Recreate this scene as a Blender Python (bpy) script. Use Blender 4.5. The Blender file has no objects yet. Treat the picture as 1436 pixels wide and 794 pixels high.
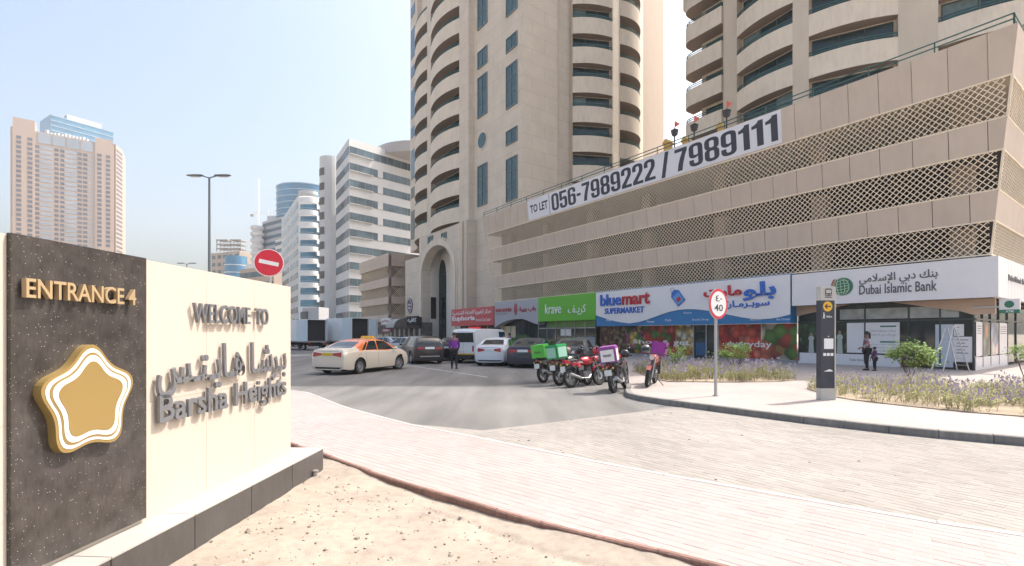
import bpy, bmesh, math, random, unicodedata
from mathutils import Vector, Matrix
from mathutils.bvhtree import BVHTree
from mathutils.geometry import tessellate_polygon
R = math.radians
rnd = random.Random(7)
scene = bpy.context.scene
col = scene.collection

# ------------------------------------------------------------------ camera
cam_d = bpy.data.cameras.new("camera"); cam = bpy.data.objects.new("camera", cam_d)
col.objects.link(cam); scene.camera = cam
cam.location = (0, 0, 1.65); cam.rotation_euler = (R(90), 0, 0)
cam_d.sensor_width = 36; cam_d.lens = 17.185; cam_d.shift_y = 0.0499
cam_d.clip_start = 0.05; cam_d.clip_end = 6000
# ------------------------------------------------------------------ sky, sun, exposure
SUN_AZ, SUN_EL = 63.0, 55.5
w = bpy.data.worlds.new("World"); scene.world = w; w.use_nodes = True
nt = w.node_tree; nt.nodes.clear()
sky = nt.nodes.new('ShaderNodeTexSky'); sky.sky_type = 'NISHITA'; sky.sun_disc = False
sky.sun_elevation = R(SUN_EL); sky.sun_rotation = R(SUN_AZ)
sky.air_density = 1.3; sky.dust_density = 7.0; sky.ozone_density = 1.2; sky.altitude = 0
bg = nt.nodes.new('ShaderNodeBackground'); bg.inputs[1].default_value = 0.15
wo = nt.nodes.new('ShaderNodeOutputWorld')
nt.links.new(sky.outputs[0], bg.inputs[0]); nt.links.new(bg.outputs[0], wo.inputs[0])
sd = bpy.data.lights.new("sun", 'SUN'); sd.energy = 2.9; sd.angle = R(0.53); sd.color = (1, .945, .87)
sun = bpy.data.objects.new("sun", sd); col.objects.link(sun)
sv = Vector((math.sin(R(SUN_AZ))*math.cos(R(SUN_EL)), math.cos(R(SUN_AZ))*math.cos(R(SUN_EL)), math.sin(R(SUN_EL))))
sun.rotation_euler = (-sv).to_track_quat('-Z', 'Y').to_euler(); sun.location = sv*80
scene.view_settings.view_transform = 'Standard'; scene.view_settings.look = 'None'
scene.view_settings.exposure = 1.08; scene.view_settings.gamma = 1
scene.cycles.max_bounces = 6; scene.cycles.diffuse_bounces = 3; scene.cycles.volume_bounces = 0

# ------------------------------------------------------------------ the frame of the big corner block
F, HOR = 685.5, 468.6
P0 = Vector((19.3, 20.4)); U = Vector((-.5823, .8130)); V = Vector((.8130, .5823))
def TT(px, v):                      # facade at depth v: distance t along it seen at column px
    r = (px-718)/F; x0, y0 = P0 + V*v
    return (r*y0-x0)/(U.x-r*U.y)
def FX(px, v): return -TT(px, v)
def FZ(px, py, v):
    t = TT(px, v); return 1.65+(HOR-py)*(P0.y+V.y*v+U.y*t)/F
def SV(px, t):
    r = (px-718)/F; x0, y0 = P0+U*t
    return (r*y0-x0)/(V.x-r*V.y)
def W2(t, v, z=0):
    p = P0+U*t+V*v; return Vector((p.x, p.y, z))
def at(px, py, Y): return Vector(((px-718)/F*Y, Y, 1.65+(HOR-py)/F*Y))
def gnd(px, py, z=0):
    Y = F*(1.65-z)/(py-HOR); return Vector(((px-718)/F*Y, Y, z))

# ------------------------------------------------------------------ materials
MATS = {}
def M(name, c, rough=.6, var=.06, vs=2.0, bump=0., bs=30., metal=0., coat=0., dirt=0., island=0., pos=False, emit=0.):
    if name in MATS: return MATS[name]
    m = bpy.data.materials.new(name); m.use_nodes = True; n = m.node_tree; N = n.nodes; L = n.links
    b = N['Principled BSDF']; b.inputs['Roughness'].default_value = rough; b.inputs['Metallic'].default_value = metal
    if coat: b.inputs['Coat Weight'].default_value = coat; b.inputs['Coat Roughness'].default_value = .04
    if emit:
        b.inputs['Emission Color'].default_value = (*c, 1); b.inputs['Emission Strength'].default_value = emit
    tc = N.new('ShaderNodeTexCoord')
    if pos:
        g = N.new('ShaderNodeNewGeometry'); src = g.outputs['Position']
    else: src = tc.outputs['Object']
    no = N.new('ShaderNodeTexNoise'); no.inputs['Scale'].default_value = vs; no.inputs['Detail'].default_value = 6
    L.new(src, no.inputs['Vector'])
    mr = N.new('ShaderNodeMapRange'); mr.inputs[1].default_value = .3; mr.inputs[2].default_value = .7
    mr.inputs[3].default_value = 1-var; mr.inputs[4].default_value = 1+var
    L.new(no.outputs[0], mr.inputs[0]); fac = mr.outputs[0]
    if dirt:
        n2 = N.new('ShaderNodeTexNoise'); n2.inputs['Scale'].default_value = vs*7; n2.inputs['Detail'].default_value = 8
        mp = N.new('ShaderNodeMapping'); mp.inputs['Scale'].default_value = (1, 1, .25); L.new(src, mp.inputs[0]); L.new(mp.outputs[0], n2.inputs['Vector'])
        m2 = N.new('ShaderNodeMapRange'); m2.inputs[1].default_value = .45; m2.inputs[2].default_value = .75; m2.inputs[3].default_value = 1; m2.inputs[4].default_value = 1-dirt
        L.new(n2.outputs[0], m2.inputs[0]); mu = N.new('ShaderNodeMath'); mu.operation = 'MULTIPLY'
        L.new(fac, mu.inputs[0]); L.new(m2.outputs[0], mu.inputs[1]); fac = mu.outputs[0]
    if island:
        g2 = N.new('ShaderNodeNewGeometry'); oi = N.new('ShaderNodeObjectInfo')
        ad = N.new('ShaderNodeMath'); ad.operation = 'ADD'; L.new(g2.outputs['Random Per Island'], ad.inputs[0]); L.new(oi.outputs['Random'], ad.inputs[1])
        fr = N.new('ShaderNodeMath'); fr.operation = 'FRACT'; L.new(ad.outputs[0], fr.inputs[0])
        m3 = N.new('ShaderNodeMapRange'); m3.inputs[3].default_value = 1-island; m3.inputs[4].default_value = 1+island; L.new(fr.outputs[0], m3.inputs[0])
        mu = N.new('ShaderNodeMath'); mu.operation = 'MULTIPLY'; L.new(fac, mu.inputs[0]); L.new(m3.outputs[0], mu.inputs[1]); fac = mu.outputs[0]
    vm = N.new('ShaderNodeVectorMath'); vm.operation = 'SCALE'; vm.inputs[0].default_value = c; L.new(fac, vm.inputs['Scale'])
    L.new(vm.outputs[0], b.inputs['Base Color'])
    if bump:
        nb = N.new('ShaderNodeTexNoise'); nb.inputs['Scale'].default_value = bs; nb.inputs['Detail'].default_value = 5; L.new(src, nb.inputs['Vector'])
        bp = N.new('ShaderNodeBump'); bp.inputs['Strength'].default_value = bump; bp.inputs['Distance'].default_value = .02
        L.new(nb.outputs[0], bp.inputs['Height']); L.new(bp.outputs[0], b.inputs['Normal'])
    MATS[name] = m; return m

def brickmat(name, c1, c2, cm, bw, bh, ang, mortar=.006, rough=.8, stain=.12, plane='xy', bumpd=.004):
    m = bpy.data.materials.new(name); m.use_nodes = True; n = m.node_tree; N = n.nodes; L = n.links; b = N['Principled BSDF']
    b.inputs['Roughness'].default_value = rough
    g = N.new('ShaderNodeNewGeometry'); mp = N.new('ShaderNodeMapping'); mp.vector_type = 'TEXTURE'; mp.inputs['Rotation'].default_value = (0, 0, ang)
    L.new(g.outputs['Position'], mp.inputs[0]); vec = mp.outputs[0]
    if plane == 'xz':
        sp = N.new('ShaderNodeSeparateXYZ'); cb = N.new('ShaderNodeCombineXYZ'); L.new(vec, sp.inputs[0]); L.new(sp.outputs[0], cb.inputs[0]); L.new(sp.outputs[2], cb.inputs[1]); vec = cb.outputs[0]
    br = N.new('ShaderNodeTexBrick'); br.inputs['Scale'].default_value = 1; br.inputs['Brick Width'].default_value = bw; br.inputs['Row Height'].default_value = bh
    br.inputs['Mortar Size'].default_value = mortar; br.inputs['Mortar Smooth'].default_value = .2
    for k, cc in (('Color1', c1), ('Color2', c2), ('Mortar', cm)): br.inputs[k].default_value = (*cc, 1)
    L.new(vec, br.inputs['Vector'])
    no = N.new('ShaderNodeTexNoise'); no.inputs['Scale'].default_value = .45; no.inputs['Detail'].default_value = 9; no.inputs['Roughness'].default_value = .65; L.new(g.outputs['Position'], no.inputs['Vector'])
    mr = N.new('ShaderNodeMapRange'); mr.inputs[1].default_value = .3; mr.inputs[2].default_value = .7; mr.inputs[3].default_value = 1-stain; mr.inputs[4].default_value = 1+stain*.5; L.new(no.outputs[0], mr.inputs[0])
    vm = N.new('ShaderNodeVectorMath'); vm.operation = 'SCALE'; L.new(br.outputs[0], vm.inputs[0]); L.new(mr.outputs[0], vm.inputs['Scale']); L.new(vm.outputs[0], b.inputs['Base Color'])
    bp = N.new('ShaderNodeBump'); bp.invert = True; bp.inputs['Distance'].default_value = bumpd; L.new(br.outputs['Fac'], bp.inputs['Height']); L.new(bp.outputs[0], b.inputs['Normal'])
    MATS[name] = m; return m

def printmat(name, pal, scale, seed=0., rnds=1.):        # a printed picture: cells of colour, flat print only
    m = bpy.data.materials.new(name); m.use_nodes = True; n = m.node_tree; N = n.nodes; L = n.links; b = N['Principled BSDF']
    b.inputs['Roughness'].default_value = .35
    tc = N.new('ShaderNodeTexCoord'); mp = N.new('ShaderNodeMapping'); mp.inputs['Location'].default_value = (seed, 0, seed*.7); L.new(tc.outputs['Object'], mp.inputs[0])
    vo = N.new('ShaderNodeTexVoronoi'); vo.inputs['Scale'].default_value = scale; vo.inputs['Randomness'].default_value = rnds; L.new(mp.outputs[0], vo.inputs['Vector'])
    sp = N.new('ShaderNodeSeparateColor'); L.new(vo.outputs['Color'], sp.inputs[0])
    cr = N.new('ShaderNodeValToRGB'); cr.color_ramp.interpolation = 'CONSTANT'
    e = cr.color_ramp.elements
    while len(e) < len(pal): e.new(.5)
    for i, c in enumerate(pal): e[i].position = i/len(pal); e[i].color = (*c, 1)
    L.new(sp.outputs[0], cr.inputs[0])
    mr = N.new('ShaderNodeMapRange'); mr.inputs[1].default_value = .0; mr.inputs[2].default_value = .75; mr.inputs[3].default_value = 1.25; mr.inputs[4].default_value = .35
    L.new(vo.outputs['Distance'], mr.inputs[0]); vm = N.new('ShaderNodeVectorMath'); vm.operation = 'SCALE'
    L.new(cr.outputs[0], vm.inputs[0]); L.new(mr.outputs[0], vm.inputs['Scale']); L.new(vm.outputs[0], b.inputs['Base Color'])
    MATS[name] = m; return m

m_clad = M('beige_cladding', (.575, .495, .40), .7, .05, .4, .15, 40, dirt=.05, pos=True)
m_panel = M('podium_panel', (.555, .455, .37), .65, .05, .5, .1, 30, island=.035, dirt=.07)
m_clad2 = brickmat('jointed_cladding', (.64, .56, .465), (.61, .535, .44), (.45, .39, .32), 3.4, 1.45, R(-54.39), .02, .7, .12, 'xz')
m_clad3 = brickmat('jointed_cladding_side', (.65, .57, .475), (.62, .545, .45), (.47, .41, .34), 3.2, 1.45, R(35.6), .02, .7, .12, 'xz')
m_sunlit = brickmat('sunlit_cladding', (.28, .215, .16), (.27, .207, .155), (.23, .175, .13), 3.2, 1.45, R(35.6), .02, .7, .06, 'xz')  # warm tone of sunlight put into the rear wing's colour
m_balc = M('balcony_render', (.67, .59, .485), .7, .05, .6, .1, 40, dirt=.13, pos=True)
m_shaded = M('shaded_render', (.24, .18, .14), .8, .05)  # darkened to paint shade under balconies and behind the lattice
m_lat = M('lattice_cream', (.80, .68, .52), .6, .05)
m_rail = M('green_rail', (.03, .10, .09), .4, .05, metal=.3)
m_darkglass = M('teal_glass', (.008, .025, .028), .09, .25, .6, pos=True)
m_glass2 = M('blue_teal_glass', (.03, .085, .10), .12, .2, .5, pos=True)
m_blind = M('window_blind', (.12, .17, .17), .15, .2, 3)
m_frame = M('dark_frame', (.03, .045, .045), .4)
m_white = M('white_paint', (.78, .78, .78), .5, .03)
m_signwhite = M('sign_white', (.74, .72, .73), .35, .02)
m_black = M('black_plastic', (.015, .015, .017), .5)
m_dark = M('interior_shade', (.03, .028, .028), .8)  # near-black colour paints the shade inside the car park and truck
m_conc = M('grey_concrete', (.34, .32, .30), .85, .08, 1.5, .3, 60, pos=True)
m_steel = M('galvanised_steel', (.42, .43, .44), .4, .05, metal=.6)

# ------------------------------------------------------------------ mesh builder
class MB:
    def __init__(s): s.v = []; s.f = []
    def add(s, vs, fs):
        o = len(s.v); s.v += [tuple(v) for v in vs]; s.f += [tuple(i+o for i in f) for f in fs]; return s
    def box(s, x0, x1, y0, y1, z0, z1, rot=0, about=None):
        vs = [Vector(p) for p in ((x0,y0,z0),(x1,y0,z0),(x1,y1,z0),(x0,y1,z0),(x0,y0,z1),(x1,y0,z1),(x1,y1,z1),(x0,y1,z1))]
        if rot:
            c = about or Vector(((x0+x1)/2, (y0+y1)/2, 0)); m = Matrix.Rotation(rot, 3, 'Z'); vs = [m@(p-c)+c for p in vs]
        return s.add(vs, [(0,3,2,1),(4,5,6,7),(0,1,5,4),(1,2,6,5),(2,3,7,6),(3,0,4,7)])
    def hexa(s, b, t):               # 4 bottom and 4 top points
        return s.add(list(b)+list(t), [(0,3,2,1),(4,5,6,7),(0,1,5,4),(1,2,6,5),(2,3,7,6),(3,0,4,7)])
    def prism(s, poly, z0, z1, cap=True):      # polygon in xy
        n = len(poly); vs = [(p[0], p[1], z0) for p in poly]+[(p[0], p[1], z1) for p in poly]
        fs = [(i, (i+1) % n, (i+1) % n+n, i+n) for i in range(n)]
        if cap:
            tr = tessellate_polygon([[Vector((p[0], p[1], 0)) for p in poly]])
            ar = sum(poly[i][0]*poly[(i+1)%n][1]-poly[(i+1)%n][0]*poly[i][1] for i in range(n))
            if ar < 0: fs = [f[::-1] for f in fs]
            for a, b, c in tr:
                k = (poly[b][0]-poly[a][0])*(poly[c][1]-poly[a][1])-(poly[c][0]-poly[a][0])*(poly[b][1]-poly[a][1])
                if k < 0: b, c = c, b
                fs.append((a+n, b+n, c+n)); fs.append((a, c, b))
        return s.add(vs, fs)
    def plate(s, poly, y0, y1):      # polygon in xz, front at y0 (smaller y)
        q = MB(); q.prism([(p[0], p[1]) for p in poly], -y1, -y0)
        return s.add([(v[0], -v[2], v[1]) for v in q.v], q.f)
    def tube(s, a, b, r, n=6, r2=None):
        a = Vector(a); b = Vector(b); r2 = r if r2 is None else r2; d = (b-a)
        if d.length < 1e-6: return s
        d.normalize(); u = d.orthogonal().normalized(); v = d.cross(u)
        vs = [a+(u*math.cos(k*2*math.pi/n)+v*math.sin(k*2*math.pi/n))*r for k in range(n)]+[b+(u*math.cos(k*2*math.pi/n)+v*math.sin(k*2*math.pi/n))*r2 for k in range(n)]
        return s.add(vs, [(i, (i+1) % n, (i+1) % n+n, i+n) for i in range(n)]+[tuple(range(n))[::-1], tuple(range(n, 2*n))])
    def path(s, pts, r, n=6):
        for a, b in zip(pts, pts[1:]): s.tube(a, b, r, n)
        return s
    def lathe(s, prof, c=(0,0,0), axis='z', n=16):    # prof: (radius, height)
        vs = []; m = len(prof)
        for k in range(n):
            a = 2*math.pi*k/n
            for r, h in prof:
                p = (r*math.cos(a), r*math.sin(a), h)
                if axis == 'y': p = (p[0], p[2], -p[1])
                if axis == 'x': p = (p[2], p[0], p[1])
                vs.append((p[0]+c[0], p[1]+c[1], p[2]+c[2]))
        fs = [(k*m+j, ((k+1) % n)*m+j, ((k+1) % n)*m+j+1, k*m+j+1) for k in range(n) for j in range(m-1)]
        return s.add(vs, fs)
    def ball(s, c, r, n=10, k=6, sz=1.):
        return s.lathe([(max(r*math.sin(math.pi*j/k), 1e-4), -r*sz*math.cos(math.pi*j/k)) for j in range(k+1)], c, 'z', n)
    def xf(s, m):
        s.v = [tuple(m@Vector(v)) for v in s.v]; return s

def mesh(name, mb, mats, smooth=False, ang=35):
    me = bpy.data.meshes.new(name); me.from_pydata(mb.v, [], mb.f); me.update()
    bm = bmesh.new(); bm.from_mesh(me); bmesh.ops.recalc_face_normals(bm, faces=bm.faces) if getattr(mb, 'fix', False) else None
    bm.to_mesh(me); bm.free()
    for m in (mats if isinstance(mats, (list, tuple)) else [mats]): me.materials.append(m)
    if smooth:
        me.polygons.foreach_set('use_smooth', [True]*len(me.polygons)); me.set_sharp_from_angle(angle=R(ang))
    return me
def link(o, parent=None):
    col.objects.link(o)
    if parent is not None: o.parent = parent
    return o
def obj(name, mb, mat, parent=None, smooth=False, ang=35, stuff=False):
    o = link(bpy.data.objects.new(name, mb if isinstance(mb, bpy.types.Mesh) else mesh(name, mb, mat, smooth, ang)), parent)
    if stuff: o['kind'] = 'stuff'
    return o
def tag(o, label=None, cat=None, group=None, kind=None):
    if label: o['label'] = label
    if cat: o['category'] = cat
    if group: o['group'] = group
    if kind: o['kind'] = kind
    return o
def thing(name, label, cat, loc=(0,0,0), rz=0, group=None):
    o = bpy.data.objects.new(name, None); o.empty_display_size = .2; link(o); o.location = loc; o.rotation_euler = (0,0,rz)
    return tag(o, label, cat, group)
def copy_tree(o, parent=None):
    c = o.copy(); col.objects.link(c)
    if parent is not None: c.parent = parent
    for ch in list(o.children): copy_tree(ch, c)
    return c
def inv(root):                     # world -> root frame
    return (Matrix.Translation(root.location) @ Matrix.Rotation(root.rotation_euler.z, 4, 'Z')).inverted()

# ------------------------------------------------------------------ lettering
FORMS = {}
for cp in range(0xFE80, 0xFEFD):
    d = unicodedata.decomposition(chr(cp)).split()
    if len(d) >= 2: FORMS.setdefault(''.join(chr(int(x, 16)) for x in d[1:]), {})[d[0].strip('<>')] = chr(cp)
def arabic(s):
    out = []; i = 0; prev = False
    def nxt(j): return j < len(s) and (s[j] in FORMS or s[j] == 'ـ')
    while i < len(s):
        ch = s[i]; k = 1
        if s[i:i+2] in FORMS and ch == 'ل': ch = s[i:i+2]; k = 2
        if ch == 'ـ': out.append(ch); prev = True; i += 1; continue
        f = FORMS.get(ch)
        if not f: out.append(ch); prev = False; i += 1; continue
        n = nxt(i+k) and 'initial' in f
        if n and i+k < len(s) and s[i+k] != 'ـ' and 'final' not in FORMS.get(s[i+k], {}): n = False
        out.append(f.get('medial') if prev and n else f['initial'] if n else f.get('final', f.get('isolated')) if prev else f['isolated'])
        prev = n; i += k
    return ''.join(out[::-1])
def text_mb(s, x0, x1, z0, z1, y=0, depth=.004, bold=0., res=2, shear=0.):
    if any('\u0600' <= ch <= '\u06ff' for ch in s): s = arabic(s)
    c = bpy.data.curves.new('lettering', 'FONT'); c.body = s; c.resolution_u = res; c.extrude = .1; c.offset = bold; c.shear = shear
    o = bpy.data.objects.new('lettering', c); col.objects.link(o)
    dg = bpy.context.evaluated_depsgraph_get(); me = bpy.data.meshes.new_from_object(o.evaluated_get(dg))
    vs = [tuple(v.co) for v in me.vertices]; fs = [tuple(p.vertices) for p in me.polygons]
    bpy.data.objects.remove(o); bpy.data.curves.remove(c); bpy.data.meshes.remove(me)
    ax = min(v[0] for v in vs); bx = max(v[0] for v in vs); ay = min(v[1] for v in vs); by = max(v[1] for v in vs)
    mb = MB(); mb.add([(x0+(v[0]-ax)/(bx-ax)*(x1-x0), y-depth/2-(v[2]/.1)*depth/2, z0+(v[1]-ay)/(by-ay)*(z1-z0)) for v in vs], fs)
    return mb
def text(name, s, x0, x1, z0, z1, y, mat, parent, depth=.004, bold=0., res=2, shear=0., label=None):
    o = obj(name, text_mb(s, x0, x1, z0, z1, y, depth, bold, res, shear), mat, parent)
    if label: o['label'] = label
    return o

# ================================================================== GROUND
def sheet(name, poly, z, mat, thick=0.0):
    mb = MB()
    if thick: mb.prism(poly, z-thick, z)
    else:
        tr = tessellate_polygon([[Vector((p[0], p[1], 0)) for p in poly]]); fs = []
        for a, b, c in tr:
            k = (poly[b][0]-poly[a][0])*(poly[c][1]-poly[a][1])-(poly[c][0]-poly[a][0])*(poly[b][1]-poly[a][1])
            fs.append((a, b, c) if k > 0 else (a, c, b))
        mb.add([(p[0], p[1], z) for p in poly], fs)
    o = obj(name, mb, mat); o['kind'] = 'structure'; return o
m_ground = M('sandy_ground', (.42, .36, .28), .95, .15, .05, pos=True)
sheet('ground', [(-2500,-200),(2500,-200),(2500,4000),(-2500,4000)], -.16, m_ground)

def asphalt():
    m = M('asphalt', (.185, .178, .170), .85, .10, .35, .5, 120, pos=True); n = m.node_tree; N = n.nodes; L = n.links
    b = N['Principled BSDF']; src = b.inputs['Base Color'].links[0].from_socket
    g = N.new('ShaderNodeNewGeometry'); mp = N.new('ShaderNodeMapping'); mp.inputs['Rotation'].default_value = (0,0,R(35)); mp.inputs['Scale'].default_value = (.9,.12,1); L.new(g.outputs['Position'], mp.inputs[0])
    no = N.new('ShaderNodeTexNoise'); no.inputs['Scale'].default_value = 1.3; no.inputs['Detail'].default_value = 7; L.new(mp.outputs[0], no.inputs['Vector'])
    sp = N.new('ShaderNodeTexNoise'); sp.inputs['Scale'].default_value = 260; sp.inputs['Detail'].default_value = 2; L.new(g.outputs['Position'], sp.inputs['Vector'])
    r1 = N.new('ShaderNodeMapRange'); r1.inputs[1].default_value = .35; r1.inputs[2].default_value = .7; r1.inputs[3].default_value = 1.1; r1.inputs[4].default_value = .64; L.new(no.outputs[0], r1.inputs[0])
    r2 = N.new('ShaderNodeMapRange'); r2.inputs[1].default_value = .35; r2.inputs[2].default_value = .65; r2.inputs[3].default_value = .75; r2.inputs[4].default_value = 1.25; L.new(sp.outputs[0], r2.inputs[0])
    mu = N.new('ShaderNodeMath'); mu.operation = 'MULTIPLY'; L.new(r1.outputs[0], mu.inputs[0]); L.new(r2.outputs[0], mu.inputs[1])
    vm = N.new('ShaderNodeVectorMath'); vm.operation = 'SCALE'; L.new(src, vm.inputs[0]); L.new(mu.outputs[0], vm.inputs['Scale']); L.new(vm.outputs[0], b.inputs['Base Color'])
    return m
RED = [(-60, 58), (-30, 31), (-8, 11.6), (-5.2, 9.05), (-3.29, 7.34), (-2.74, 6.88), (-1.47, 5.66), (-.1, 4.56), (.48, 4.12), (1.01, 3.81), (1.49, 3.48), (4, 1.7), (9, -1.8)]
WALK = [(-60, 64), (-30, 34.5), (-8.5, 15.4), (-7.2, 14.7), (-6.5, 14.35), (-5.7, 13.75), (-3.69, 10.94), (-1.88, 8.95), (-.7, 7.94), (1.57, 5.91), (2.72, 5.06), (3.56, 4.39), (4.21, 4.02), (6.5, 2.7), (12, -1.8)]
sheet('road', [(-160, 160)]+RED+[(60, -1.8), (60, 160)], 0, asphalt(), .1)
# paved part of the road
ANG_W = math.atan2(-.635, .772); ANG_R = math.atan2(-.80, .60)
C_P1, C_P2, C_PM = (.365, .305, .288), (.39, .335, .318), (.335, .28, .262)
C_R1, C_R2, C_RM = (.28, .257, .232), (.30, .277, .253), (.25, .23, .208)
m_walk = brickmat('pink_paver_field', C_P1, C_P2, C_PM, .2, .1, ANG_W, .004, .85, .10)
m_roadp = brickmat('beige_paver_field', C_R1, C_R2, C_RM, .2, .1, ANG_R, .005, .85, .24)
m_isl = brickmat('island_paver_field', (.37, .32, .295), (.41, .36, .335), (.29, .25, .235), .2, .1, ANG_W, .005, .85, .14)
sheet('paved_road', WALK[7:]+[(60, -1.8), (60, 12), (12, 12), (5.4, 11.6), (3.6, 10.95), (2.76, 10.39), (.39, 8.88), (-.5, 8.35)], .0062, m_roadp)
sheet('footpath', RED[1:]+WALK[1:][::-1], .0103, m_walk)

def inside(p, poly):
    r = False; n = len(poly)
    for i in range(n):
        a = poly[i]; b = poly[(i+1) % n]
        if (a[1] > p[1]) != (b[1] > p[1]) and p[0] < (b[0]-a[0])*(p[1]-a[1])/(b[1]-a[1])+a[0]: r = not r
    return r
def brick_mesh(L_, W_, h, bev=.004):
    mb = MB(); x, y = L_/2, W_/2
    mb.add([(-x,-y,0),(x,-y,0),(x,y,0),(-x,y,0),(-x+bev,-y+bev,h),(x-bev,-y+bev,h),(x-bev,y-bev,h),(-x+bev,y-bev,h)], [(4,5,6,7),(0,1,5,4),(1,2,6,5),(2,3,7,6),(3,0,4,7)])
    return mb
def pave(parentname, poly, ang, z, h, mat, xr, yr, maxd, nm='paver', bw=.2, bh=.1, gap=.0035, n_single=300):
    parent = bpy.data.objects[parentname]
    c, s = math.cos(ang), math.sin(ang); cells = []
    lim = int(max(abs(xr[0]), abs(xr[1]), abs(yr[0]), abs(yr[1]))*1.5/bh)
    for j in range(-lim, lim):
        for i in range(-lim//2, lim//2):
            lx = i*bw+(bw/2 if j % 2 else 0)+bw/2; ly = j*bh+bh/2
            x, y = lx*c-ly*s, lx*s+ly*c
            if not (xr[0] < x < xr[1] and yr[0] < y < yr[1]) or abs(x) > 1.09*y+.2: continue
            if math.hypot(x, y) > maxd or not inside((x, y), poly): continue
            hx, hy = (bw-gap)/2, (bh-gap)/2; ok = True
            for dx, dy in ((hx,hy),(hx,-hy),(-hx,hy),(-hx,-hy)):
                if not inside((x+dx*c-dy*s, y+dx*s+dy*c), poly): ok = False; break
            if ok: cells.append((x, y))
    cells.sort(key=lambda p: p[0]**2*.6+p[1]**2)
    base = brick_mesh(bw-gap, bh-gap, h); me = mesh(nm, base, mat)
    for x, y in cells[:n_single]:
        o = bpy.data.objects.new(nm, me); link(o, parent); o.location = (x, y, z+rnd.uniform(-.0012, .0012)); o.rotation_euler = (rnd.gauss(0,.006), rnd.gauss(0,.004), ang+rnd.gauss(0,.004))
    mb = MB()
    for x, y in cells[n_single:]:
        m = Matrix.Translation((x, y, z+rnd.uniform(-.0012, .0012))) @ Matrix.Rotation(ang+rnd.gauss(0,.004), 4, 'Z') @ Matrix.Rotation(rnd.gauss(0,.006), 4, 'X')
        mb.add([m@Vector(v) for v in base.v], base.f)
    o = obj('paver_field', mb, mat, parent, stuff=True)
def pavercol(name, c, isl=.05, var=.05): return M(name, c, .85, var, .4, .35, 90, dirt=.05, island=isl, pos=True)
WALKP = RED[3:]+WALK[3:][::-1]
pave('footpath', WALKP, ANG_W, .0055, .006, pavercol('pink_paver', (.365, .305, .29)), (-4.2, 7.5), (2.2, 11.5), 10)
ROADP = WALK[7:]+[(12, 2), (12, 7), (8.4, 6.6), (7.5, 7.12), (6.45, 7.8), (5.4, 8.8), (4.2, 10.3), (3.2, 10.5), (2.76, 10.39), (.39, 8.88), (-.5, 8.35)]
pave('paved_road', ROADP, ANG_R, .0, .0075, pavercol('beige_paver', (.285, .262, .238), .09, .17), (-.7, 11), (3.2, 11), 11.5)

def stones_along(parentname, pts, seg, wdt, z0, z1, mat, nm, side=1, gap=.008, lim=(None, None), wob=0.):
    parent = bpy.data.objects.get(parentname); d = 0; carry = []
    pp = [Vector(p) for p in pts]; L = [0]
    for a, b in zip(pp, pp[1:]): L.append(L[-1]+(b-a).length)
    def P(s):
        for i in range(len(L)-1):
            if s <= L[i+1] or i == len(L)-2:
                k = (s-L[i])/(L[i+1]-L[i]); return pp[i].lerp(pp[i+1], k), (pp[i+1]-pp[i]).normalized()
    n = int(L[-1]/seg)
    for i in range(n):
        a, da = P(i*L[-1]/n); b, db = P((i+1)*L[-1]/n); d = (b-a).normalized(); nrm = Vector((-d.y, d.x))*side
        a2 = a+d*gap/2; b2 = b-d*gap/2; zz = z1+rnd.uniform(-wob, wob)
        na = Vector((-da.y, da.x))*side; nb = Vector((-db.y, db.x))*side
        na = (na+nrm).normalized(); nb = (nb+nrm).normalized()
        a3 = a2+na*wdt; b3 = b2+nb*wdt; e = .012
        mb = MB(); mid = (a2+b2+a3+b3)/4
        def v(p, z): return (p.x-mid.x, p.y-mid.y, z)
        q = [a2, b2, b3, a3] if side > 0 else [a3, b3, b2, a2]
        top = [p+(mid-p)*0 for p in q]
        ins = [a2+na*e, b2+nb*e, b3-nb*e, a3-na*e]; ins = ins if side > 0 else [ins[3], ins[2], ins[1], ins[0]]
        mb.add([v(p, z0) for p in q]+[v(p, zz-e) for p in q]+[v(p, zz) for p in ins],
               [(0,1,5,4),(1,2,6,5),(2,3,7,6),(3,0,4,7),(4,5,9,8),(5,6,10,9),(6,7,11,10),(7,4,8,11),(8,9,10,11)])
        o = obj(nm, mb, mat, parent); o.location = (mid.x, mid.y, 0)
m_red = M('red_edging', (.25, .145, .115), .85, .18, 3, .5, 60, dirt=.25, island=.1, pos=True)
m_kerb = M('kerb_concrete', (.22, .21, .195), .85, .12, 2, .4, 60, dirt=.25, island=.08, pos=True)  # grey lowered so the colour carries the shade of the kerb face
m_edge = M('pale_edging', (.41, .38, .36), .85, .06, 3, .2, 60, island=.05, pos=True)
stones_along('footpath', RED[2:12], .5, .06, -.14, .022, m_red, 'edging_stone', -1, .006, wob=.006)
stones_along('footpath', WALK[3:14], .8, .10, -.05, .018, m_edge, 'kerb_stone', -1, .006)

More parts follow.
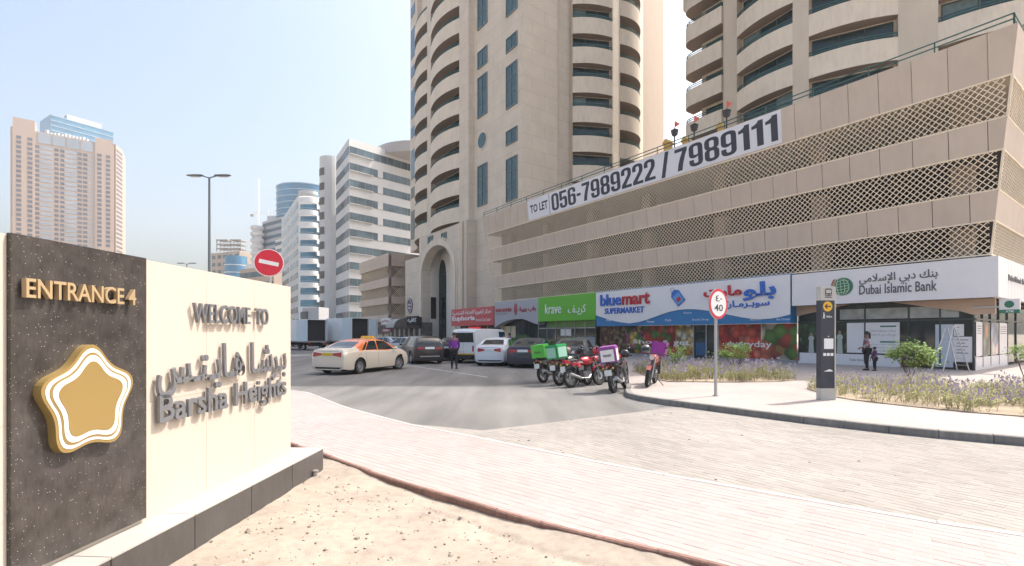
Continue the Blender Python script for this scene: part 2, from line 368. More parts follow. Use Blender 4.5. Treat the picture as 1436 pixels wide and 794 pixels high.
# island with the right-hand pavement
NOSE = [(12, 3.9), (9.6, 5.75), (7.51, 7.17), (6.45, 7.87), (5.45, 8.88), (4.27, 10.38), (3.45, 11.5), (3.1, 12.1), (2.98, 12.6), (3.02, 13.1), (3.2, 13.7), (3.5, 15), (3.9, 18), (4.3, 24), (4.3, 30), (4.0, 34.5)]
w70 = W2(85, -4); w70b = W2(85, 1)
ISL = [(60, -1.8), (20, -1.8), (16, 1)]+NOSE+[(w70.x, w70.y), (w70b.x, w70b.y), (W2(0,6).x, W2(0,6).y), (60, 50)]
def offset_in(pts, d):
    out = []
    for i, p in enumerate(pts):
        a = Vector(pts[max(i-1, 0)]); b = Vector(pts[min(i+1, len(pts)-1)]); t = (b-a).normalized(); out.append((p[0]+t.y*d, p[1]-t.x*d))
    return out
ISL_IN = [(60, -1.7), (20.1, -1.7), (16.1, 1.1)]+offset_in(NOSE, .14)+ISL[-4:]
sheet('pavement', ISL_IN, .128, m_isl, .2)
stones_along('pavement', [(20, -1.8), (16, 1)]+NOSE, .62, .15, -.05, .135, m_kerb, 'kerb_stone', -1, .01, wob=.003)
mb = MB()
for (a, b) in ((( -4.95, 24.9), (-.93, 18.7)), ((-9.2, 31.5), (-4.95, 24.9))):
    a = Vector(a); b = Vector(b); d = (b-a).normalized(); n = Vector((-d.y, d.x))*.05
    mb.add([(*(a-n), .004), (*(b-n), .004), (*(b+n), .004), (*(a+n), .004)], [(0,1,2,3)])
o = obj('road_marking', mb, M('worn_road_paint', (.42, .42, .42), .7, .35, 6, pos=True)); o['kind'] = 'structure'
# sand in the foreground
def hnoise(x, y):
    from mathutils import noise as nz
    return nz.noise(Vector((x*.8, y*.8, 0)))*.035+nz.noise(Vector((x*3, y*3, 4)))*.012+nz.noise(Vector((x*11, y*11, 8)))*.006+nz.noise(Vector((x*33, y*33, 2)))*.003
def red_y(x):
    for a, b in zip(RED, RED[1:]):
        if a[0] <= x <= b[0]: return a[1]+(b[1]-a[1])*(x-a[0])/(b[0]-a[0])
    return 0
mb = MB(); x0, x1, y0, y1, st = -3.6, 3.2, 1.6, 9.2, .035
nx = int((x1-x0)/st); ny = int((y1-y0)/st)
for j in range(ny+1):
    for i in range(nx+1):
        x = x0+i*st; y = y0+j*st; dd = red_y(x)-y
        z = -.055+hnoise(x, y)+(.028 if dd < .5 else 0)*max(0, 1-dd/.5)*(1+math.sin(x*2.1))
        gr = abs(dd-.42-.05*math.sin(x*4)); 
        if -.9 < x < .75 and gr < .04: z -= .03*(1-gr/.04)
        mb.v.append((x, y, z))
for j in range(ny):
    for i in range(nx):
        x = x0+i*st; y = y0+j*st
        if y < red_y(x)-.01: a = j*(nx+1)+i; mb.f.append((a, a+1, a+nx+2, a+nx+1))
m_sand = M('sand', (.40, .34, .28), .95, .12, 1.6, .7, 150, dirt=.2, pos=True)
o = obj('sand', mb, m_sand, smooth=True, ang=80); o['kind'] = 'structure'
sheet('verge', [(-60, 57), (-3.5, 7.45), (-3.5, -2), (-60, -2)], -.10, m_sand)
mb = MB()
for k in range(2600):
    x = rnd.uniform(-3.3, 1.4); y = rnd.uniform(2.2, 7.3); 
    if y > red_y(x)-.06: continue
    r = rnd.choice([.004, .006, .008, .012, .02])*rnd.uniform(.6, 1.2) 
    if r > .016 and rnd.random() < .6: continue
    q = MB().ball((0,0,0), r, 6, 4, .7); q.v = [(v[0]*rnd.uniform(.7,1.3), v[1]*rnd.uniform(.7,1.3), v[2]) for v in q.v]
    z = -.055+hnoise(x, y); mb.add([(v[0]+x, v[1]+y, v[2]+z+r*.2) for v in q.v], q.f)
o = obj('gravel', mb, M('gravel', (.34, .29, .24), .9, .2, 20, island=.4)); tag(o, 'small loose stones lying on the sand', 'gravel', kind='stuff')

mb = MB()
for k in range(70):
    x, y = rnd.uniform(-1, 9), rnd.uniform(5, 12)
    if not inside((x, y), ROADP): continue
    r_ = rnd.uniform(.006, .02); a = rnd.uniform(0, 3); q = [(x+r_*math.cos(a+t_)*rnd.uniform(.5,1.6), y+r_*math.sin(a+t_), .011) for t_ in (0,1.3,2.5,3.8,5)]; p = (x, y, .011+r_*.5); mb.add(q+[p], [(0,1,5),(1,2,5),(2,3,5),(3,4,5),(4,0,5)])
o = obj('road_litter', mb, M('litter_dark', (.08,.07,.06), .9, .3, 9)); tag(o, 'dark grit and crumbs scattered on the paved road', 'grit', kind='stuff')

# ================================================================== ENTRANCE SIGN WALL
ew = thing('entrance_wall', 'cream entrance wall with dark granite end panel on a grey tiled plinth', 'sign wall', (-2.65, 5.85, .23), math.atan2(.998, .065))
# local: x runs away along the wall (0 = far end), front faces -y
def EX(px, y=0):                     # column px -> local x on the wall face
    r = (px-718)/F; n = Vector((.998, -.065)); d = Vector((.065, .998)); o = Vector((-2.65, 5.85))+n*(-y)
    return (r*o.y-o.x)/(d.x-r*d.y)
def EZ(px, py, y=0):
    x = EX(px, y); Y = 5.85+.065*y+.998*x; return 1.65+(HOR-py)*Y/F-.23
m_cream = M('cream_render', (.50, .44, .378), .75, .03, .8, .15, 60)
m_granite = None
def granite():
    m = M('black_granite', (.055, .049, .046), .2, .3, 9, dirt=.25); n = m.node_tree; N = n.nodes; L = n.links; b = N['Principled BSDF']
    tc = N.new('ShaderNodeTexCoord'); vo = N.new('ShaderNodeTexVoronoi'); vo.inputs['Scale'].default_value = 120; L.new(tc.outputs['Object'], vo.inputs['Vector'])
    sp = N.new('ShaderNodeSeparateColor'); L.new(vo.outputs['Color'], sp.inputs[0])
    a = N.new('ShaderNodeMath'); a.operation = 'GREATER_THAN'; a.inputs[1].default_value = .94; L.new(sp.outputs[0], a.inputs[0])
    c = N.new('ShaderNodeMath'); c.operation = 'LESS_THAN'; c.inputs[1].default_value = .23; L.new(vo.outputs['Distance'], c.inputs[0])
    d = N.new('ShaderNodeMath'); d.operation = 'MULTIPLY'; L.new(a.outputs[0], d.inputs[0]); L.new(c.outputs[0], d.inputs[1])
    mx = N.new('ShaderNodeMix'); mx.data_type = 'RGBA'; L.new(d.outputs[0], mx.inputs[0]); L.new(b.inputs['Base Color'].links[0].from_socket, mx.inputs[6]); mx.inputs[7].default_value = (.5, .47, .43, 1)
    L.new(mx.outputs[2], b.inputs['Base Color']); return m
m_granite = granite()
XL = -3.12; XP = EX(200)
obj('wall_block', MB().box(XL-.346, -.004, .006, .35, 0, 1.98), m_cream, ew)
xs_ = [0, -.73, -1.46, XP+.03, XL-.35]
for xb_, xa_ in zip(xs_, xs_[1:]):
    for z0_, z1_ in ((0, .9), (.9, 1.985)): obj('wall_panel', MB().box(xa_+(.0012 if xa_ != xs_[-1] else 0), xb_-(.0012 if xb_ else 0), 0, .0055, z0_+(.0012 if z0_ else .001), z1_-(.0012 if z1_ < 1.5 else 0)), m_cream, ew)
obj('granite_panel', MB().box(XL+.02, XP, -.03, -.001, .035, 1.992), m_granite, ew)
m_tile = M('grey_plinth_tile', (.075, .07, .068), .4, .15, 2, .1, 30, dirt=.2, island=.05)
m_ttop = M('sunlit_plinth_top', (.42, .395, .37), .5, .1, 2, .1, 30, island=.05)  # top paler than the sides: sunlight put into the colour
for i in range(6):
    a = .27-i*.75; b = a-.742
    o = obj('plinth_tile', MB().box(b, a, -.275, .55, -.36, -.012), m_tile, ew)
    o = obj('plinth_tile', MB().box(b, a, -.28, .56, -.012, 0), m_ttop, ew)
m_chrome = M('brushed_steel', (.20, .205, .22), .3, .05, metal=.35)
m_gold = M('satin_gold', (.34, .235, .085), .38, .04, metal=.35)
m_goldl = M('gold_letters', (.42, .31, .18), .4, .04, metal=.2)
m_starw = M('star_white', (.80, .78, .72), .5, .02)
def etext(name, s, p0, p1, mat, y=-.065, depth=.05, bold=.015, base=0):
    (xa, ya), (xb, yb) = p0, p1      # top-left pixel, bottom-right pixel
    text(name, s, EX(xa, y), EX(xb, y), (EZ(xa, yb[0], y)+EZ(xb, yb[1], y))/2, (EZ(xa, ya[0], y)+EZ(xb, ya[1], y))/2, y+depth, mat, ew, depth, bold, 3)
etext('lettering', 'ENTRANCE 4', (37, (391, 0)), (191, (0, 0)), m_goldl) if 0 else None
def wtext(s, pl, tl, bl, pr, tr, br, mat, y=-.048, depth=.026, bold=.01):
    x0, x1 = EX(pl, y), EX(pr, y); z1 = (EZ(pl, tl, y)+EZ(pr, tr, y))/2; z0 = (EZ(pl, bl, y)+EZ(pr, br, y))/2
    text('lettering', s, x0, x1, z0, z1, y+depth, mat, ew, depth, bold*.6, 4)
wtext('ENTRANCE 4', 37, 391, 419, 191, 405, 427, m_goldl, -.072, .03, .02)
wtext('WELCOME  TO', 273, 425, 451, 377, 433, 457, m_chrome, bold=.012)
wtext('بـرشـا هـايـتـس', 222, 486, 552, 402, 477, 536, m_chrome, bold=.02)
wtext('Barsha Heights', 224, 552, 600, 402, 528, 566, m_chrome, bold=.022)
# star emblem
def star(rad, n=90):
    pts = []
    for k in range(n):
        a = 2*math.pi*k/n; c = math.cos(5*(a-math.pi/2)); r = rad*(.885+.115*c+.012*math.cos(10*(a-math.pi/2)))
        pts.append((r*math.cos(a), r*math.sin(a)))
    return pts
sx = (EX(55, -.1)+EX(190, -.1))/2+.01; hw = (EX(190, -.1)-EX(55, -.1))/2; sz = EZ(124, 562, -.1); sc = hw*.985
st_ = thing('star_emblem', 'gold rounded star emblem with white outlines mounted on the dark granite panel', 'emblem', ew.matrix_world @ Vector((0,0,0)), 0)
st_.location = Vector((-2.65, 5.85, .23)) + Matrix.Rotation(ew.rotation_euler.z, 3, 'Z') @ Vector((sx, 0, sz)); st_.rotation_euler = ew.rotation_euler
tagpts = lambda rr: [(p[0], p[1]*1.08) for p in star(rr)]
obj('star_body', MB().plate(tagpts(sc), -.085, -.031), m_gold, st_)
obj('outline_band', MB().plate(tagpts(sc*.93), -.088, -.0855), m_starw, st_)
obj('inner_band', MB().plate(tagpts(sc*.86), -.091, -.0885), m_gold, st_)
obj('outline_band', MB().plate(tagpts(sc*.81), -.094, -.0915), m_starw, st_)
obj('star_face', MB().plate(tagpts(sc*.70), -.097, -.0945), m_gold, st_)
# little pipe stub in the sand
ps = thing('pipe_stub', 'small dirty grey capped pipe stub sticking out of the sand beside the plinth', 'pipe', (*gnd(442, 668, -.05).xy, -.06))
obj('pipe', MB().lathe([(.0001,.07),(.028,.07),(.034,.062),(.034,0)], n=14), m_conc, ps, True); obj('cap', MB().lathe([(.0001,.085),(.038,.083),(.042,.075),(.042,.066),(.03,.066)], n=14), M('dirty_cap', (.2,.18,.16), .8), ps, True)

# ================================================================== PODIUM BLOCK (corner block with car park)
RZ = math.atan2(-.8130, .5823)
pod = thing('corner_block', 'beige podium block with three bands of diamond lattice above the shops', 'building', (19.3, 20.4, .12), RZ)
ZB = .12
def a_(z): return .6+.1065*(z-4.82)
def zl(z): return z-ZB                # world height -> local
XE = -34.65                           # left end at a=0
def xl(z): return XE-a_(z)
# bands: solid panels
BANDS = [(6.19, 7.32), (8.87, 10.02), (11.56, 13.33)]
LATS = [(4.82, 6.19), (7.32, 8.87), (10.02, 11.56)]
DEPTH = 26
for (z0, z1) in BANDS:
    y0, y1 = -a_(z0), -a_(z1)
    # backing slab for the band (recessed 6 cm)
    mb = MB(); i = .06
    mb.hexa([(xl(z0)+i, y0+i, zl(z0)), (a_(z0)-i, y0+i, zl(z0)), (a_(z0)-i, DEPTH, zl(z0)), (xl(z0)+i, DEPTH, zl(z0))],
            [(xl(z1)+i, y1+i, zl(z1)-.02), (a_(z1)-i, y1+i, zl(z1)-.02), (a_(z1)-i, DEPTH, zl(z1)-.02), (xl(z1)+i, DEPTH, zl(z1)-.02)])
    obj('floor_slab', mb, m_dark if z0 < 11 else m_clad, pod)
    pitch = 1.19; g = .012; k = 0; off = [.45, .15, .45][BANDS.index((z0, z1))]
    xs = [a_(z1)-off-.4]
    while xs[-1] > xl(z1)+.2: xs.append(xs[-1]-pitch)
    xs[-1] = None
    edges = ['R']+xs[:-1]+['L']
    def xe(e, z): return a_(z) if e == 'R' else xl(z) if e == 'L' else e
    for e1, e0 in zip(edges, edges[1:]):
        g0 = 0 if e0 == 'L' else g; g1 = 0 if e1 == 'R' else g; t_ = .05
        mb = MB().hexa([(xe(e0,z0)+g0, y0, zl(z0)), (xe(e1,z0)-g1, y0, zl(z0)), (xe(e1,z0)-g1, y0+t_, zl(z0)), (xe(e0,z0)+g0, y0+t_, zl(z0))],
                       [(xe(e0,z1)+g0, y1, zl(z1)), (xe(e1,z1)-g1, y1, zl(z1)), (xe(e1,z1)-g1, y1+t_, zl(z1)), (xe(e0,z1)+g0, y1+t_, zl(z1))])
        obj('panel', mb, m_panel, pod)
    ys = 0
    yk = [None]+[2.0+1.19*q for q in range(20)]
    for q in range(20):
        ya0 = (y0+t_+.002 if q == 0 else yk[q]); yb0 = yk[q+1]; ya1 = (y1+t_+.002 if q == 0 else yk[q])
        mb = MB().hexa([(a_(z0)-t_, ya0+.008, zl(z0)), (a_(z0), ya0+.008, zl(z0)), (a_(z0), yb0-.008, zl(z0)), (a_(z0)-t_, yb0-.008, zl(z0))],
                       [(a_(z1)-t_, ya1+.008, zl(z1)), (a_(z1), ya1+.008, zl(z1)), (a_(z1), yb0-.008, zl(z1)), (a_(z1)-t_, yb0-.008, zl(z1))])
        obj('panel', mb, m_panel, pod)
    # end panel on the tower side
    obj('panel', MB().hexa([(xl(z0), y0+.052, zl(z0)), (xl(z0)+.05, y0+.052, zl(z0)), (xl(z0)+.05, 4, zl(z0)), (xl(z0), 4, zl(z0))],
                           [(xl(z1), y1+.052, zl(z1)), (xl(z1)+.05, y1+.052, zl(z1)), (xl(z1)+.05, 4, zl(z1)), (xl(z1), 4, zl(z1))]), m_panel, pod)
# lattice screens: crossing bars
def lattice(parent, z0, z1, xa, xb, py, w=.031, side=False, pitch=.245, rise=.25):
    mb = MB(); H = z1-z0; slope = pitch/rise
    run = H*slope
    def P(s, z, d):
        a = a_(z)
        return (s, -a+d, zl(z)) if not side else (a-d, s, zl(z))
    n = int((xb-xa+run)/pitch)+1
    for k in range(n):
        for sg in (1, -1):
            if sg == 1: s0 = xa-run+k*pitch; s1 = s0+run
            else: s0 = xa+k*pitch; s1 = s0-run
            A = (s0, z0); B = (s1, z1)
            # clip in s
            def clip(A, B):
                (sa, za), (sb, zb) = A, B
                if max(sa, sb) <= xa or min(sa, sb) >= xb: return None
                def atv(s): return (s, za+(zb-za)*(s-sa)/(sb-sa))
                pts = []
                for (s, z) in (A, B):
                    if s < xa: pts.append(atv(xa))
                    elif s > xb: pts.append(atv(xb))
                    else: pts.append((s, z))
                return pts
            c = clip(A, B)
            if not c: continue
            (sa, za), (sb, zb) = c; L = math.hypot(sb-sa, zb-za)
            if L < .05: continue
            nx, nz = -(zb-za)/L*w/2, (sb-sa)/L*w/2; d0 = .01 if sg == 1 else .032; d1 = d0+.02
            q = [(sa-nx, za-nz), (sb-nx, zb-nz), (sb+nx, zb+nz), (sa+nx, za+nz)]
            mb.add([P(s, z, d0) for s, z in q]+[P(s, z, d1) for s, z in q], [(0,1,2,3),(7,6,5,4),(0,4,5,1),(2,6,7,3)])
    o = obj('lattice_screen', mb, m_lat, parent, stuff=True); return o
for (z0, z1) in LATS:
    lattice(pod, z0+.03, z1-.03, xl(z0)+.03, a_(z0)-.03, 0)
    lattice(pod, z0+.03, z1-.03, -a_(z0)+.03, 22, 0, side=True)
    for z in (z0, z1):
        zz = z+(.028 if z == z0 else -.028); a = a_(zz)
        obj('lattice_rail', MB().box(xl(zz), a, -a-.012, -a+.06, zl(zz)-.028, zl(zz)+.028), m_lat, pod)
        obj('lattice_rail', MB().box(a-.06, a+.012, -a+.062, 22, zl(zz)-.027, zl(zz)+.027), m_lat, pod)
    for sx_ in ('R', 'L'):
        f = a_ if sx_ == 'R' else xl; s = -1 if sx_ == 'R' else 1
        b = [(f(z0)-.035, -a_(z0)-.006, zl(z0)), (f(z0)+.035, -a_(z0)-.006, zl(z0)), (f(z0)+.035, -a_(z0)+.064, zl(z0)), (f(z0)-.035, -a_(z0)+.064, zl(z0))]
        t = [(f(z1)-.035, -a_(z1)-.006, zl(z1)), (f(z1)+.035, -a_(z1)-.006, zl(z1)), (f(z1)+.035, -a_(z1)+.064, zl(z1)), (f(z1)-.035, -a_(z1)+.064, zl(z1))]
        obj('lattice_rail', MB().hexa(b, t), m_lat, pod)
# structure inside the car park
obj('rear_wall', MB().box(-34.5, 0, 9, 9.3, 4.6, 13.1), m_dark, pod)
obj('floor_slab', MB().box(-34.5, .4, -.45, 25, 4.45, 4.66), m_shaded, pod)
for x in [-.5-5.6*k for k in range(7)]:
    obj('column', MB().box(x-.35, x+.35, .35, 1.05, 4.66, 11.6), M('shaded_column', (.33,.26,.20), .8), pod)  # column colour darkened to paint the car park's shade
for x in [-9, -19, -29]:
    obj('ramp_wall', MB().hexa([(x-4.5, 4, 6.0), (x+4.5, 4, 6.3), (x+4.5, 4.3, 6.3), (x-4.5, 4.3, 6.0)], [(x-4.5, 4, 6.9), (x+4.5, 4, 7.2), (x+4.5, 4.3, 7.2), (x-4.5, 4.3, 6.9)]), m_shaded, pod)
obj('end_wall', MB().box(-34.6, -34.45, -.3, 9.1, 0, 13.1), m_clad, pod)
# parapet railing
def railing(parent, pts, z, h=.47, post=2.4, r=.03, name='railing', mat=None):
    mb = MB(); pts = [Vector(p) for p in pts]
    for zz in (h, h*.55): mb.path([(p.x, p.y, z+zz) for p in pts], r, 5)
    for a, b in zip(pts, pts[1:]):
        n = max(1, round((b-a).length/post))
        for k in range(n+1): p = a.lerp(b, k/n); mb.tube((p.x, p.y, z), (p.x, p.y, z+h), r, 5)
    return obj(name, mb, mat or m_rail, parent)
railing(pod, [(xl(13.3)+.1, -1.38), (1.38, -1.38), (1.38, 22)], zl(13.32))

# ------------------------------------------------------------------ shops under the block
def pz(px, py, v): return zl(FZ(px, py, v))
def shop(name, label, cat='shopfront'): return thing(name, label, cat, (19.3, 20.4, .12), RZ)
m_tan = M('tan_soffit', (.52, .37, .27), .7, .04)
m_intr = M('shop_interior', (.10, .09, .08), .8, .5, 1.2)
m_shopglass = M('shop_glass', (.035, .045, .045), .05, .5, .9)
# bank
bank = shop('bank_shop', 'bank shopfront at the corner with dark glazing and white window posters')
obj('glazing', MB().box(-6.95, 0, -.004, .05, .55, 3.0), m_shopglass, bank)
obj('glazing', MB().box(-.05, .004, .051, 20, .12, 3.0), m_shopglass, bank)
obj('soffit', MB().box(-6.95, .62, -.62, 20, 3.0, 4.4), m_tan, bank)
obj('tan_wedge', MB().plate([(FX(1395,-.3), 3.0), (FX(1250,-.3), 3.0), (FX(1300,-.3), 2.72), (FX(1345,-.3), 2.5), (FX(1362,-.3), 2.35), (FX(1395,-.3), 2.35)], -.2, -.05), m_tan, bank)
obj('tan_wedge', MB().plate([(FX(1112,-.3), 3.0), (FX(1112,-.3), 2.45), (FX(1190,-.3), 3.0)], -.2, -.05), m_tan, bank)
for x in [-6.9, -5.6, -3.9, -2.2, -1.1, -.03]:
    obj('mullion', MB().box(x-.03, x+.03, -.05, -.005, .12, 3.0), m_frame, bank)
for y in [1.2, 2.6, 4.2, 6, 8]: obj('mullion', MB().box(.005, .05, y-.03, y+.03, .12, 3.0), m_frame, bank)
obj('transom', MB().box(-6.95, .02, -.055, -.006, 2.12, 2.19), m_frame, bank)
obj('transom', MB().box(.006, .055, .03, 20, 2.12, 2.19), m_frame, bank)
m_lblue = M('pale_blue_print', (.50, .55, .62), .4, .03)
obj('reflection_pane', MB().box(FX(1178,0), FX(1345,0), -.02, -.006, 2.25, 2.75), M('painted_reflection', (.36, .38, .36), .1, .3, 2), bank)  # pale reflection put into the pane's base colour
obj('sill_band', MB().box(-6.95, FX(1263,0), -.03, -.006, 0, .55), m_signwhite, bank)
obj('sill_band', MB().box(.006, .04, .03, 6, 0, .55), m_signwhite, bank)
p = obj('poster', MB().box(FX(1188,0), FX(1262,0), -.035, -.02, .62, 2.08), m_signwhite, bank); p['label'] = 'white poster with green headings'
m_green = M('bank_green', (.02, .16, .10), .4, .03)
m_tgrey = M('print_grey', (.10, .10, .11), .5, .02)
xa, xb = FX(1232,0), FX(1257,0)
for z_ in (1.93, 1.2): obj('heading_block', MB().box(xb-.62, xb, -.038, -.0355, z_-.07, z_), m_green, p)
for k, s_ in enumerate(['خدمات مصرفية اسلامية', 'مع بنك دبي الاسلامي']):
    text('print', s_, xb-1.05, xb, 1.62-.2*k, 1.75-.2*k, -.0355, m_tgrey, p, .002)
for k in range(3): text('print', 'تسهيلات بنكية خاصة بكم', xb-1.1, xb, 1.0-.15*k, 1.08-.15*k, -.0355, m_tgrey, p, .002)
# printed family picture on the left panes
m_leafprint = printmat('green_leaf_print', [(.02,.05,.02), (.04,.10,.04), (.10,.16,.08), (.015,.03,.02)], 3.2, 2)
o = obj('poster', MB().box(-6.86, FX(1187,0), -.03, -.018, .56, 2.08), m_leafprint, bank); o['label'] = 'green photographic poster with standing figures'
def printed_figure(x, s, h, mat, hm, par):
    pl = MB().plate([(x-.13*s,.56),(x+.13*s,.56),(x+.10*s,.56+h*.62),(x+.15*s,.56+h*.7),(x+.08*s,.56+h*.84),(x-.08*s,.56+h*.84),(x-.15*s,.56+h*.7),(x-.1*s,.56+h*.62)], -.034, -.0305)
    f = obj('printed_figure', pl, mat, par); obj('printed_head', MB().plate([(x+.07*s*math.cos(a), .56+h*.92+.085*s*math.sin(a)) for a in [q*math.pi/4 for q in range(8)]], -.0345, -.0342), hm, f)
m_robe = M('print_robe', (.42, .45, .42), .5); m_skinp = M('print_skin', (.28, .19, .14), .5)
x_ = FX(1138,0); printed_figure(x_, 1.0, 1.05, m_robe, m_skinp, o); printed_figure(x_+.42, .9, 1.35, m_black, m_skinp, o)
x_ = FX(1178,0); printed_figure(x_, 1.0, 1.15, m_robe, m_skinp, o)
text('print', 'Dubai Islamic Bank', FX(1192,0), FX(1222,0), .22, .34, -.031, m_tgrey, bank, .002)
obj('poster', MB().box(FX(1312,0), FX(1337,0), -.04, -.02, .1, 1.95), m_lblue, bank)['label'] = 'pale blue poster behind the ladder'
for q, (a, b, c, d) in enumerate([(1338,1352,1.45,1.95), (1337,1365,.35,1.42)]):
    pp = obj('poster', MB().box(FX(a,0), FX(b,0), -.04, -.02, c, d), m_signwhite, bank); pp['label'] = 'white notice beside the ladder'
    for r_ in range(5): obj('print_line', MB().box(FX(a,0)+.12, FX(b,0)-.15-.1*(r_%2), -.043, -.041, d-.15-.14*r_, d-.12-.14*r_), m_tgrey, pp) if d-.15-.14*r_ > c else None
m_side1 = printmat('street_print', [(.10,.14,.10), (.30,.32,.26), (.5,.22,.1), (.06,.10,.09)], 2.1, 5)
m_side2 = printmat('pink_print', [(.62,.42,.36), (.7,.55,.5), (.25,.3,.4), (.72,.66,.6)], 1.5, 9)
for (a, b, mt, lb) in ((.12, 1.15, m_signwhite, 'white poster with dark emblem'), (1.25, 2.5, m_side1, 'dark street picture'), (2.7, 4.1, m_side2, 'pink picture of a person'), (4.3, 5.9, m_signwhite, 'white poster')):
    o = obj('poster', MB().box(.02, .035, a, b, .6, 2.05), mt, bank); o['label'] = lb
    if mt is m_signwhite:
        for r_ in range(4): obj('print_line', MB().box(.036, .038, a+.15, b-.2, 1.85-.1*r_, 1.88-.1*r_), m_tgrey, o)
obj('base_kerb', MB().box(-6.95, .3, -.25, 25, -.1, .0), m_conc, bank)

sg = shop('bank_sign', 'long white fascia sign with green globe wrapping the corner above the bank', 'sign')
xR = .86
obj('sign_box', MB().box(FX(1110.5,-.86), xR, -.86, -.1, 3.0, 4.62), m_signwhite, sg)
obj('sign_return', MB().box(.1, xR-.001, -.099, 20, 3.0, 4.62), m_signwhite, sg)
ys_ = -.862
m_grid = M('panel_joint', (.5, .49, .5), .5)
for k in range(1, 8): obj('panel_joint', MB().box(.861, .863, .3+k*.62, .31+k*.62, 3.0, 4.62), m_grid, sg)
text('lettering', 'بنك دبي الإسلامي', FX(1205,-.86), FX(1315,-.86), pz(1260,398.5,-.86), pz(1260,381,-.86), ys_, m_tgrey, sg, .02, .012)
text('lettering', 'Dubai Islamic Bank', FX(1205,-.86), FX(1314,-.86), pz(1260,410.5,-.86), pz(1260,396.5,-.86), ys_, m_tgrey, sg, .02, .01)
gx, gz, gr = FX(1182,-.86), pz(1182,402,-.86), .43
gl = obj('globe_disc', MB().plate([(gx+gr*math.cos(q*math.pi/12), gz+gr*math.sin(q*math.pi/12)) for q in range(24)], -.885, -.861), m_green, sg)
m_lgreen = M('pale_green', (.55, .68, .45), .4); m_redm = M('logo_red', (.4, .03, .04), .4)
mb = MB()
for k in range(-2, 3):
    pts = []
    for q in range(-8, 9):
        z = q/8*.9; hw_ = math.sqrt(max(0, .92-z*z)); pts.append((gx-.08+(k/2.4*hw_-.08*z)*gr, -.888, gz+z*gr))
    mb.path(pts, .014, 4)
    pts = []
    for q in range(-8, 7):
        x = q/8*.9; pts.append((gx+x*gr-.04, -.888, gz+(k*.33*math.sqrt(max(0,1-x*x))+.12*x)*gr))
    mb.path(pts, .014, 4)
obj('globe_lines', mb, m_lgreen, gl)
obj('crescent', MB().plate([(gx-.43,gz+.0),(gx-.5,gz+.12),(gx-.42,gz+.34),(gx-.3,gz+.4),(gx-.36,gz+.25),(gx-.36,gz+.1)], -.892, -.886), m_redm, gl)
# side lettering
t = text_mb('Dubai Islamic Bank', .5, 4.2, 3.75, 4.0, 0, .02, .015); t.xf(Matrix(((0,-1,0,.862),(1,0,0,.4),(0,0,1,0),(0,0,0,1)))); obj('lettering', t, m_tgrey, sg)

atm = shop('atm_sign', 'small projecting white and green illuminated cash machine sign at the bank corner', 'sign')
ay = -.35; ax = FX(1401, ay); aw_ = FX(1430, ay)-ax
mb = MB().box(ax, ax+aw_, ay, ay+.18, 2.36, 2.92); obj('sign_box', mb, m_signwhite, atm)
obj('green_strip', MB().box(ax-.004, ax+aw_+.004, ay-.006, ay+.186, 2.36, 2.50), m_green, atm)
text('lettering', 'ATM', ax+aw_*.32, ax+aw_*.7, 2.385, 2.475, ay-.007, m_white, atm, .004, .02)
obj('globe_disc', MB().plate([(ax+aw_/2+.14*math.cos(q*math.pi/8), 2.71+.14*math.sin(q*math.pi/8)) for q in range(16)], ay-.012, ay-.002), m_green, atm)
obj('bracket', MB().box(0, ax-.001, ay+.05, ay+.13, 2.6, 2.66), m_steel, atm)

# supermarket
sm = shop('supermarket', 'supermarket shopfront with fruit and vegetable pictures over its windows and a dark doorway')
xa, xb = FX(836.5,-.05), -7.0
obj('lower_wall', MB().box(xa, FX(973,0), -.05, .05, 0, .14), m_steel if 0 else M('grey_panel', (.30,.31,.33), .5), sm)
obj('lower_wall', MB().box(FX(1008,0), xb, -.05, .05, 0, .12), MATS['grey_panel'], sm)
obj('doorway', MB().box(FX(973,0)+.01, FX(1008,0)-.01, .0, .06, 0, 2.11), m_shopglass, sm)
obj('blue_counter', MB().box(FX(976,0), FX(992,0), -.02, -.005, .2, 1.0), M('counter_blue', (.02,.10,.22), .4), sm)
for px in (973, 991, 1008): obj('door_frame', MB().box(FX(px,0)-.03, FX(px,0)+.03, -.06, -.004, 0, 2.11), m_steel, sm)
pics = [(842,879,'basket',[(.10,.05,.03),(.28,.16,.08),(.05,.03,.03),(.35,.25,.14),(.16,.06,.04)],3.5,'dark picture of a basket of onions and garlic'),
        (879,903,'fruit',[(.65,.4,.05),(.1,.2,.04),(.4,.1,.2),(.7,.5,.1),(.02,.02,.02)],3.0,'mixed fruit picture'),
        (903,948,'berry',[(.55,.03,.03),(.45,.05,.04),(.6,.10,.08),(.12,.2,.04)],2.6,'strawberry picture'),
        (948,972.5,'bread',[(.65,.38,.07),(.7,.5,.2),(.5,.25,.06),(.75,.7,.55)],3.0,'yellow bread and pepper picture'),
        (1008,1068,'tomato',[(.55,.03,.02),(.62,.07,.04),(.45,.02,.02),(.66,.16,.10)],2.2,'red tomato picture'),
        (1068,1121,'meat',[(.62,.16,.09),(.7,.4,.12),(.12,.25,.05),(.7,.62,.5),(.5,.08,.05)],1.5,'picture of meat and citrus')]
for a, b, nm, pal, sc_, lb in pics:
    xA = FX(a,0)+.01; xB = min(FX(b,0)-.01, -7.0)
    o = obj('window_picture', MB().box(0, xB-xA, 0, .03, .15 if a < 1000 else .13, 2.11), printmat(nm+'_print', pal, sc_, a*.013), sm); o.location = (xA, -.055, 0); o['label'] = lb
for s_, a, b, z0_, z1_ in (('Shop', 888, 925, .78, 1.14), ('&', 929, 940, .8, 1.12), ('get', 945, 968, .7, 1.12), ('everyday', 1020, 1083, .68, 1.14)):
    text('print', s_, FX(a,0), FX(b,0), z0_, z1_, -.056, m_white, sm, .002, .01)
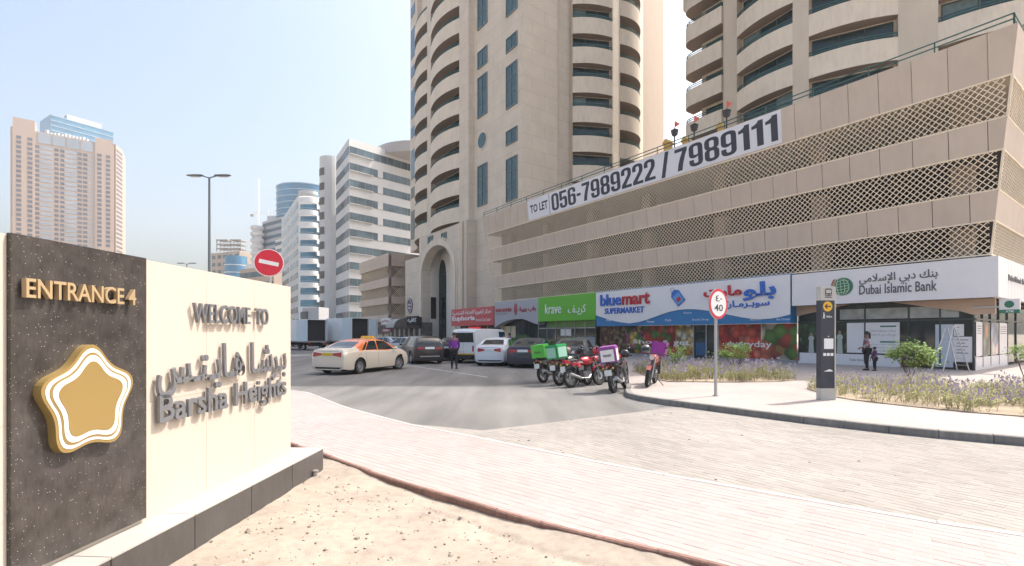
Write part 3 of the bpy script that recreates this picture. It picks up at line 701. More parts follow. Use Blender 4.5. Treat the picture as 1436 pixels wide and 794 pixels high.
bs = shop('supermarket_sign', 'wide white and blue fascia sign with blue and red letters above the supermarket', 'sign')
m_blue = M('sign_blue', (.015, .17, .40), .35, .04); m_lblue2 = M('letter_blue', (.01, .12, .50), .3, .03); m_lred = M('letter_red', (.45, .01, .03), .3, .03)
X0 = FX(836,-.86); X1 = FX(1108.5,-.86); zb_ = 2.12; zt_ = 4.66
obj('blue_board', MB().box(X0, X1, -.85, -.1, zb_, zt_+.04), m_blue, bs)
wave = [(75,345),(180,380),(240,392),(300,400),(360,392),(420,375),(490,350),(560,325),(620,311),(680,305),(740,305),(800,311),(860,318),(960,340),(1060,360),(1130,370),(1190,372),(1250,368),(1300,360),(1375,340)]
wv = [(FX(820+a/4.787,-.86), pz(820+a/4.787, 370+b/4.787, -.86)) for a, b in wave]
wv[0] = (X0, wv[0][1]); wv[-1] = (X1, wv[-1][1])
obj('white_panel', MB().plate([(X0, zt_), (X1, zt_)]+wv[::-1], -.90, -.851), m_signwhite, bs)
def bt(s, a, b, y0_, y1_, mat, bold=.03, d=.09, y=-.902):
    mid = (a+b)/2; text('lettering', s, FX(a,-.86), FX(b,-.86), pz(mid,y1_,-.86), pz(mid,y0_,-.86), y, mat, bs, d, bold, 3)
bt('blue', 843, 872, 412.5, 429, m_lblue2, .022); bt('mart', 873.5, 912, 411.5, 427, m_lred, .022)
bt('SUPERMARKET', 849, 904, 431, 439.5, m_lblue2, .02, .05)
bt('بلو', 1043, 1089, 395, 421, m_lblue2, .03); bt('مارت', 988, 1041, 401, 420, m_lred, .03)
bt('سوبـرمـاركت', 1000, 1080, 421, 433, m_lblue2, .02, .05)
for s_, a, b, y_ in (('Dairy', 959, 970, 439), ('Book Shop', 971, 994, 448.5), ('Fish', 933, 941, 449), ('Flower', 907, 918, 451), ('Ice Cream', 1089, 1107.5, 447.5), ('Bakery', 1052, 1067, 448.5), ('Meat', 850, 857, 449)):
    text('lettering', s_, FX(a,-.86), FX(b,-.86), pz((a+b)/2, y_+1.6, -.86), pz((a+b)/2, y_-1.6, -.86), -.852, m_signwhite, bs, .004)
tx, tz = FX(951,-.86), pz(951,417,-.86)
def rot(pts, a, cx, cz): return [(cx+p[0]*math.cos(a)-p[1]*math.sin(a), cz+p[0]*math.sin(a)+p[1]*math.cos(a)) for p in pts]
tg = obj('price_tag', MB().plate(rot([(-.32,-.5),(.32,-.5),(.34,.3),(.14,.52),(-.14,.52),(-.34,.3)], R(38), tx, tz), -.96, -.902), m_lblue2, bs)
tgp = rot([(-.26,-.44),(.26,-.44),(.27,.22),(-.27,.22)], R(38), tx, tz); obj('tag_print', MB().plate(tgp, -.965, -.961), M('tag_pale_blue', (.10,.30,.60), .4), tg)
obj('tag_print', MB().plate(rot([(-.16,-.3),(.16,-.3),(.16,-.05),(-.16,-.05)], R(38), tx, tz), -.97, -.966), m_lred, tg)
ring = rot([(0,.62)], R(38), tx, tz)[0]
obj('tag_ring', MB().path([(ring[0]+.14*math.cos(q*math.pi/6), -.93, ring[1]+.14*math.sin(q*math.pi/6)) for q in range(13)], .02, 5), m_steel, tg)

# green takeaway
kr = shop('green_shop_front', 'glazed shopfront with grey panels beneath the bright green sign')
x0_, x1_ = FX(755.5,0), FX(836,0)-.02
obj('glazing', MB().box(x0_, x1_, 0, .05, .0, 2.7), m_shopglass, kr)
m_gp = M('pale_green_pane', (.12, .30, .06), .2, .1)
for i in range(6):
    xx = x0_+(x1_-x0_)*i/6; obj('mullion', MB().box(xx, xx+.06, -.05, -.002, 0, 2.7), m_steel, kr)
    if i > 0: obj('green_pane', MB().box(xx+.07, xx+(x1_-x0_)/6-.02, -.02, -.004, 2.12, 2.65), m_gp, kr)
obj('transom', MB().box(x0_, x1_, -.052, -.001, 2.0, 2.08), m_steel, kr)
obj('grey_panel', MB().box(x1_-2.1, x1_-.02, -.06, -.021, 0, 1.3), MATS['grey_panel'], kr)
obj('pale_panel', MB().box(x0_+3.0, x0_+4.3, -.03, -.01, 1.4, 1.95), m_signwhite, kr)
ks = shop('green_sign', 'bright green fascia sign with white lettering above the glazed takeaway', 'sign')
m_kg = M('sign_green', (.10, .42, .02), .4, .03)
K0, K1 = FX(755.2,-.9), FX(835.3,-.9)
obj('sign_box', MB().box(K0, K1, -.93, -.1, 2.62, 4.68), m_kg, ks)
text('lettering', 'krave', FX(765,-.93), FX(787,-.93), pz(776,440,-.93), pz(776,426,-.93), -.932, m_white, ks, .05, .0)
text('lettering', 'كريـف', FX(797,-.93), FX(822,-.93), pz(809,442,-.93), pz(809,427,-.93), -.932, m_white, ks, .05, .0)
# grey salon sign
gs_ = shop('grey_shop_front', 'shopfront with cream poster and dark glass under the arched grey sign')
x0_, x1_ = FX(694,0), FX(755,0)-.02
obj('glazing', MB().box(x0_, x1_, 0, .05, 0, 3.3), m_shopglass, gs_)
obj('poster', MB().box(x0_+1.2, x0_+3.6, -.03, -.005, 1.2, 2.3), M('cream_poster', (.60,.50,.34), .6), gs_)
for i in range(5):
    xx = x0_+(x1_-x0_)*i/5; obj('mullion', MB().box(xx, xx+.06, -.05, -.002, 0, 3.3), m_frame, gs_)
gg = shop('grey_sign', 'light grey fascia sign with arched underside and dull red letters', 'sign')
G0, G1 = FX(693.6,-.86), FX(755,-.86)-.01
arc = [(225,395),(250,372),(300,345),(340,329),(380,320),(415,313),(450,312),(485,315),(520,325),(550,337),(580,350),(625,365)]
ga = [(FX(660+a/6.615,-.86), pz(660+a/6.615, 400+b/6.615, -.86)) for a, b in arc]; ga[0] = (G0, ga[0][1]); ga[-1] = (G1, ga[-1][1])
obj('sign_board', MB().plate([(G0, 4.68), (G1, 4.68)]+ga[::-1], -.86, -.1), M('sign_grey', (.36,.36,.40), .45, .03), gg)
m_dred = M('dull_red', (.33, .03, .05), .4)
text('lettering', 'BAB BAHIA', FX(695.5,-.86), FX(718,-.86), pz(706,437.5,-.86), pz(706,432.5,-.86), -.862, m_dred, gg, .04, .03)
text('lettering', 'باب بهية', FX(728,-.86), FX(751.5,-.86), pz(740,437.5,-.86), pz(740,430,-.86), -.862, m_dred, gg, .04, .03)
text('lettering', 'BEAUTY LOUNGE', FX(696,-.86), FX(711,-.86), pz(704,441,-.86), pz(704,439.6,-.86), -.862, m_tgrey, gg, .01, .0)
ex_, ez_ = FX(723.3,-.86), pz(723.3,434,-.86)
obj('crest', MB().plate([(ex_-.22,ez_+.25),(ex_-.1,ez_+.55),(ex_+.1,ez_+.55),(ex_+.22,ez_+.25),(ex_+.25,ez_-.2),(ex_,ez_-.6),(ex_-.25,ez_-.2)], -.9, -.861), m_dred, gg)

# red sign on the tower base
rs = shop('red_sign', 'red fascia sign with white lettering above the care centre windows', 'sign')
R0, R1 = FX(633,-.86), FX(692.6,-.86)-.01
obj('sign_box', MB().box(R0, R1, -.86, -.2, 2.42, 4.3), M('sign_red', (.50,.06,.07), .4, .04), rs)
text('lettering', 'Euphoria', FX(634.5,-.86), FX(666,-.86), pz(650,451.5,-.86), pz(650,443,-.86), -.862, m_white, rs, .02, .03)
text('lettering', 'Personal Care Center', FX(667.5,-.86), FX(688,-.86), pz(677,450.5,-.86), pz(677,446,-.86), -.862, m_white, rs, .01, .0)
text('lettering', 'مركز ايفوريا للعناية الشخصية', FX(634.5,-.86), FX(688.5,-.86), pz(662,442,-.86), pz(662,434.5,-.86), -.862, m_white, rs, .02, .01)
cf = shop('care_centre_front', 'narrow shopfront with glowing red window letters under the red sign')
obj('glazing', MB().box(R0, R1, .35, .42, 0, 2.45), m_shopglass, cf)
obj('red_neon', MB().box(FX(658,-.2), FX(674,-.2), -.25, -.2, 1.9, 2.3), M('red_neon', (.8,.02,.03), .4, emit=.25), cf)
for i in range(5): obj('mullion', MB().box(R0+i*1.9, R0+i*1.9+.08, .28, .345, 0, 2.45), m_clad, cf)

# banner on the parapet band
bn = shop('banner', 'long white banner with big dark phone numbers hung along the podium parapet', 'banner')
B0, B1 = FX(741,-1.4), FX(1096,-1.42); bz0, bz1 = 11.62, 13.30
def onlean(mb, d):                    # shear flat lettering onto the leaning wall
    mb.v = [(v[0], v[1]-a_(v[2]+ZB)-d, v[2]) for v in mb.v]; return mb
m_ban = M('banner_vinyl', (.70, .70, .74), .5, .05, .7)
mb = MB(); n = 24
for i in range(n):
    xa, xb = B0+(B1-B0)*i/n, B0+(B1-B0)*(i+1)/n
    mb.box(xa, xb, -.012, -.002, zl(bz0), zl(bz1))
onlean(mb, .004); obj('banner_sheet', mb, m_ban, bn)
m_navy = M('banner_ink', (.025, .027, .045), .5, .08)
def rrect(x0, y0, x1, y1, c):
    p = []
    for cx_, cy_, a0 in ((x1-c, y1-c, 0), (x0+c, y1-c, 90), (x0+c, y0+c, 180), (x1-c, y0+c, 270)):
        p += [(cx_+c*math.cos(R(a0+q*30)), cy_+c*math.sin(R(a0+q*30))) for q in range(4)]
    return p
SIX = [(0,.35),(.05,.18),(.17,.06),(.38,0),(.62,0),(.83,.06),(.95,.18),(1,.35),(1,.95),(.95,1.12),(.83,1.23),(.65,1.27),(.5,1.25),(.34,1.15),(.34,1.62),(.37,1.7),(.44,1.74),(.56,1.74),(.63,1.7),(.66,1.62),(.66,1.4),(1,1.4),(1,1.65),(.95,1.82),(.83,1.94),(.62,2),(.38,2),(.17,1.94),(.05,1.82),(0,1.65)]
H6 = rrect(.34, .26, .66, 1.02, .12)
GL = {
 '0': (1, rrect(0, 0, 1, 2, .36), [rrect(.34, .26, .66, 1.74, .14)]),
 '1': (.68, [(.30,0),(.68,0),(.68,2),(.40,2),(.33,1.84),(.2,1.74),(0,1.66),(0,1.42),(.30,1.45)], []),
 '2': (1, [(0,0),(1,0),(1,.28),(.44,.28),(.60,.58),(.86,.98),(.97,1.2),(1,1.38),(1,1.65),(.95,1.82),(.83,1.94),(.62,2),(.38,2),(.17,1.94),(.05,1.82),(0,1.65),(0,1.3),(.34,1.3),(.34,1.62),(.37,1.7),(.44,1.74),(.56,1.74),(.63,1.7),(.66,1.62),(.66,1.36),(.60,1.18),(.30,.72),(.06,.4),(0,.22)], []),
 '5': (1, [(0,.62),(0,.35),(.05,.18),(.17,.06),(.38,0),(.62,0),(.83,.06),(.95,.18),(1,.35),(1,1.0),(.95,1.18),(.83,1.28),(.65,1.31),(.5,1.29),(.34,1.2),(.34,1.71),(.95,1.71),(.95,2),(0,2),(0,.9),(.34,.9),(.37,.98),(.44,1.02),(.56,1.02),(.63,.98),(.66,.9),(.66,.38),(.63,.3),(.56,.26),(.44,.26),(.37,.3),(.34,.38),(.34,.62)], []),
 '6': (1, SIX, [H6]), '9': (1, [(1-x, 2-y) for x, y in SIX], [[(1-x, 2-y) for x, y in H6]]),
 '7': (.95, [(0,2),(.95,2),(.95,1.72),(.80,1.3),(.62,.6),(.54,0),(.17,0),(.24,.55),(.38,1.1),(.60,1.70),(0,1.70)], []),
 '8': (1, [(0,.35),(.05,.18),(.17,.06),(.38,0),(.62,0),(.83,.06),(.95,.18),(1,.35),(1,.78),(.95,.93),(.84,1.03),(.95,1.13),(1,1.28),(1,1.65),(.95,1.82),(.83,1.94),(.62,2),(.38,2),(.17,1.94),(.05,1.82),(0,1.65),(0,1.28),(.05,1.13),(.16,1.03),(.05,.93),(0,.78)], [rrect(.34,.25,.66,.88,.12), rrect(.34,1.16,.66,1.75,.12)]),
 '-': (.55, [(0,.78),(.5,.78),(.5,1.08),(0,1.08)], []), '/': (.62, [(0,-.05),(.27,-.05),(.62,2.05),(.35,2.05)], []),
}
def glyphs(s, x0, x1, z0, z1, y0, y1):
    tot = sum(GL[c][0]+.13 for c in s)-.13; kx = (x1-x0)/tot; kz = (z1-z0)/2; x = x0; mb = MB()
    for c in s:
        w_, outer, holes = GL[c]; loops = [outer]+holes; pts = [p for l in loops for p in l]
        tr = tessellate_polygon([[Vector((p[0], p[1], 0)) for p in l] for l in loops]); n = len(pts)
        vs = [(x+p[0]*kx, y0, z0+p[1]*kz) for p in pts]+[(x+p[0]*kx, y1, z0+p[1]*kz) for p in pts]; fs = []
        for a, b, d_ in tr:
            k = (pts[b][0]-pts[a][0])*(pts[d_][1]-pts[a][1])-(pts[d_][0]-pts[a][0])*(pts[b][1]-pts[a][1])
            fs.append((a, b, d_) if k > 0 else (a, d_, b))
        o = 0
        for l in loops:
            m = len(l); fs += [(o+q, o+q+n, o+(q+1) % m+n, o+(q+1) % m) for q in range(m)]; o += m
        mb.add(vs, fs); x += (w_+.13)*kx
    return mb
def ban(s, a, b, z0_, z1_, bold):
    if s[0] in GL:
        for ch, mb in [(s, glyphs(s, FX(a,-1.4), FX(b,-1.4), zl(z0_), zl(z1_), -.0155, -.0125))]: obj('lettering', onlean(mb, .004), m_navy, bn)
    else: obj('lettering', onlean(text_mb(s, FX(a,-1.4), FX(b,-1.4), zl(z0_), zl(z1_), -.014, .003, bold), .004), m_navy, bn)
ban('TO LET', 744, 768.5, 12.15, 12.85, .03)
ban('056-7989222', 774, 919, 11.80, 13.14, .05); ban('/', 927, 939, 11.72, 13.2, .05); ban('7989111', 947, 1091, 11.80, 13.14, .05)
mb = onlean(MB().box(FX(770.5,-1.4), FX(770.5,-1.4)+.05, -.016, -.013, zl(bz0), zl(bz1)), .004); obj('divider_line', mb, m_navy, bn)

# ================================================================== TOWERS
def ppl(a, b, out0, out1, z0, z1, e=0.):      # slab along a->b standing out0..out1 from the line (a left, b right seen from outside)
    d = (b-a).normalized(); n = Vector((d.y, -d.x)); a = a+d*e; b = b-d*e
    q = [a+n*out1, b+n*out1, b+n*out0, a+n*out0]
    return MB().hexa([(*p, z0) for p in q], [(*p, z1) for p in q])
def arcpts(Pa, Pb, bulge, n=8):
    d = (Pb-Pa); nrm = Vector((d.y, -d.x)).normalized()         # outward: right of P->Q
    return [Pa.lerp(Pb, k/n)+nrm*bulge*(1-(2*k/n-1)**2) for k in range(n+1)]
def balcony_stack(root, Pa, Pb, bulge, zs, depth=.65, ph=1.75, glass=True, matb=None):
    """Pa left, Pb right as seen from outside, world xy. Shared meshes, one balcony per floor."""
    I = inv(root); d = (Pb-Pa).normalized(); inn = Vector((-d.y, d.x))
    arc = arcpts(Pa, Pb, bulge); arcin = [p+inn*.16 for p in arcpts(Pa, Pb, bulge)]
    mb = MB(); mb.prism([tuple(p) for p in arc]+[tuple(Pb+inn*depth), tuple(Pa+inn*depth)], 0, .32)
    par = MB(); par.prism([tuple(p) for p in arc]+[tuple(p) for p in arcin[::-1]], .321, ph); mb.add(par.v, par.f)
    mb.xf(I); me = mesh('balcony', mb, [matb or m_balc, m_shaded], True, 30)
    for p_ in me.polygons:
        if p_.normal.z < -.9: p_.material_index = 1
    rb = MB(); ap = [p+inn*.08 for p in arc]
    for zz in (ph+.16, ph+.34): rb.path([(p.x, p.y, zz) for p in ap], .05, 4)
    for k in range(0, 9, 2): rb.tube((ap[k].x, ap[k].y, ph), (ap[k].x, ap[k].y, ph+.34), .02, 4)
    rb.xf(I); rme = mesh('railing', rb, m_rail)
    A = Pa+inn*(depth-.02); B = Pb+inn*(depth-.02); q = -inn
    gm = MB(); g0 = A.lerp(B, .05); g1 = A.lerp(B, .96)
    gm.prism([tuple(g0), tuple(g0+q*.04), tuple(g1+q*.04), tuple(g1)][::-1], .35, 3.05); gm.xf(I); gme = mesh('sliding_window', gm, m_darkglass)
    fm = MB()
    for k in (0, .34, .67, 1): c = g0.lerp(g1, k)+q*.06; fm.tube((c.x, c.y, .35), (c.x, c.y, 3.05), .035, 4)
    for z_ in (.36, 3.04): a = g0+q*.06; b = g1+q*.06; fm.tube((a.x, a.y, z_), (b.x, b.y, z_), .035, 4)
    fm.xf(I); fme = mesh('frame', fm, m_frame)
    cm = MB(); g2 = g0.lerp(g1, .36); cm.prism([tuple(g0+q*.041), tuple(g0+q*.05), tuple(g2+q*.05), tuple(g2+q*.041)][::-1], .4, 3.0); cm.xf(I); cme = mesh('blind', cm, m_blind)
    cm = MB(); g2 = g0.lerp(g1, .66); cm.prism([tuple(g2+q*.041), tuple(g2+q*.05), tuple(g1+q*.05), tuple(g1+q*.041)][::-1], .4, 3.0); cm.xf(I); cme2 = mesh('blind', cm, m_blind)
    for z in zs:
        b = link(bpy.data.objects.new('balcony', me), root); b.location.z = z
        r = link(bpy.data.objects.new('railing', rme), b)
        g = link(bpy.data.objects.new('sliding_window', gme), root); g.location.z = z
        link(bpy.data.objects.new('frame', fme), g)
        if rnd.random() < .22: link(bpy.data.objects.new('blind', rnd.choice((cme, cme2))), g)
def notch(Pa, Pb, depth=.65):
    d = (Pb-Pa).normalized(); inn = Vector((-d.y, d.x)); return [Pa, Pa+inn*depth, Pb+inn*depth, Pb]
def w2(t, v): p = P0+U*t+V*v; return Vector((p.x, p.y))

t1 = thing('round_bay_tower', 'tall beige tower with curved balcony stacks and a great arched doorway', 'building', (*w2(48, 12), 0))
I1 = inv(t1); VF = 1.6
tC = TT(732.5, VF)
A0, A1 = w2(TT(585,3.6), 3.6), w2(TT(599,1.3), 1.3); B0_, B1_ = w2(TT(604,.9), .9), w2(TT(644,.9), .9)
C0, C1 = w2(tC, SV(803, tC)), w2(tC-2.0, SV(859, tC-2.0)); D0, D1 = w2(tC-1.7, SV(869.5, tC-1.7)), w2(tC-.3, SV(897, tC-.3))
Zt1 = 60
tE = TT(575.5, 4.6); tF = TT(583.5, 4.2)
front = [w2(tE, 9), w2(tE, 4.6), w2(tF, 4.2)]+notch(A0, A1)+notch(B0_, B1_)+[w2(TT(657,.9), .9), w2(TT(657,.9)+.0, VF), w2(tC, VF), w2(tC, SV(782, tC)), w2(tC+.7, SV(783, tC+.7)), w2(tC+.7, SV(802, tC+.7)-.3)]+notch(C0, C1)+[C1+(D0-C1)*.02]+notch(D0, D1, 1.2)
sideback = [w2(tC+.8, SV(899, tC+.8)+.2), w2(tC+8, 30), w2(58, 30)]
mb = MB().prism([tuple(p) for p in front+sideback], 14.6, Zt1).xf(I1)
me = mesh('tower_wall', mb, [m_clad2, m_clad3]); 
dU = Vector((U.x, U.y, 0))
for p_ in me.polygons:
    if abs(p_.normal.dot(dU)) > .8: p_.material_index = 1
obj('tower_wall', me, None, t1)
zs1 = [14.9+3.18*k for k in range(10)]
balcony_stack(t1, A0, A1, .9, zs1); balcony_stack(t1, B0_, B1_, .75, zs1)
balcony_stack(t1, C0, C1, .35, [z for z in zs1]); balcony_stack(t1, D0, D1, .9, [z for z in zs1], depth=1.2)
# wing behind, turned to catch the sun, warm light put into its colour
mb = MB().prism([(16.15, 61.8), (25.9, 83.4), (18, 90), (2, 72), (8, 64)], 0, 58).xf(I1)
obj('rear_wing', mb, m_sunlit, t1)
# windows of the flat face
def twin(px0, px1, z0_, z1_, v, root=t1, I=I1):
    t0, t1_ = TT(px0, v), TT(px1, v); f = MB(); e = .09
    def bx(ta, tb, d0, d1, za, zb):
        q = [w2(ta, v-d1), w2(tb, v-d1), w2(tb, v-d0), w2(ta, v-d0)]; return MB().hexa([(*p, za) for p in q], [(*p, zb) for p in q])
    g = bx(t0, t1_, .0, .05, z0_, z1_)
    for (ta, tb, za, zb) in ((t0+.1, t0, z0_-.1, z1_+.1), (t1_, t1_-.1, z0_-.1, z1_+.1), (t0, t1_, z1_, z1_+.1), (t0, t1_, z0_-.1, z0_), ((t0+t1_)/2+.03, (t0+t1_)/2-.03, z0_, z1_)):
        b = bx(ta, tb, .0, .11, za, zb); f.add(b.v, b.f)
    z = z0_+1.45
    while z < z1_-.5: b = bx(t0, t1_, .0, .09, z, z+.06); f.add(b.v, b.f); z += 1.45
    w_ = obj('window', g.xf(I), m_glass2, root); obj('frame', f.xf(I), MATS['window_frame_grey'], w_)
M('window_frame_grey', (.14, .17, .17), .5)
for k in range(3):
    zo = 9.6*k
    if k != 1: pass
    twin(671, 683, FZ(677,287,VF)+zo*1.04, FZ(677,232,VF)+zo*1.04, VF)
    twin(711, 725, FZ(718,280,VF)+zo, FZ(718,222,VF)+zo, VF)
    twin(711, 725, FZ(718,200,VF)+zo, FZ(718,182,VF)+zo, VF)
twin(671, 683, FZ(677,92,VF), FZ(677,70,VF), VF)
tc_, zc_ = TT(676.5, VF), FZ(676.5, 197, VF)
q = []
g = MB(); fr = MB()
def disc3(c2, z, r, n_, d0, d1, N_=20):
    pts0 = []; 
    for k in range(N_):
        a = 2*math.pi*k/N_; p = w2(c2+r*math.cos(a), VF-d1); pts0.append((p.x, p.y, z+r*math.sin(a)))
    pts1 = []
    for k in range(N_):
        a = 2*math.pi*k/N_; p = w2(c2+r*math.cos(a), VF-d0); pts1.append((p.x, p.y, z+r*math.sin(a)))
    return MB().add(pts0+pts1, [tuple(range(N_)), tuple(range(2*N_-1, N_-1, -1))]+[(k, k+N_, (k+1)%N_+N_, (k+1)%N_) for k in range(N_)])
m_ = disc3(tc_, zc_, 1.02, 0, 0, .07); m_.fix = True; w_ = obj('round_window', m_.xf(I1), m_balc, t1)
m_ = disc3(tc_, zc_, .85, 0, .071, .09); m_.fix = True; obj('pane', m_.xf(I1), m_glass2, w_)
# narrow windows at the far left strip
for k in range(4):
    for (z0_, z1_) in ((16.5+9.5*k, 21+9.5*k), (23+9.5*k, 24.6+9.5*k)):
        a = w2(tE-.5, 4.53); b = w2(tF+.5, 4.27); nn = Vector((b.y-a.y, -(b.x-a.x))).normalized()
        q = [a, b, b+nn*.06, a+nn*.06]; mm = MB().hexa([(*p, z0_) for p in q], [(*p, z1_) for p in q]); mm.fix = True
        obj('window', mm.xf(I1), m_glass2, t1)
# base of the tower with the arch
m_basew = MATS['jointed_cladding']
bw_ = MB()
tL, tR = TT(588,.6), TT(657,.6)
ta, tb = TT(592.5,.6), TT(636,.6); tm = (ta+tb)/2; hw2 = abs(ta-tb)/2; zs_, zh = 9.4, 3.4
outl = [(-tL, 0), (-ta, 0)]+[(-tm-hw2*math.cos(q*math.pi/16), zs_+zh*math.sin(q*math.pi/16)) for q in range(17)]+[(-tb, 0), (-tR, 0), (-tR, 14.6), (-tL, 14.6)]
def toworld(mb):                      # local facade frame (x=-t, y=v) -> world
    mb.v = [(*w2(-v[0], v[1]), v[2]) for v in mb.v]; return mb
bw_.plate(outl, .6, 1.7); obj('arch_wall', toworld(bw_).xf(I1), m_basew, t1)
def archband(o1, o2, y0, y1):
    mb = MB(); A = lambda o: [(-ta-o, 0)]+[(-tm-(hw2+o)*math.cos(q*math.pi/20), zs_+(zh+o)*math.sin(q*math.pi/20)) for q in range(21)]+[(-tb+o, 0)]
    a, b = A(o1), A(o2); return mb.plate(a+b[::-1], y0, y1)
obj('arch_moulding', toworld(archband(.0, .75, .38, .6)).xf(I1), m_balc, t1)
obj('arch_moulding', toworld(archband(.75, 1.0, .5, .6)).xf(I1), m_balc, t1)
DD = SV(617, ta); gw = FX(626, DD)-FX(617, DD)
m_jamb = M('pale_jamb', (.72, .67, .60), .7, .05)
obj('recess_jamb', toworld(MB().box(-ta-.3, -ta, 1.7, DD, 0, 13)).xf(I1), m_jamb, t1)
obj('recess_jamb', toworld(MB().box(-tb, -tb+.3, 1.7, DD, 0, 13)).xf(I1), m_jamb, t1)
obj('recess_back', toworld(MB().box(-ta-.3, -tb+.3, DD, DD+.3, 0, 14.5)).xf(I1), m_jamb, t1)
obj('recess_vault', toworld(MB().box(-ta-.3, -tb+.3, 1.71, DD, 13, 14.5)).xf(I1), m_jamb, t1)
gx0 = -ta+.08; gw -= .1; mb = MB().plate([(gx0, 0), (gx0+gw, 0), (gx0+gw, 9)]+[(gx0+gw/2+gw/2*math.cos(q*math.pi/10), 9+2.6*math.sin(q*math.pi/10)) for q in range(1, 10)]+[(gx0, 9)], DD-.2, DD-.01)
gp = obj('arched_glazing', toworld(mb).xf(I1), m_darkglass, t1)
mb = MB()
for k in range(1, 9): mb.box(gx0, gx0+gw, DD-.24, DD-.2, k*1.2, k*1.2+.06)
mb.box(gx0+gw/2-.05, gx0+gw/2+.05, DD-.26, DD-.21, 0, 11.2); obj('frame', toworld(mb).xf(I1), m_frame, gp)
obj('name_board', toworld(MB().box(-ta, -ta+.12, SV(604, ta), SV(611, ta), FZ(607,447,SV(607,ta)), FZ(607,417,SV(607,ta)))).xf(I1), m_black, t1)
for pxc, pyc in ((604, 336), (623, 331)):
    twin(pxc-3, pxc+3, FZ(pxc,pyc+6.5,.5), FZ(pxc,pyc-4,.5), .58)
# flat wall between arch and podium, shallow pilasters
obj('base_wall', toworld(MB().box(-tR, -36.4+.9, VF, 2.5, 0, 14.62)).xf(I1), m_basew, t1)
for px in (646, 652): 
    tt = TT(px, .5); obj('pilaster', toworld(MB().box(-tt, -tt+.5, .42, .6, 0, 14.6)).xf(I1), m_clad, t1)
tt = TT(690,VF); obj('corner_return', toworld(MB().box(-tC+.02, -tC+.3, VF+.1, 8, 13, 14.7)).xf(I1), m_clad, t1)
obj('low_wing', toworld(MB().box(-TT(568.5,.9), -tL-.02, .9, 12, 0, 12.2)).xf(I1), m_basew, t1)
# round sign and small shop on the low wing
rl = thing('round_wall_sign', 'round purple and white sign high on the tower wall left of the arch', 'sign', (*w2(TT(575,.9), .9), FZ(575,429,.9)), RZ)
rr = .95
obj('disc', MB().plate([(rr*math.cos(q*math.pi/12), rr*1.15*math.sin(q*math.pi/12)) for q in range(24)], -.12, -.01), M('sign_purple', (.10,.06,.12), .4), rl)
obj('ring', MB().path([(rr*.85*math.cos(q*math.pi/12), -.13, rr*math.sin(q*math.pi/12)) for q in range(25)], .04, 4), m_white, rl)
text('lettering', 'مطعم', -.55, .55, -.1, .35, -.125, m_white, rl, .02, .02); text('lettering', 'CAFE', -.4, .4, -.45, -.2, -.125, m_white, rl, .02, .02)

# second tower above the block
t2 = thing('right_tower', 'beige tower with long curved balconies rising behind the phone number banner', 'building', (32, 46, 0))
I2 = inv(t2); v2 = lambda x, y: Vector((x, y))
S1a, S1b = v2(16.9, 48.9), v2(19.4, 45.3); S2a, S2b = v2(19.45, 42.3), v2(21.7, 37.8)
S3a, S3b = v2(22.4, 36.9), v2(27.1, 34.3); S4a, S4b = v2(28.6, 32.8), v2(33.6, 29.7)
dS = (S1b-S1a).normalized(); iS = Vector((-dS.y, dS.x))
fr_ = [v2(21.5, 54.0), S1a+dS*1.35+iS*1.5, S1b+iS*1.5-dS*.02, S1b+iS*.25, v2(19.55, 45.0), v2(20.6, 43.6)]+notch(S2a, S2b)+notch(S3a, S3b)+notch(S4a, S4b)+[v2(35, 29.6), v2(37.5, 31.4), v2(50, 42), v2(44, 58), v2(30, 64)]
mb = MB().prism([tuple(p) for p in fr_], 12.9, 36).xf(I2)
me = mesh('tower_wall', mb, m_clad); obj('tower_wall', me, None, t2)
zs2 = [14.5+3.2*k for k in range(7)]
def open_balconies():
    c_ = S1a+dS*1.15+iS*1.15; rim = [c_+(-iS*math.cos(q*math.pi/16)-dS*math.sin(q*math.pi/16))*1.15 for q in range(9)]; rimi = [c_+(-iS*math.cos(q*math.pi/16)-dS*math.sin(q*math.pi/16))*.99 for q in range(9)]
    pts = [S1b]+rim; inner = [S1b+iS*.16]+rimi; back = [rim[-1]+iS*.9, S1b+iS*1.49]
    pl = lambda l: [tuple(p) for p in l]
    mb = MB(); a = MB().prism(pl((pts+back)[::-1]), 0, .3); mb.add(a.v, a.f); a = MB().prism(pl((pts+[rimi[-1]]+inner[::-1][1:])[::-1]), .301, 1.62); mb.add(a.v, a.f)
    a = MB().prism(pl([S1b+iS*.165, S1b+iS*1.49, S1b+iS*1.49-dS*.14, S1b+iS*.165-dS*.14]), .301, 1.62); mb.add(a.v, a.f)
    mb.fix = True; me = mesh('balcony', mb.xf(I2), [m_balc, m_shaded], True, 30)
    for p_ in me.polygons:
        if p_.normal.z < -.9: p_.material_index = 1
    rb = MB(); rl = [S1b+iS*.08]+[(a_2+b_2)/2 for a_2, b_2 in zip(rim, rimi)]+[rim[-1]+iS*.6]
    for zz in (1.78, 1.96): rb.path([(p.x, p.y, zz) for p in rl], .045, 4)
    for p in rl[::2]: rb.tube((p.x, p.y, 1.6), (p.x, p.y, 1.96), .03, 4)
    rme = mesh('railing', rb.xf(I2), m_rail)
    w0, w1 = S1a+dS*1.9+iS*1.5, S1b-dS*.15+iS*1.5; gm = ppl(w0, w1, 0, .05, .35, 2.9).xf(I2); gme = mesh('sliding_window', gm, m_darkglass)
    fm = MB()
    for k in (0, .5, 1): p = w0.lerp(w1, k)-iS*.08; fm.tube((p.x, p.y, .35), (p.x, p.y, 2.9), .04, 4)
    fme = mesh('frame', fm.xf(I2), m_frame)
    for z in zs2:
        b = link(bpy.data.objects.new('balcony', me), t2); b.location.z = z; link(bpy.data.objects.new('railing', rme), b)
        g = link(bpy.data.objects.new('sliding_window', gme), t2); g.location.z = z; link(bpy.data.objects.new('frame', fme), g)
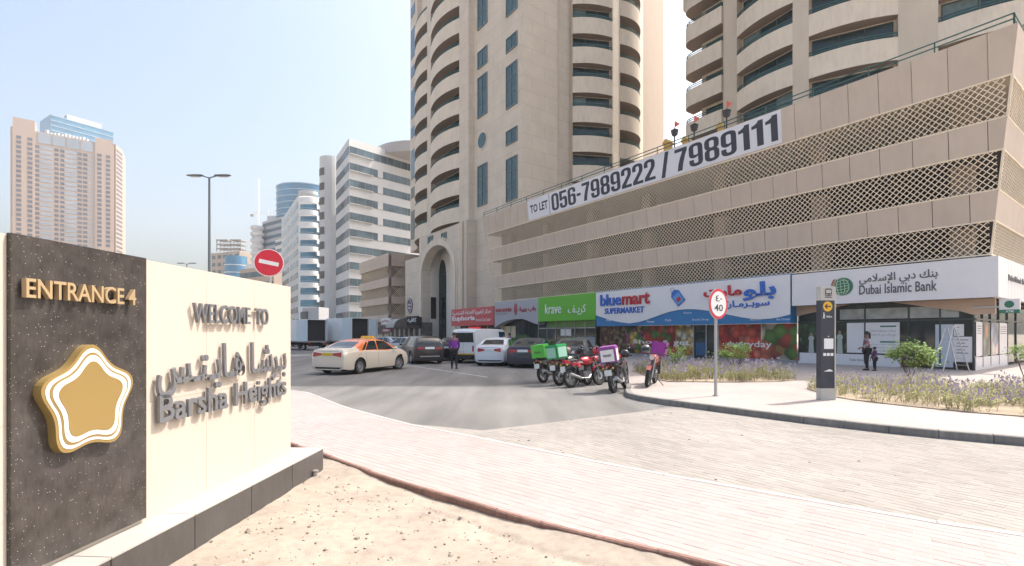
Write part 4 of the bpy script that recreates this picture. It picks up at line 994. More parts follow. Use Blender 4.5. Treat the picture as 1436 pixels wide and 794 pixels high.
open_balconies()
balcony_stack(t2, S2a, S2b, .45, zs2, .65, 1.62)
balcony_stack(t2, S3a, S3b, .45, zs2, .65, 1.62); balcony_stack(t2, S4a, S4b, .45, zs2, .65, 1.62)
# unseen set-back storeys, outline and height shaped to cast the road's shadow
H2 = 68.5
UP = [v2(18.2, 52), v2(29.5, 36.8), v2(42, 36.8), v2(49, 43.6), v2(42, 57), v2(30, 63)]
obj('shadow_storeys', MB().prism([tuple(p) for p in UP], 36, H2).xf(I2), m_clad, t2)
for z in range(37, 62, 3):
    mb = MB()
    for a, b in zip(UP[:3], UP[1:4]):
        d = (b-a).normalized(); n = Vector((d.y, -d.x)); a2, b2 = a+d*1.2, b-d*1.2
        q = [a2, b2, b2+n*.05, a2+n*.05]; m_ = MB().hexa([(*p, z+.6) for p in q], [(*p, z+2.2) for p in q]); mb.add(m_.v, m_.f)
    mb.fix = True; obj('window_band', mb.xf(I2), m_darkglass, t2)
for k, (px_, py_) in enumerate(((1158, 0),)): pass

# ================================================================== CITY BEHIND
def dirv(px): return (px-718)/F
def pt(px, Y): return Vector((dirv(px)*Y, Y))
def hz(py, Y): return 1.65+(HOR-py)*Y/F
m_wpanel = M('white_facade_panel', (.60, .60, .595), .6, .04, .2, pos=True, dirt=.04)
m_bandglass = M('band_window_glass', (.07, .11, .13), .12, .55, .25, pos=True)
m_blueglass = M('blue_curtain_glass', (.06, .20, .34), .1, .25, .05, pos=True)
m_wpanel = M('white_facade_panel', (.60, .60, .595), .6, .04, .2, pos=True, dirt=.04)
m_bandglass = M('band_window_glass', (.07, .11, .13), .12, .55, .25, pos=True)
m_blueglass = M('blue_curtain_glass', (.06, .20, .34), .1, .25, .05, pos=True)
# white office block with ribbon windows
ob = thing('office_block', 'white panelled office block with long dark ribbon windows and a curved roof screen', 'building', (-30, 125, 0))
Io = inv(ob); oc = pt(489.5, 112); oL = oc+Vector((-.52, .854))*13.9; oR = oc+Vector((.68, .733))*32
Ho = hz(193.6, 112)
obj('wall', MB().prism([tuple(oL+Vector((14,12))), tuple(oL), tuple(oc), tuple(oR), tuple(oR+Vector((-14, 14)))], 0, Ho).xf(Io), m_wpanel, ob)
fh = 23.25*112/F
for k in range(12):
    zt = Ho-1.75-k*fh; zb = zt-1.75
    g = ppl(oc, oR, .0, .08, zb, zt, .15); f = obj('ribbon_window', g.xf(Io), m_bandglass, ob)
    mb = MB(); L = (oR-oc).length; n = 16
    for q in range(n+1):
        c = oc.lerp(oR, (q+.02)/(n+.1)); c2 = c+(oR-oc).normalized()*.09; h_ = ppl(c, c2, .081, .11, zb, zt); mb.add(h_.v, h_.f)
    obj('mullions', mb.xf(Io), M('grey_mullion', (.20,.21,.22), .5), f, stuff=True)
    if k % 3 == 1 or k in (2, 3, 5): obj('infill_panel', ppl(oc+(oR-oc).normalized()*7.4, oc+(oR-oc).normalized()*8.8, .081, .16, zb, zt).xf(Io), m_wpanel, ob)
    obj('ledge', ppl(oc, oc+(oR-oc).normalized()*6, .0, .55, zb-.12, zb).xf(Io), m_wpanel, ob)
    g = ppl(oL, oc, .0, .08, zb, zt, .3); f = obj('ribbon_window', g.xf(Io), m_bandglass, ob)
    mb = MB()
    for q in range(8):
        c = oL.lerp(oc, (q+.3)/8); h_ = ppl(c, c+(oc-oL).normalized()*.12, .081, .13, zb, zt); mb.add(h_.v, h_.f)
    obj('mullions', mb.xf(Io), M('grey_mullion', (.20,.21,.22), .5), f, stuff=True)
# rounded stair tower with openings
cc = pt(463.5, 128); rr = (471-455)/2*128/F+1.2
zt = hz(221, 127)
obj('stair_tower', MB().prism([(cc.x+rr*math.cos(q*math.pi/12), cc.y+rr*math.sin(q*math.pi/12)) for q in range(24)], 0, zt).xf(Io), m_wpanel, ob)
for k in range(11):
    z = zt-5.0-k*fh; mb = MB()
    for q in range(4):
        a0 = R(205+q*13); a1 = R(205+(q+.99)*13); a = cc+Vector((math.cos(a0), math.sin(a0)))*(rr+.01); b = cc+Vector((math.cos(a1), math.sin(a1)))*(rr+.01)
        h_ = ppl(a, b, 0, .06, z, z+1.9); mb.add(h_.v, h_.f)
    obj('window', mb.xf(Io), M('brown_opening', (.13,.11,.10), .5, .2), ob)
cc2 = oc+Vector((13, 17)); obj('roof_screen', MB().prism([(cc2.x+12*math.cos(q*math.pi/20), cc2.y+12*math.sin(q*math.pi/20)) for q in range(40)], Ho-1, Ho+1.5).xf(Io), M('roof_screen', (.45,.42,.40), .6), ob)
for q in range(7):
    c = oc.lerp(oR, .25+.1*q)+Vector((-1.5, 2)); obj('roof_unit', MB().box(c.x, c.x+1.4, c.y, c.y+1.4, Ho, Ho+rnd.uniform(.9, 1.7)).xf(Io), m_wpanel, ob)
# balcony apartment block
ab = thing('balcony_block', 'pale apartment block with a column of white half-round balconies', 'building', (-66, 150, 0))
Ia = inv(ab); ac = pt(420, 140); aL = pt(395, 172); Ha = hz(271, 140); aR = pt(456, 146)
obj('wall', MB().prism([tuple(aL+Vector((20, 20))), tuple(aL), tuple(ac), tuple(aR), tuple(aR+Vector((5, 25)))], 0, Ha).xf(Ia), m_wpanel, ab)
fa = 16.7*140/F
bc = pt(433, 139.5); br_ = 2.75; k_ = 24
m_blg = M('balcony_back_glass', (.05, .12, .19), .1, .3, .3, pos=True)
obj('balcony_glazing', ppl(ac, aR, 0, .08, 5, Ha-1.2, .25).xf(Ia), m_blg, ab)
bpoly = [(bc.x+br_*math.cos(R(180+q*15)), bc.y+.9*br_*math.sin(R(180+q*15))-.1) for q in range(13)]
mb = MB().prism(bpoly, 0, 1.35); mb.xf(Ia); bme = mesh('round_balcony', mb, m_white)
rmb = MB().path([(x, y, 1.75) for x, y in bpoly], .05, 4); rmb.xf(Ia); brm = mesh('balcony_rail', rmb, m_steel)
for k in range(12):
    z = Ha-3.3-k*fa
    if z < 4: break
    b = link(bpy.data.objects.new('round_balcony', bme), ab); b.location.z = z; r_ = link(bpy.data.objects.new('balcony_rail', brm), b)
    obj('spandrel', ppl(pt(444, 143), aR, .081, .14, z-.4, z+1.0).xf(Ia), m_wpanel, ab)
    for (s0, s1) in ((.06, .45), (.52, .93)):
        obj('ribbon_window', ppl(aL.lerp(ac, s0), aL.lerp(ac, s1), 0, .08, z-.1, z+1.5).xf(Ia), m_bandglass, ab)
obj('roof_canopy', MB().prism(bpoly, Ha-.9, Ha).xf(Ia), m_wpanel, ab)
# low corner building attached at street level
lb = thing('street_corner_building', 'low grey panelled corner building with a dark square sign at street level', 'building', (-42, 108, 0))
Il = inv(lb); q = [pt(424, 112), pt(424, 100), pt(447, 96), pt(461, 100), pt(461, 112)]
obj('wall', MB().prism([tuple(p) for p in q], 0, hz(432, 100)).xf(Il), M('grey_wall', (.40,.40,.42), .6, .05), lb)
obj('dark_sign', ppl(pt(424, 100), pt(431.5, 98.6), 0, .2, hz(449, 99), hz(437, 99)).xf(Il), m_tgrey, lb)
obj('glazing', ppl(pt(432, 98.6), pt(446, 96.2), 0, .1, .3, hz(452, 99)).xf(Il), m_bandglass, lb)
# blue glass cylinder
bt_ = thing('blue_glass_tower', 'round blue glass tower behind the pale balcony block', 'building', (*pt(430, 312), 0))
Ib = inv(bt_); cb = pt(430, 312); rb_ = 17.5; Hb = hz(259, 300)
obj('glass_wall', MB().prism([(cb.x+rb_*math.cos(q*math.pi/20), cb.y+rb_*math.sin(q*math.pi/20)) for q in range(40)], 0, Hb).xf(Ib), m_blueglass, bt_, True, 30)
for k in range(24):
    z = Hb-.6-k*3.7
    if z < 30: break
    obj('floor_band', MB().prism([(cb.x+(rb_+.25)*math.cos(q*math.pi/20), cb.y+(rb_+.25)*math.sin(q*math.pi/20)) for q in range(40)], z, z+.55).xf(Ib), M('pale_blue_band', (.32,.45,.55), .4), bt_)
# far small buildings
def slabtower(name, label, px0, px1, ptop, Y, mat, nfl, skew=.25, wmat=None, extra=0, cols=0):
    a = pt(px0, Y*(1+skew*.12)); b = pt(px1, Y); H = hz(ptop, Y); t = thing(name, label, 'building', (*((a+b)/2), 0)); I = inv(t)
    d = (b-a).normalized(); n = Vector((-d.y, d.x)); dp = (b-a).length*.8+4
    obj('wall', MB().prism([tuple(a+n*dp), tuple(a), tuple(b), tuple(b+n*dp)], 0, H).xf(I), mat, t)
    for k in range(nfl):
        z1 = H-(k+.35)*H*.8/nfl; z0 = z1-H*.8/nfl*.48
        if cols:
            for c in range(cols): obj('window', ppl(a.lerp(b, (c+.2)/cols), a.lerp(b, (c+.8)/cols), 0, .12, z0, z1).xf(I), wmat or m_bandglass, t)
        else: obj('window_band', ppl(a, b, 0, .12, z0, z1, .3).xf(I), wmat or m_bandglass, t)
    return t, I, a, b, H
m_tanb = M('tan_facade', (.40, .32, .26), .7, .06, .2, pos=True)
t, I, a, b, H = slabtower('unfinished_building', 'distant tan building with bare concrete frames on its roof', 296, 336, 352, 330, m_tanb, 9, cols=5)
for k in range(3):
    for (p0, p1) in ((303, 319), (322, 338)):
        q0, q1 = pt(p0, 332), pt(p1, 332); z = hz(352-k*6, 330)
        obj('roof_slab', MB().box(q0.x, q1.x, 332, 340, z+1.9, z+2.5).xf(I), m_conc, t)
        for s in range(4): x = q0.x+(q1.x-q0.x-.5)*s/3; obj('roof_column', MB().box(x, x+.5, 332.2, 332.7, z, z+1.9).xf(I), m_conc, t)
t = thing('curved_glass_building', 'distant curved blue glass building with white bands', 'building', (*pt(331, 260), 0)); I = inv(t); c = pt(331, 262)
obj('glass_wall', MB().lathe([(.01, hz(356,255)), (5.2, hz(357,255)), (5.6, hz(380,255)), (7.0, 0)], (c.x, c.y, 0), n=24).xf(I), m_blueglass, t, True, 50)
for k in range(9): z = 6+k*4; obj('white_band', MB().lathe([(6.9-z*.035, z), (6.95-z*.035, z+.5)], (c.x, c.y, 0), n=24).xf(I), m_wpanel, t)
t, I, a, b, H = slabtower('stepped_beige_block', 'distant beige office block with three window ribbons behind the no-entry sign', 336, 384, 372, 200, m_tanb, 5, .6)
obj('upper_block', MB().box(a.x+2, b.x, a.y+1, a.y+12, H, H+hz(362,200)-hz(372,200)).xf(I), m_wpanel, t)
t = thing('round_balcony_tower', 'distant white tower with stacked round balconies beside a construction hoist', 'building', (*pt(361.5, 300), 0)); I = inv(t); c = pt(361, 300)
Ht = hz(316, 298)
obj('core', MB().prism([(c.x+3.0*math.cos(q*math.pi/10), c.y+3.0*math.sin(q*math.pi/10)) for q in range(20)], 0, Ht).xf(I), m_wpanel, t)
for k in range(14): z = Ht-2.2-k*3.9; obj('round_balcony', MB().prism([(c.x+3.9*math.cos(q*math.pi/10), c.y+3.9*math.sin(q*math.pi/10)) for q in range(20)], z, z+1.7).xf(I), m_wpanel, t)
t, I, a, b, H = slabtower('grey_glass_tower', 'distant grey and blue glass tower with a stepped top left of the balcony block', 368, 395, 304, 290, M('grey_facade', (.36,.38,.40), .6), 14, .4, M('deep_blue_glass', (.04,.10,.15), .1, .2, .3))
obj('penthouse', MB().box(a.x+3, b.x-1, a.y, a.y+8, H, H+4).xf(I), m_wpanel, t)
t, I, a, b, H = slabtower('narrow_pale_block', 'narrow pale block squeezed between the glass tower and the balcony block', 386, 397, 334, 240, m_wpanel, 11, .2)
# hoist crane
cr = thing('tower_crane', 'thin far-off tower crane with a level jib and tall raised mast', 'crane', (*pt(362, 420), 0)); I = inv(cr); c = pt(362.5, 420); mb = MB()
z0, z1 = 60, hz(251, 420)
for dx in (-.6, .6):
    for dy in (-.6, .6): mb.tube((c.x+dx, c.y+dy, 0), (c.x+dx*.6, c.y+dy, z1), .16, 4)
z = z0
while z < z1-3: mb.tube((c.x-.6, c.y-.6, z), (c.x+.6, c.y-.6, z+2.4), .12, 4); z += 2.4
obj('mast', mb.xf(I), m_white, cr); zj = hz(301, 420); mb = MB()
for dz in (0, 1.6): mb.tube((c.x-5, c.y-1, zj+dz), (c.x+14, c.y-1, zj+dz), .18, 4)
for k in range(9): mb.tube((c.x-5+k*2.1, c.y-1, zj), (c.x-4+k*2.1, c.y-1, zj+1.6), .12, 4)
obj('jib', mb.xf(I), m_white, cr); obj('counterweight', MB().box(c.x-6, c.x-3.5, c.y-2, c.y, zj-2, zj).xf(I), m_conc, cr)
for pxq, lbl in ((376, 'slim antenna mast with a short cross arm on a distant roof'),):
    an = thing('roof_mast', lbl, 'mast', (*pt(pxq, 380), hz(335,380))); obj('pole', MB().tube((0,0,-30), (0,0,24), .15, 4), m_white, an); obj('cross_arm', MB().tube((-2.5,0,20), (2,0,20), .12, 4), m_white, an)

# hotel tower on the left
ht = thing('hotel_tower', 'wide pink-beige high-rise with rows of small windows rising behind the entrance wall', 'building', (-311, 342, 0))
Ih = inv(ht); ha, hb = Vector((-331.5, 323)), Vector((-290.5, 357)); m_hot = M('pink_facade', (.40, .30, .24), .7, .05, .05, pos=True); m_hwin = M('hotel_window', (.10, .10, .12), .2, .25, .07, pos=True); m_hwin2 = M('hotel_bay_glass', (.27, .31, .36), .15, .15, .05, pos=True)
d = (hb-ha).normalized(); n = Vector((-d.y, d.x)); Lh = (hb-ha).length; Hh = hz(177, 323)
obj('wall', MB().prism([tuple(ha+n*22), tuple(ha), tuple(hb), tuple(hb+n*22)], 0, Hh).xf(Ih), m_hot, ht)
for s0, s1 in ((.02, .22), (.80, .985)):
    obj('corner_pier', ppl(ha.lerp(hb, s0), ha.lerp(hb, s1), -12, .7, 0, Hh+(6.5 if s0 < .5 else 3.5)).xf(Ih), m_hot, ht)
dark_cols = (.37, .43)
for k in range(4): s0 = .245+k*.137; obj('top_glass', ppl(ha.lerp(hb, s0), ha.lerp(hb, s0+.122), 0, .3, Hh-7.5, Hh-.8).xf(Ih), m_hwin2, ht)
fhh = 3.22
cols_ = [(.075,.045,.72,m_hwin),(.175,.045,.72,m_hwin),(.235,.05,.02,m_hwin),(.30,.06,.02,m_hwin2),(.355,.05,.02,m_hwin2),(.42,.04,.02,m_hwin),(.475,.04,.02,m_hwin),(.53,.06,.02,m_hwin2),(.585,.06,.02,m_hwin2),(.645,.045,.02,m_hwin),(.70,.045,.02,m_hwin),(.755,.035,.02,m_hwin2),(.845,.045,.72,m_hwin),(.935,.045,.72,m_hwin)]
cache = {}
for ci, (s, ww, off, mt) in enumerate(cols_):
    W = ww*Lh; key = (W, off, mt.name)
    if key not in cache:
        m_ = ppl(Vector((-W/2, 0)), Vector((W/2, 0)), off, off+.12, 0, 1.95); cache[key] = mesh('window', m_, mt)
    c = ha+d*(s*Lh); zz = Hh-(9.5 if .2 < s < .8 else 5.5 if s < .5 else 8)
    for r_ in range(21):
        z = zz-1.9-r_*fhh*1.0
        if z < 62: break
        o = link(bpy.data.objects.new('window', cache[key]), ht); loc = Ih @ Vector((c.x, c.y, z)); o.location = loc; o.rotation_euler.z = math.atan2(d.y, d.x)
obj('side_wing', MB().prism([tuple(hb+n*6-d*2), tuple(hb+n*3+d*1.0), tuple(pt(172, 372)), tuple(pt(176, 392)), tuple(hb+n*40)], 0, hz(206, 365)).xf(Ih), m_hot, ht)
mb = MB(); pa_, pb_ = hb+n*3+d*1.0, pt(172, 372)
for k in range(26):
    z = hz(212, 365)-k*fhh; m_ = ppl(pa_, pb_, .0, .15, z-1.7, z, .8); mb.add(m_.v, m_.f)
mb.fix = True; obj('window_band', mb.xf(Ih), m_hwin, ht, stuff=True)
for q in range(12): c = ha.lerp(hb, .3+.035*q); obj('roof_unit', MB().box(c.x, c.x+1.5, c.y+1, c.y+2.4, Hh, Hh+rnd.uniform(.8, 2.5)).xf(Ih), m_wpanel, ht)
gt = thing('blue_office_tower', 'blue glass high-rise with a white topped screen behind the pink hotel', 'building', (*pt(115, 470), 0))
I = inv(gt); a, b = pt(71, 450), pt(159, 490); H = hz(160, 450); n = Vector((-(b-a).y, (b-a).x)).normalized()
obj('glass_wall', MB().prism([tuple(a+n*30), tuple(a), tuple(b), tuple(b+n*30)], 0, H).xf(I), m_blueglass, gt)
for k in range(9): z = H-1-k*4.6; obj('floor_band', ppl(a, b, 0, .4, z, z+.6).xf(I), M('pale_blue_band', (.4,.5,.6), .4), gt)
obj('roof_screen', ppl(a.lerp(b, .25), a.lerp(b, .8), -9, -1, H, H+4.5).xf(I), m_wpanel, gt)
# neighbouring car park block
cp = thing('small_car_park_block', 'small tan podium block with lattice screens beyond the arched tower', 'building', (*pt(548, 75), 0))
I = inv(cp); c0 = pt(548, 75); cL = c0+U*13.5; cR = c0+V*16
m_lat2 = M('fine_lattice', (.30, .25, .20), .7, .1)
obj('wall', MB().prism([tuple(cL+V*14), tuple(cL), tuple(c0), tuple(cR), tuple(cR+U*12)], 0, hz(357, 75)-.02).xf(I), m_shaded, cp)
ztop = hz(355, 75)
for (z1_, z0_) in ((ztop, hz(373,75)), (hz(389,75), hz(401,75)), (hz(416,75), hz(426,75)), (hz(441, 75), hz(451, 75))):
    for (a, b) in ((cL, c0), (c0, cR)):
        L_ = (b-a).length; n_ = int(L_/1.9); 
        for q in range(n_): obj('panel', ppl(a.lerp(b, q/n_), a.lerp(b, (q+1)/n_), .25, .42, z0_, z1_, .012).xf(I), m_panel, cp)
for (z1_, z0_) in ((hz(373,75), hz(389,75)), (hz(401,75), hz(416,75)), (hz(426,75), hz(441,75))):
    for (a, b) in ((cL, c0), (c0, cR)):
        mb = MB(); d_ = (b-a).normalized(); nn = Vector((d_.y, -d_.x)); L_ = (b-a).length; h_ = z1_-z0_; k = -h_
        while k < L_:
            for sg in (1, -1):
                s0, s1 = (k, k+h_) if sg == 1 else (k+h_, k); za, zb_2 = z0_, z1_
                if min(s0, s1) < 0 or max(s0, s1) > L_: continue
                p, q_ = a+d_*s0+nn*(.2+.05*sg), a+d_*s1+nn*(.2+.05*sg); mb.tube((*p, za), (*q_, zb_2), .035, 4)
            k += .34
        obj('lattice_screen', mb.xf(I), m_lat, cp, stuff=True)
for (a, b) in ((cL, c0),):
    for q in range(5): obj('shop_glazing', ppl(a.lerp(b, q/5), a.lerp(b, (q+.9)/5), .0, .1, .1, 2.9, .1).xf(I), m_shopglass, cp)
def shopsign(nm, label, px0, px1, py0, py1, Y, mat, txt, tm=None):
    a, b = pt(px0, Y*1.03), pt(px1, Y); t = thing(nm, label, 'sign', (*a, hz((py0+py1)/2, Y)), math.atan2((b-a).y, (b-a).x)); L_ = (b-a).length; h_ = abs(hz(py0, Y)-hz(py1, Y))/2
    obj('sign_box', MB().box(0, L_, -.15, .1, -h_, h_), mat, t); text('lettering', txt, L_*.12, L_*.88, -h_*.5, h_*.6, -.152, tm or m_white, t, .02, .02); return t
shopsign('white_shop_sign', 'small white shop sign with a red band at the far pavement', 536, 548, 446, 455, 66, m_signwhite, 'مطاعم', m_dred)
shopsign('red_shop_sign', 'small red shop sign left of the black awning shop', 537, 549, 461, 466, 66, m_dred, 'OPEN')
shopsign('black_shop_sign', 'long black shop fascia with pale script left of the arch', 571, 587, 443, 456, 64, m_black, 'كافيه')
aw = thing('awning', 'pale curved awning between black shop fascias left of the arch', 'awning', (*pt(560, 65.5), hz(452, 65)), math.atan2(-.8, .6))
mb = MB(); 
for q in range(5): a_0, a_1 = R(q*18), R((q+1)*18); mb.hexa([(-1.3, -1.4*math.sin(a_1), 1.2*math.cos(a_1)-.7), (1.3, -1.4*math.sin(a_1), 1.2*math.cos(a_1)-.7), (1.3, -1.4*math.sin(a_0), 1.2*math.cos(a_0)-.7), (-1.3, -1.4*math.sin(a_0), 1.2*math.cos(a_0)-.7)], [(-1.3, -1.4*math.sin(a_1)*.97, 1.2*math.cos(a_1)-.73), (1.3, -1.4*math.sin(a_1)*.97, 1.2*math.cos(a_1)-.73), (1.3, -1.4*math.sin(a_0)*.97, 1.2*math.cos(a_0)-.73), (-1.3, -1.4*math.sin(a_0)*.97, 1.2*math.cos(a_0)-.73)])
mb.fix = True; obj('canopy', mb, M('awning_fabric', (.42,.40,.38), .8), aw)
for x in (-1.3, 1.3): obj('bracket', MB().tube((x, 0, -.7), (x, -1.35, -.7), .03, 5), m_black, aw)
bf = thing('black_shop', 'dark shopfront with pale window frames under the black fascia left of the arch', 'shop', (*pt(580, 66), 0), RZ)
obj('shop_body', MB().box(-8, 2.6, .0, 1.5, 0, 3.2), m_intr, bf)
for k in range(7): obj('pillar', MB().box(-8+k*1.65, -7.7+k*1.65, -.15, -.002, 0, 3.0), m_clad, bf)
obj('fascia', MB().box(-8, 2.6, -.3, -.002, 2.4, 3.9), m_black, bf)

# ================================================================== POLES AND SIGNS
def lamp_post(px, ptop, H, label, arms=((-1, .9), (1, .9))):
    Y = (H-1.65)*F/(HOR-ptop); p = pt(px, Y); t = thing('street_lamp', label, 'street lamp', (*p, -.1))
    obj('pole', MB().lathe([(.13, 0), (.12, 1.2), (.10, 1.25), (.062, H)], n=12), M('lamp_grey', (.15,.16,.17), .4, metal=.4), t, True)
    obj('base_plate', MB().box(-.2, .2, -.2, .2, 0, .04), MATS['lamp_grey'], t)
    for s, L in arms:
        obj('arm', MB().tube((0, 0, H-.02), (s*L*.55, 0, H+.12), .04, 6), MATS['lamp_grey'], t)
        mb = MB().lathe([(.01, -.62), (.12, -.5), (.17, 0), (.14, .4), (.01, .55)], (0,0,0), 'x', 10); mb.v = [(v[0]+s*L, v[1], v[2]*.45+H+.15-.05*s*0) for v in mb.v]
        h = obj('lamp_head', mb, MATS['lamp_grey'], t, True); obj('lens', MB().box(s*L-.32, s*L+.3, -.11, .11, H+.055, H+.075), M('lamp_lens', (.5,.5,.5), .2), h)
lamp_post(293.5, 247, 12, 'tall grey double-headed street lamp rising behind the entrance wall')
lamp_post(262, 369.5, 12, 'small distant double-headed street lamp left of the tall one')

ne = thing('no_entry_sign', 'round red no-entry sign with white bar above the entrance wall', 'traffic sign', (-5.35, 10.8, 0), R(16))
zc = hz(369, 10.75)
mb = MB().lathe([(.0001, .035), (.30, .035), (.30, .001), (.0001, .001)], (0, -.12, zc), 'y', 40); mb.v = [(v[0], v[1], v[2]) for v in mb.v]
m_sred = M('sign_face_red', (.60, .025, .05), .35, .05, 8)
obj('disc', MB().plate([(.30*math.cos(q*math.pi/24), zc+.30*math.sin(q*math.pi/24)) for q in range(48)], -.10, -.05), m_steel, ne)
obj('white_rim', MB().plate([(.302*math.cos(q*math.pi/24), zc+.302*math.sin(q*math.pi/24)) for q in range(48)], -.106, -.1005), m_white, ne)
obj('red_face', MB().plate([(.285*math.cos(q*math.pi/24), zc+.285*math.sin(q*math.pi/24)) for q in range(48)], -.11, -.1065), m_sred, ne)
obj('white_bar', MB().plate(rot([(-.2,-.042),(.2,-.042),(.2,.042),(-.2,.042)], R(-11), 0, zc), -.113, -.1105), m_white, ne)
obj('pole', MB().tube((0, 0, 0), (0, 0, zc+.25), .035, 10), m_steel, ne, True)
obj('bracket', MB().box(-.05, .05, -.05, .0, zc-.1, zc+.1), m_steel, ne)

sl = thing('speed_limit_sign', 'round speed limit 40 sign with red ring on a grey pole', 'traffic sign', (5.0, 12.0, .128), math.atan2(.835, .55)+R(-90)+R(2))
sl.rotation_euler.z = math.atan2(.55, .835)
sl.location = (5.0, 12.0, .128); zc = hz(426.5, 12)-.128
sl.rotation_euler.z = math.atan2(.55, .835)
rr = .372
obj('disc', MB().plate([(rr*math.cos(q*math.pi/24), zc+rr*math.sin(q*math.pi/24)) for q in range(48)], -.075, -.045), m_steel, sl)
obj('red_ring', MB().plate([(rr*.995*math.cos(q*math.pi/24), zc+rr*.995*math.sin(q*math.pi/24)) for q in range(48)], -.079, -.0755), m_sred, sl)
obj('white_face', MB().plate([(rr*.82*math.cos(q*math.pi/24), zc+rr*.82*math.sin(q*math.pi/24)) for q in range(48)], -.082, -.0795), m_white, sl)
text('numerals', '٠٤', -.12, .13, zc+.06, zc+.21, -.083, m_black, sl, .002, .01); text('numerals', '40', -.17, .17, zc-.18, zc-.01, -.083, m_black, sl, .002, .01)
obj('pole', MB().tube((0, 0, 0), (0, 0, zc+.33), .038, 12), m_steel, sl, True); obj('foot', MB().lathe([(.001,.03),(.07,.025),(.07,0)], n=12), m_steel, sl)
for dz in (-.15, .15): obj('bracket', MB().box(-.09, .09, -.046, -.036, zc+dz-.02, zc+dz+.02), m_steel, sl)

tm_ = thing('wayfinding_totem', 'dark slate wayfinding totem with yellow arrow disc standing beside the flower bed', 'totem', (7.29, 11.35, .128), R(6))
tw, th, td = .185, 2.62, .075
m_slate = M('slate_enamel', (.035, .042, .06), .35, .05); m_tbase = M('totem_base', (.45,.44,.41), .45, .06); m_yel = M('sign_yellow', (.72,.42,.03), .4)
obj('base', MB().box(-tw, tw, -td, td, 0, .27), m_tbase, tm_); obj('body', MB().box(-tw, tw-.03, -td, td, .27, 2.30), m_slate, tm_)
obj('edge_strip', MB().box(tw-.03, tw, -td-.002, td, .27, 2.30), m_tbase, tm_)
hd = obj('head_panel', MB().box(-tw, tw, -td, td, 2.30, th), m_tbase, tm_); fy = -td-.003
ic = MB(); ic.plate([(-.07,2.4),(.07,2.4),(.085,2.43),(.085,2.55),(.06,2.575),(-.06,2.575),(-.085,2.55),(-.085,2.43)], fy-.004, fy); obj('tram_icon', ic, m_tgrey, hd)
obj('icon_window', MB().box(-.06, .06, fy-.007, fy-.0045, 2.47, 2.54), m_tbase, hd)
for x in (-.05, .05): obj('icon_lamp', MB().box(x-.015, x+.015, fy-.007, fy-.0045, 2.42, 2.44), m_tbase, hd)
obj('icon_rail', MB().plate([(-.1,2.36),(.1,2.36),(.07,2.385),(-.07,2.385)], fy-.004, fy), m_tgrey, hd)
cx, cz = -.02, 2.16
obj('arrow_disc', MB().plate([(cx+.115*math.cos(q*math.pi/12), cz+.115*math.sin(q*math.pi/12)) for q in range(24)], fy-.003, fy), m_yel, tm_)
obj('arrow', MB().plate([(cx-.08,cz),(cx-.02,cz+.06),(cx+.0,cz+.045),(cx-.03,cz+.013),(cx+.08,cz+.013),(cx+.08,cz-.013),(cx-.03,cz-.013),(cx+.0,cz-.045),(cx-.02,cz-.06)], fy-.006, fy-.0035), m_black, tm_)
wk = MB(); wk.plate([(-.115+.014*math.cos(q), 2.005+.014*math.sin(q)) for q in [k*math.pi/4 for k in range(8)]], fy-.003, fy)
for p in ([(-.125,1.985),(-.105,1.985),(-.105,1.93),(-.125,1.93)], [(-.125,1.935),(-.112,1.935),(-.13,1.88),(-.143,1.88)], [(-.115,1.935),(-.103,1.935),(-.085,1.88),(-.098,1.88)], [(-.105,1.98),(-.08,1.95),(-.085,1.942),(-.108,1.968)]): wk.plate(p, fy-.003, fy)
obj('walking_icon', wk, m_white, tm_); text('lettering', '400m', -.06, .09, 1.90, 1.95, fy, m_white, tm_, .003)
mp_ = obj('map_panel', MB().box(-.11, .12, fy-.003, fy, 1.20-.02, 1.42), m_white, tm_)
for k in range(3): obj('icon_square', MB().box(-.13+.09*k, -.06+.09*k, fy-.003, fy, 1.02, 1.085), m_white, tm_)
obj('arrow_marker', MB().plate([(-.12,.66),(.03,.715),(.11,.675),(.1,.66)], fy-.003, fy), m_white, tm_)
obj('direction_mark', MB().plate([(-.02,1.46),(.02,1.46),(0,1.485)], fy-.003, fy), m_white, tm_)

# ladder
ld = thing('step_ladder', 'open aluminium A-frame ladder standing outside the bank door', 'ladder', (17.75, 19.8, .128), R(8))
m_al = M('aluminium', (.55,.56,.58), .35, metal=.7)
for s in (-1, 1):
    for q, w_ in ((-1, .24), (1, .2)):
        mb = MB()
        for x in (-w_, w_): mb.tube((s*.62, x, 0), (s*.03, x*.6, 1.82), .022, 4)
        f = obj('ladder_frame', mb, m_al, ld) if q == -1 else None
    for k in range(1, 7):
        z = k*.26; x = s*(.62-(.59)*z/1.82); ww = .24*(1-.4*z/1.82); obj('rung', MB().box(x-.03, x+.03, -ww, ww, z-.012, z+.012), m_al, ld)
obj('top_cap', MB().box(-.09, .09, -.17, .17, 1.80, 1.85), m_al, ld)

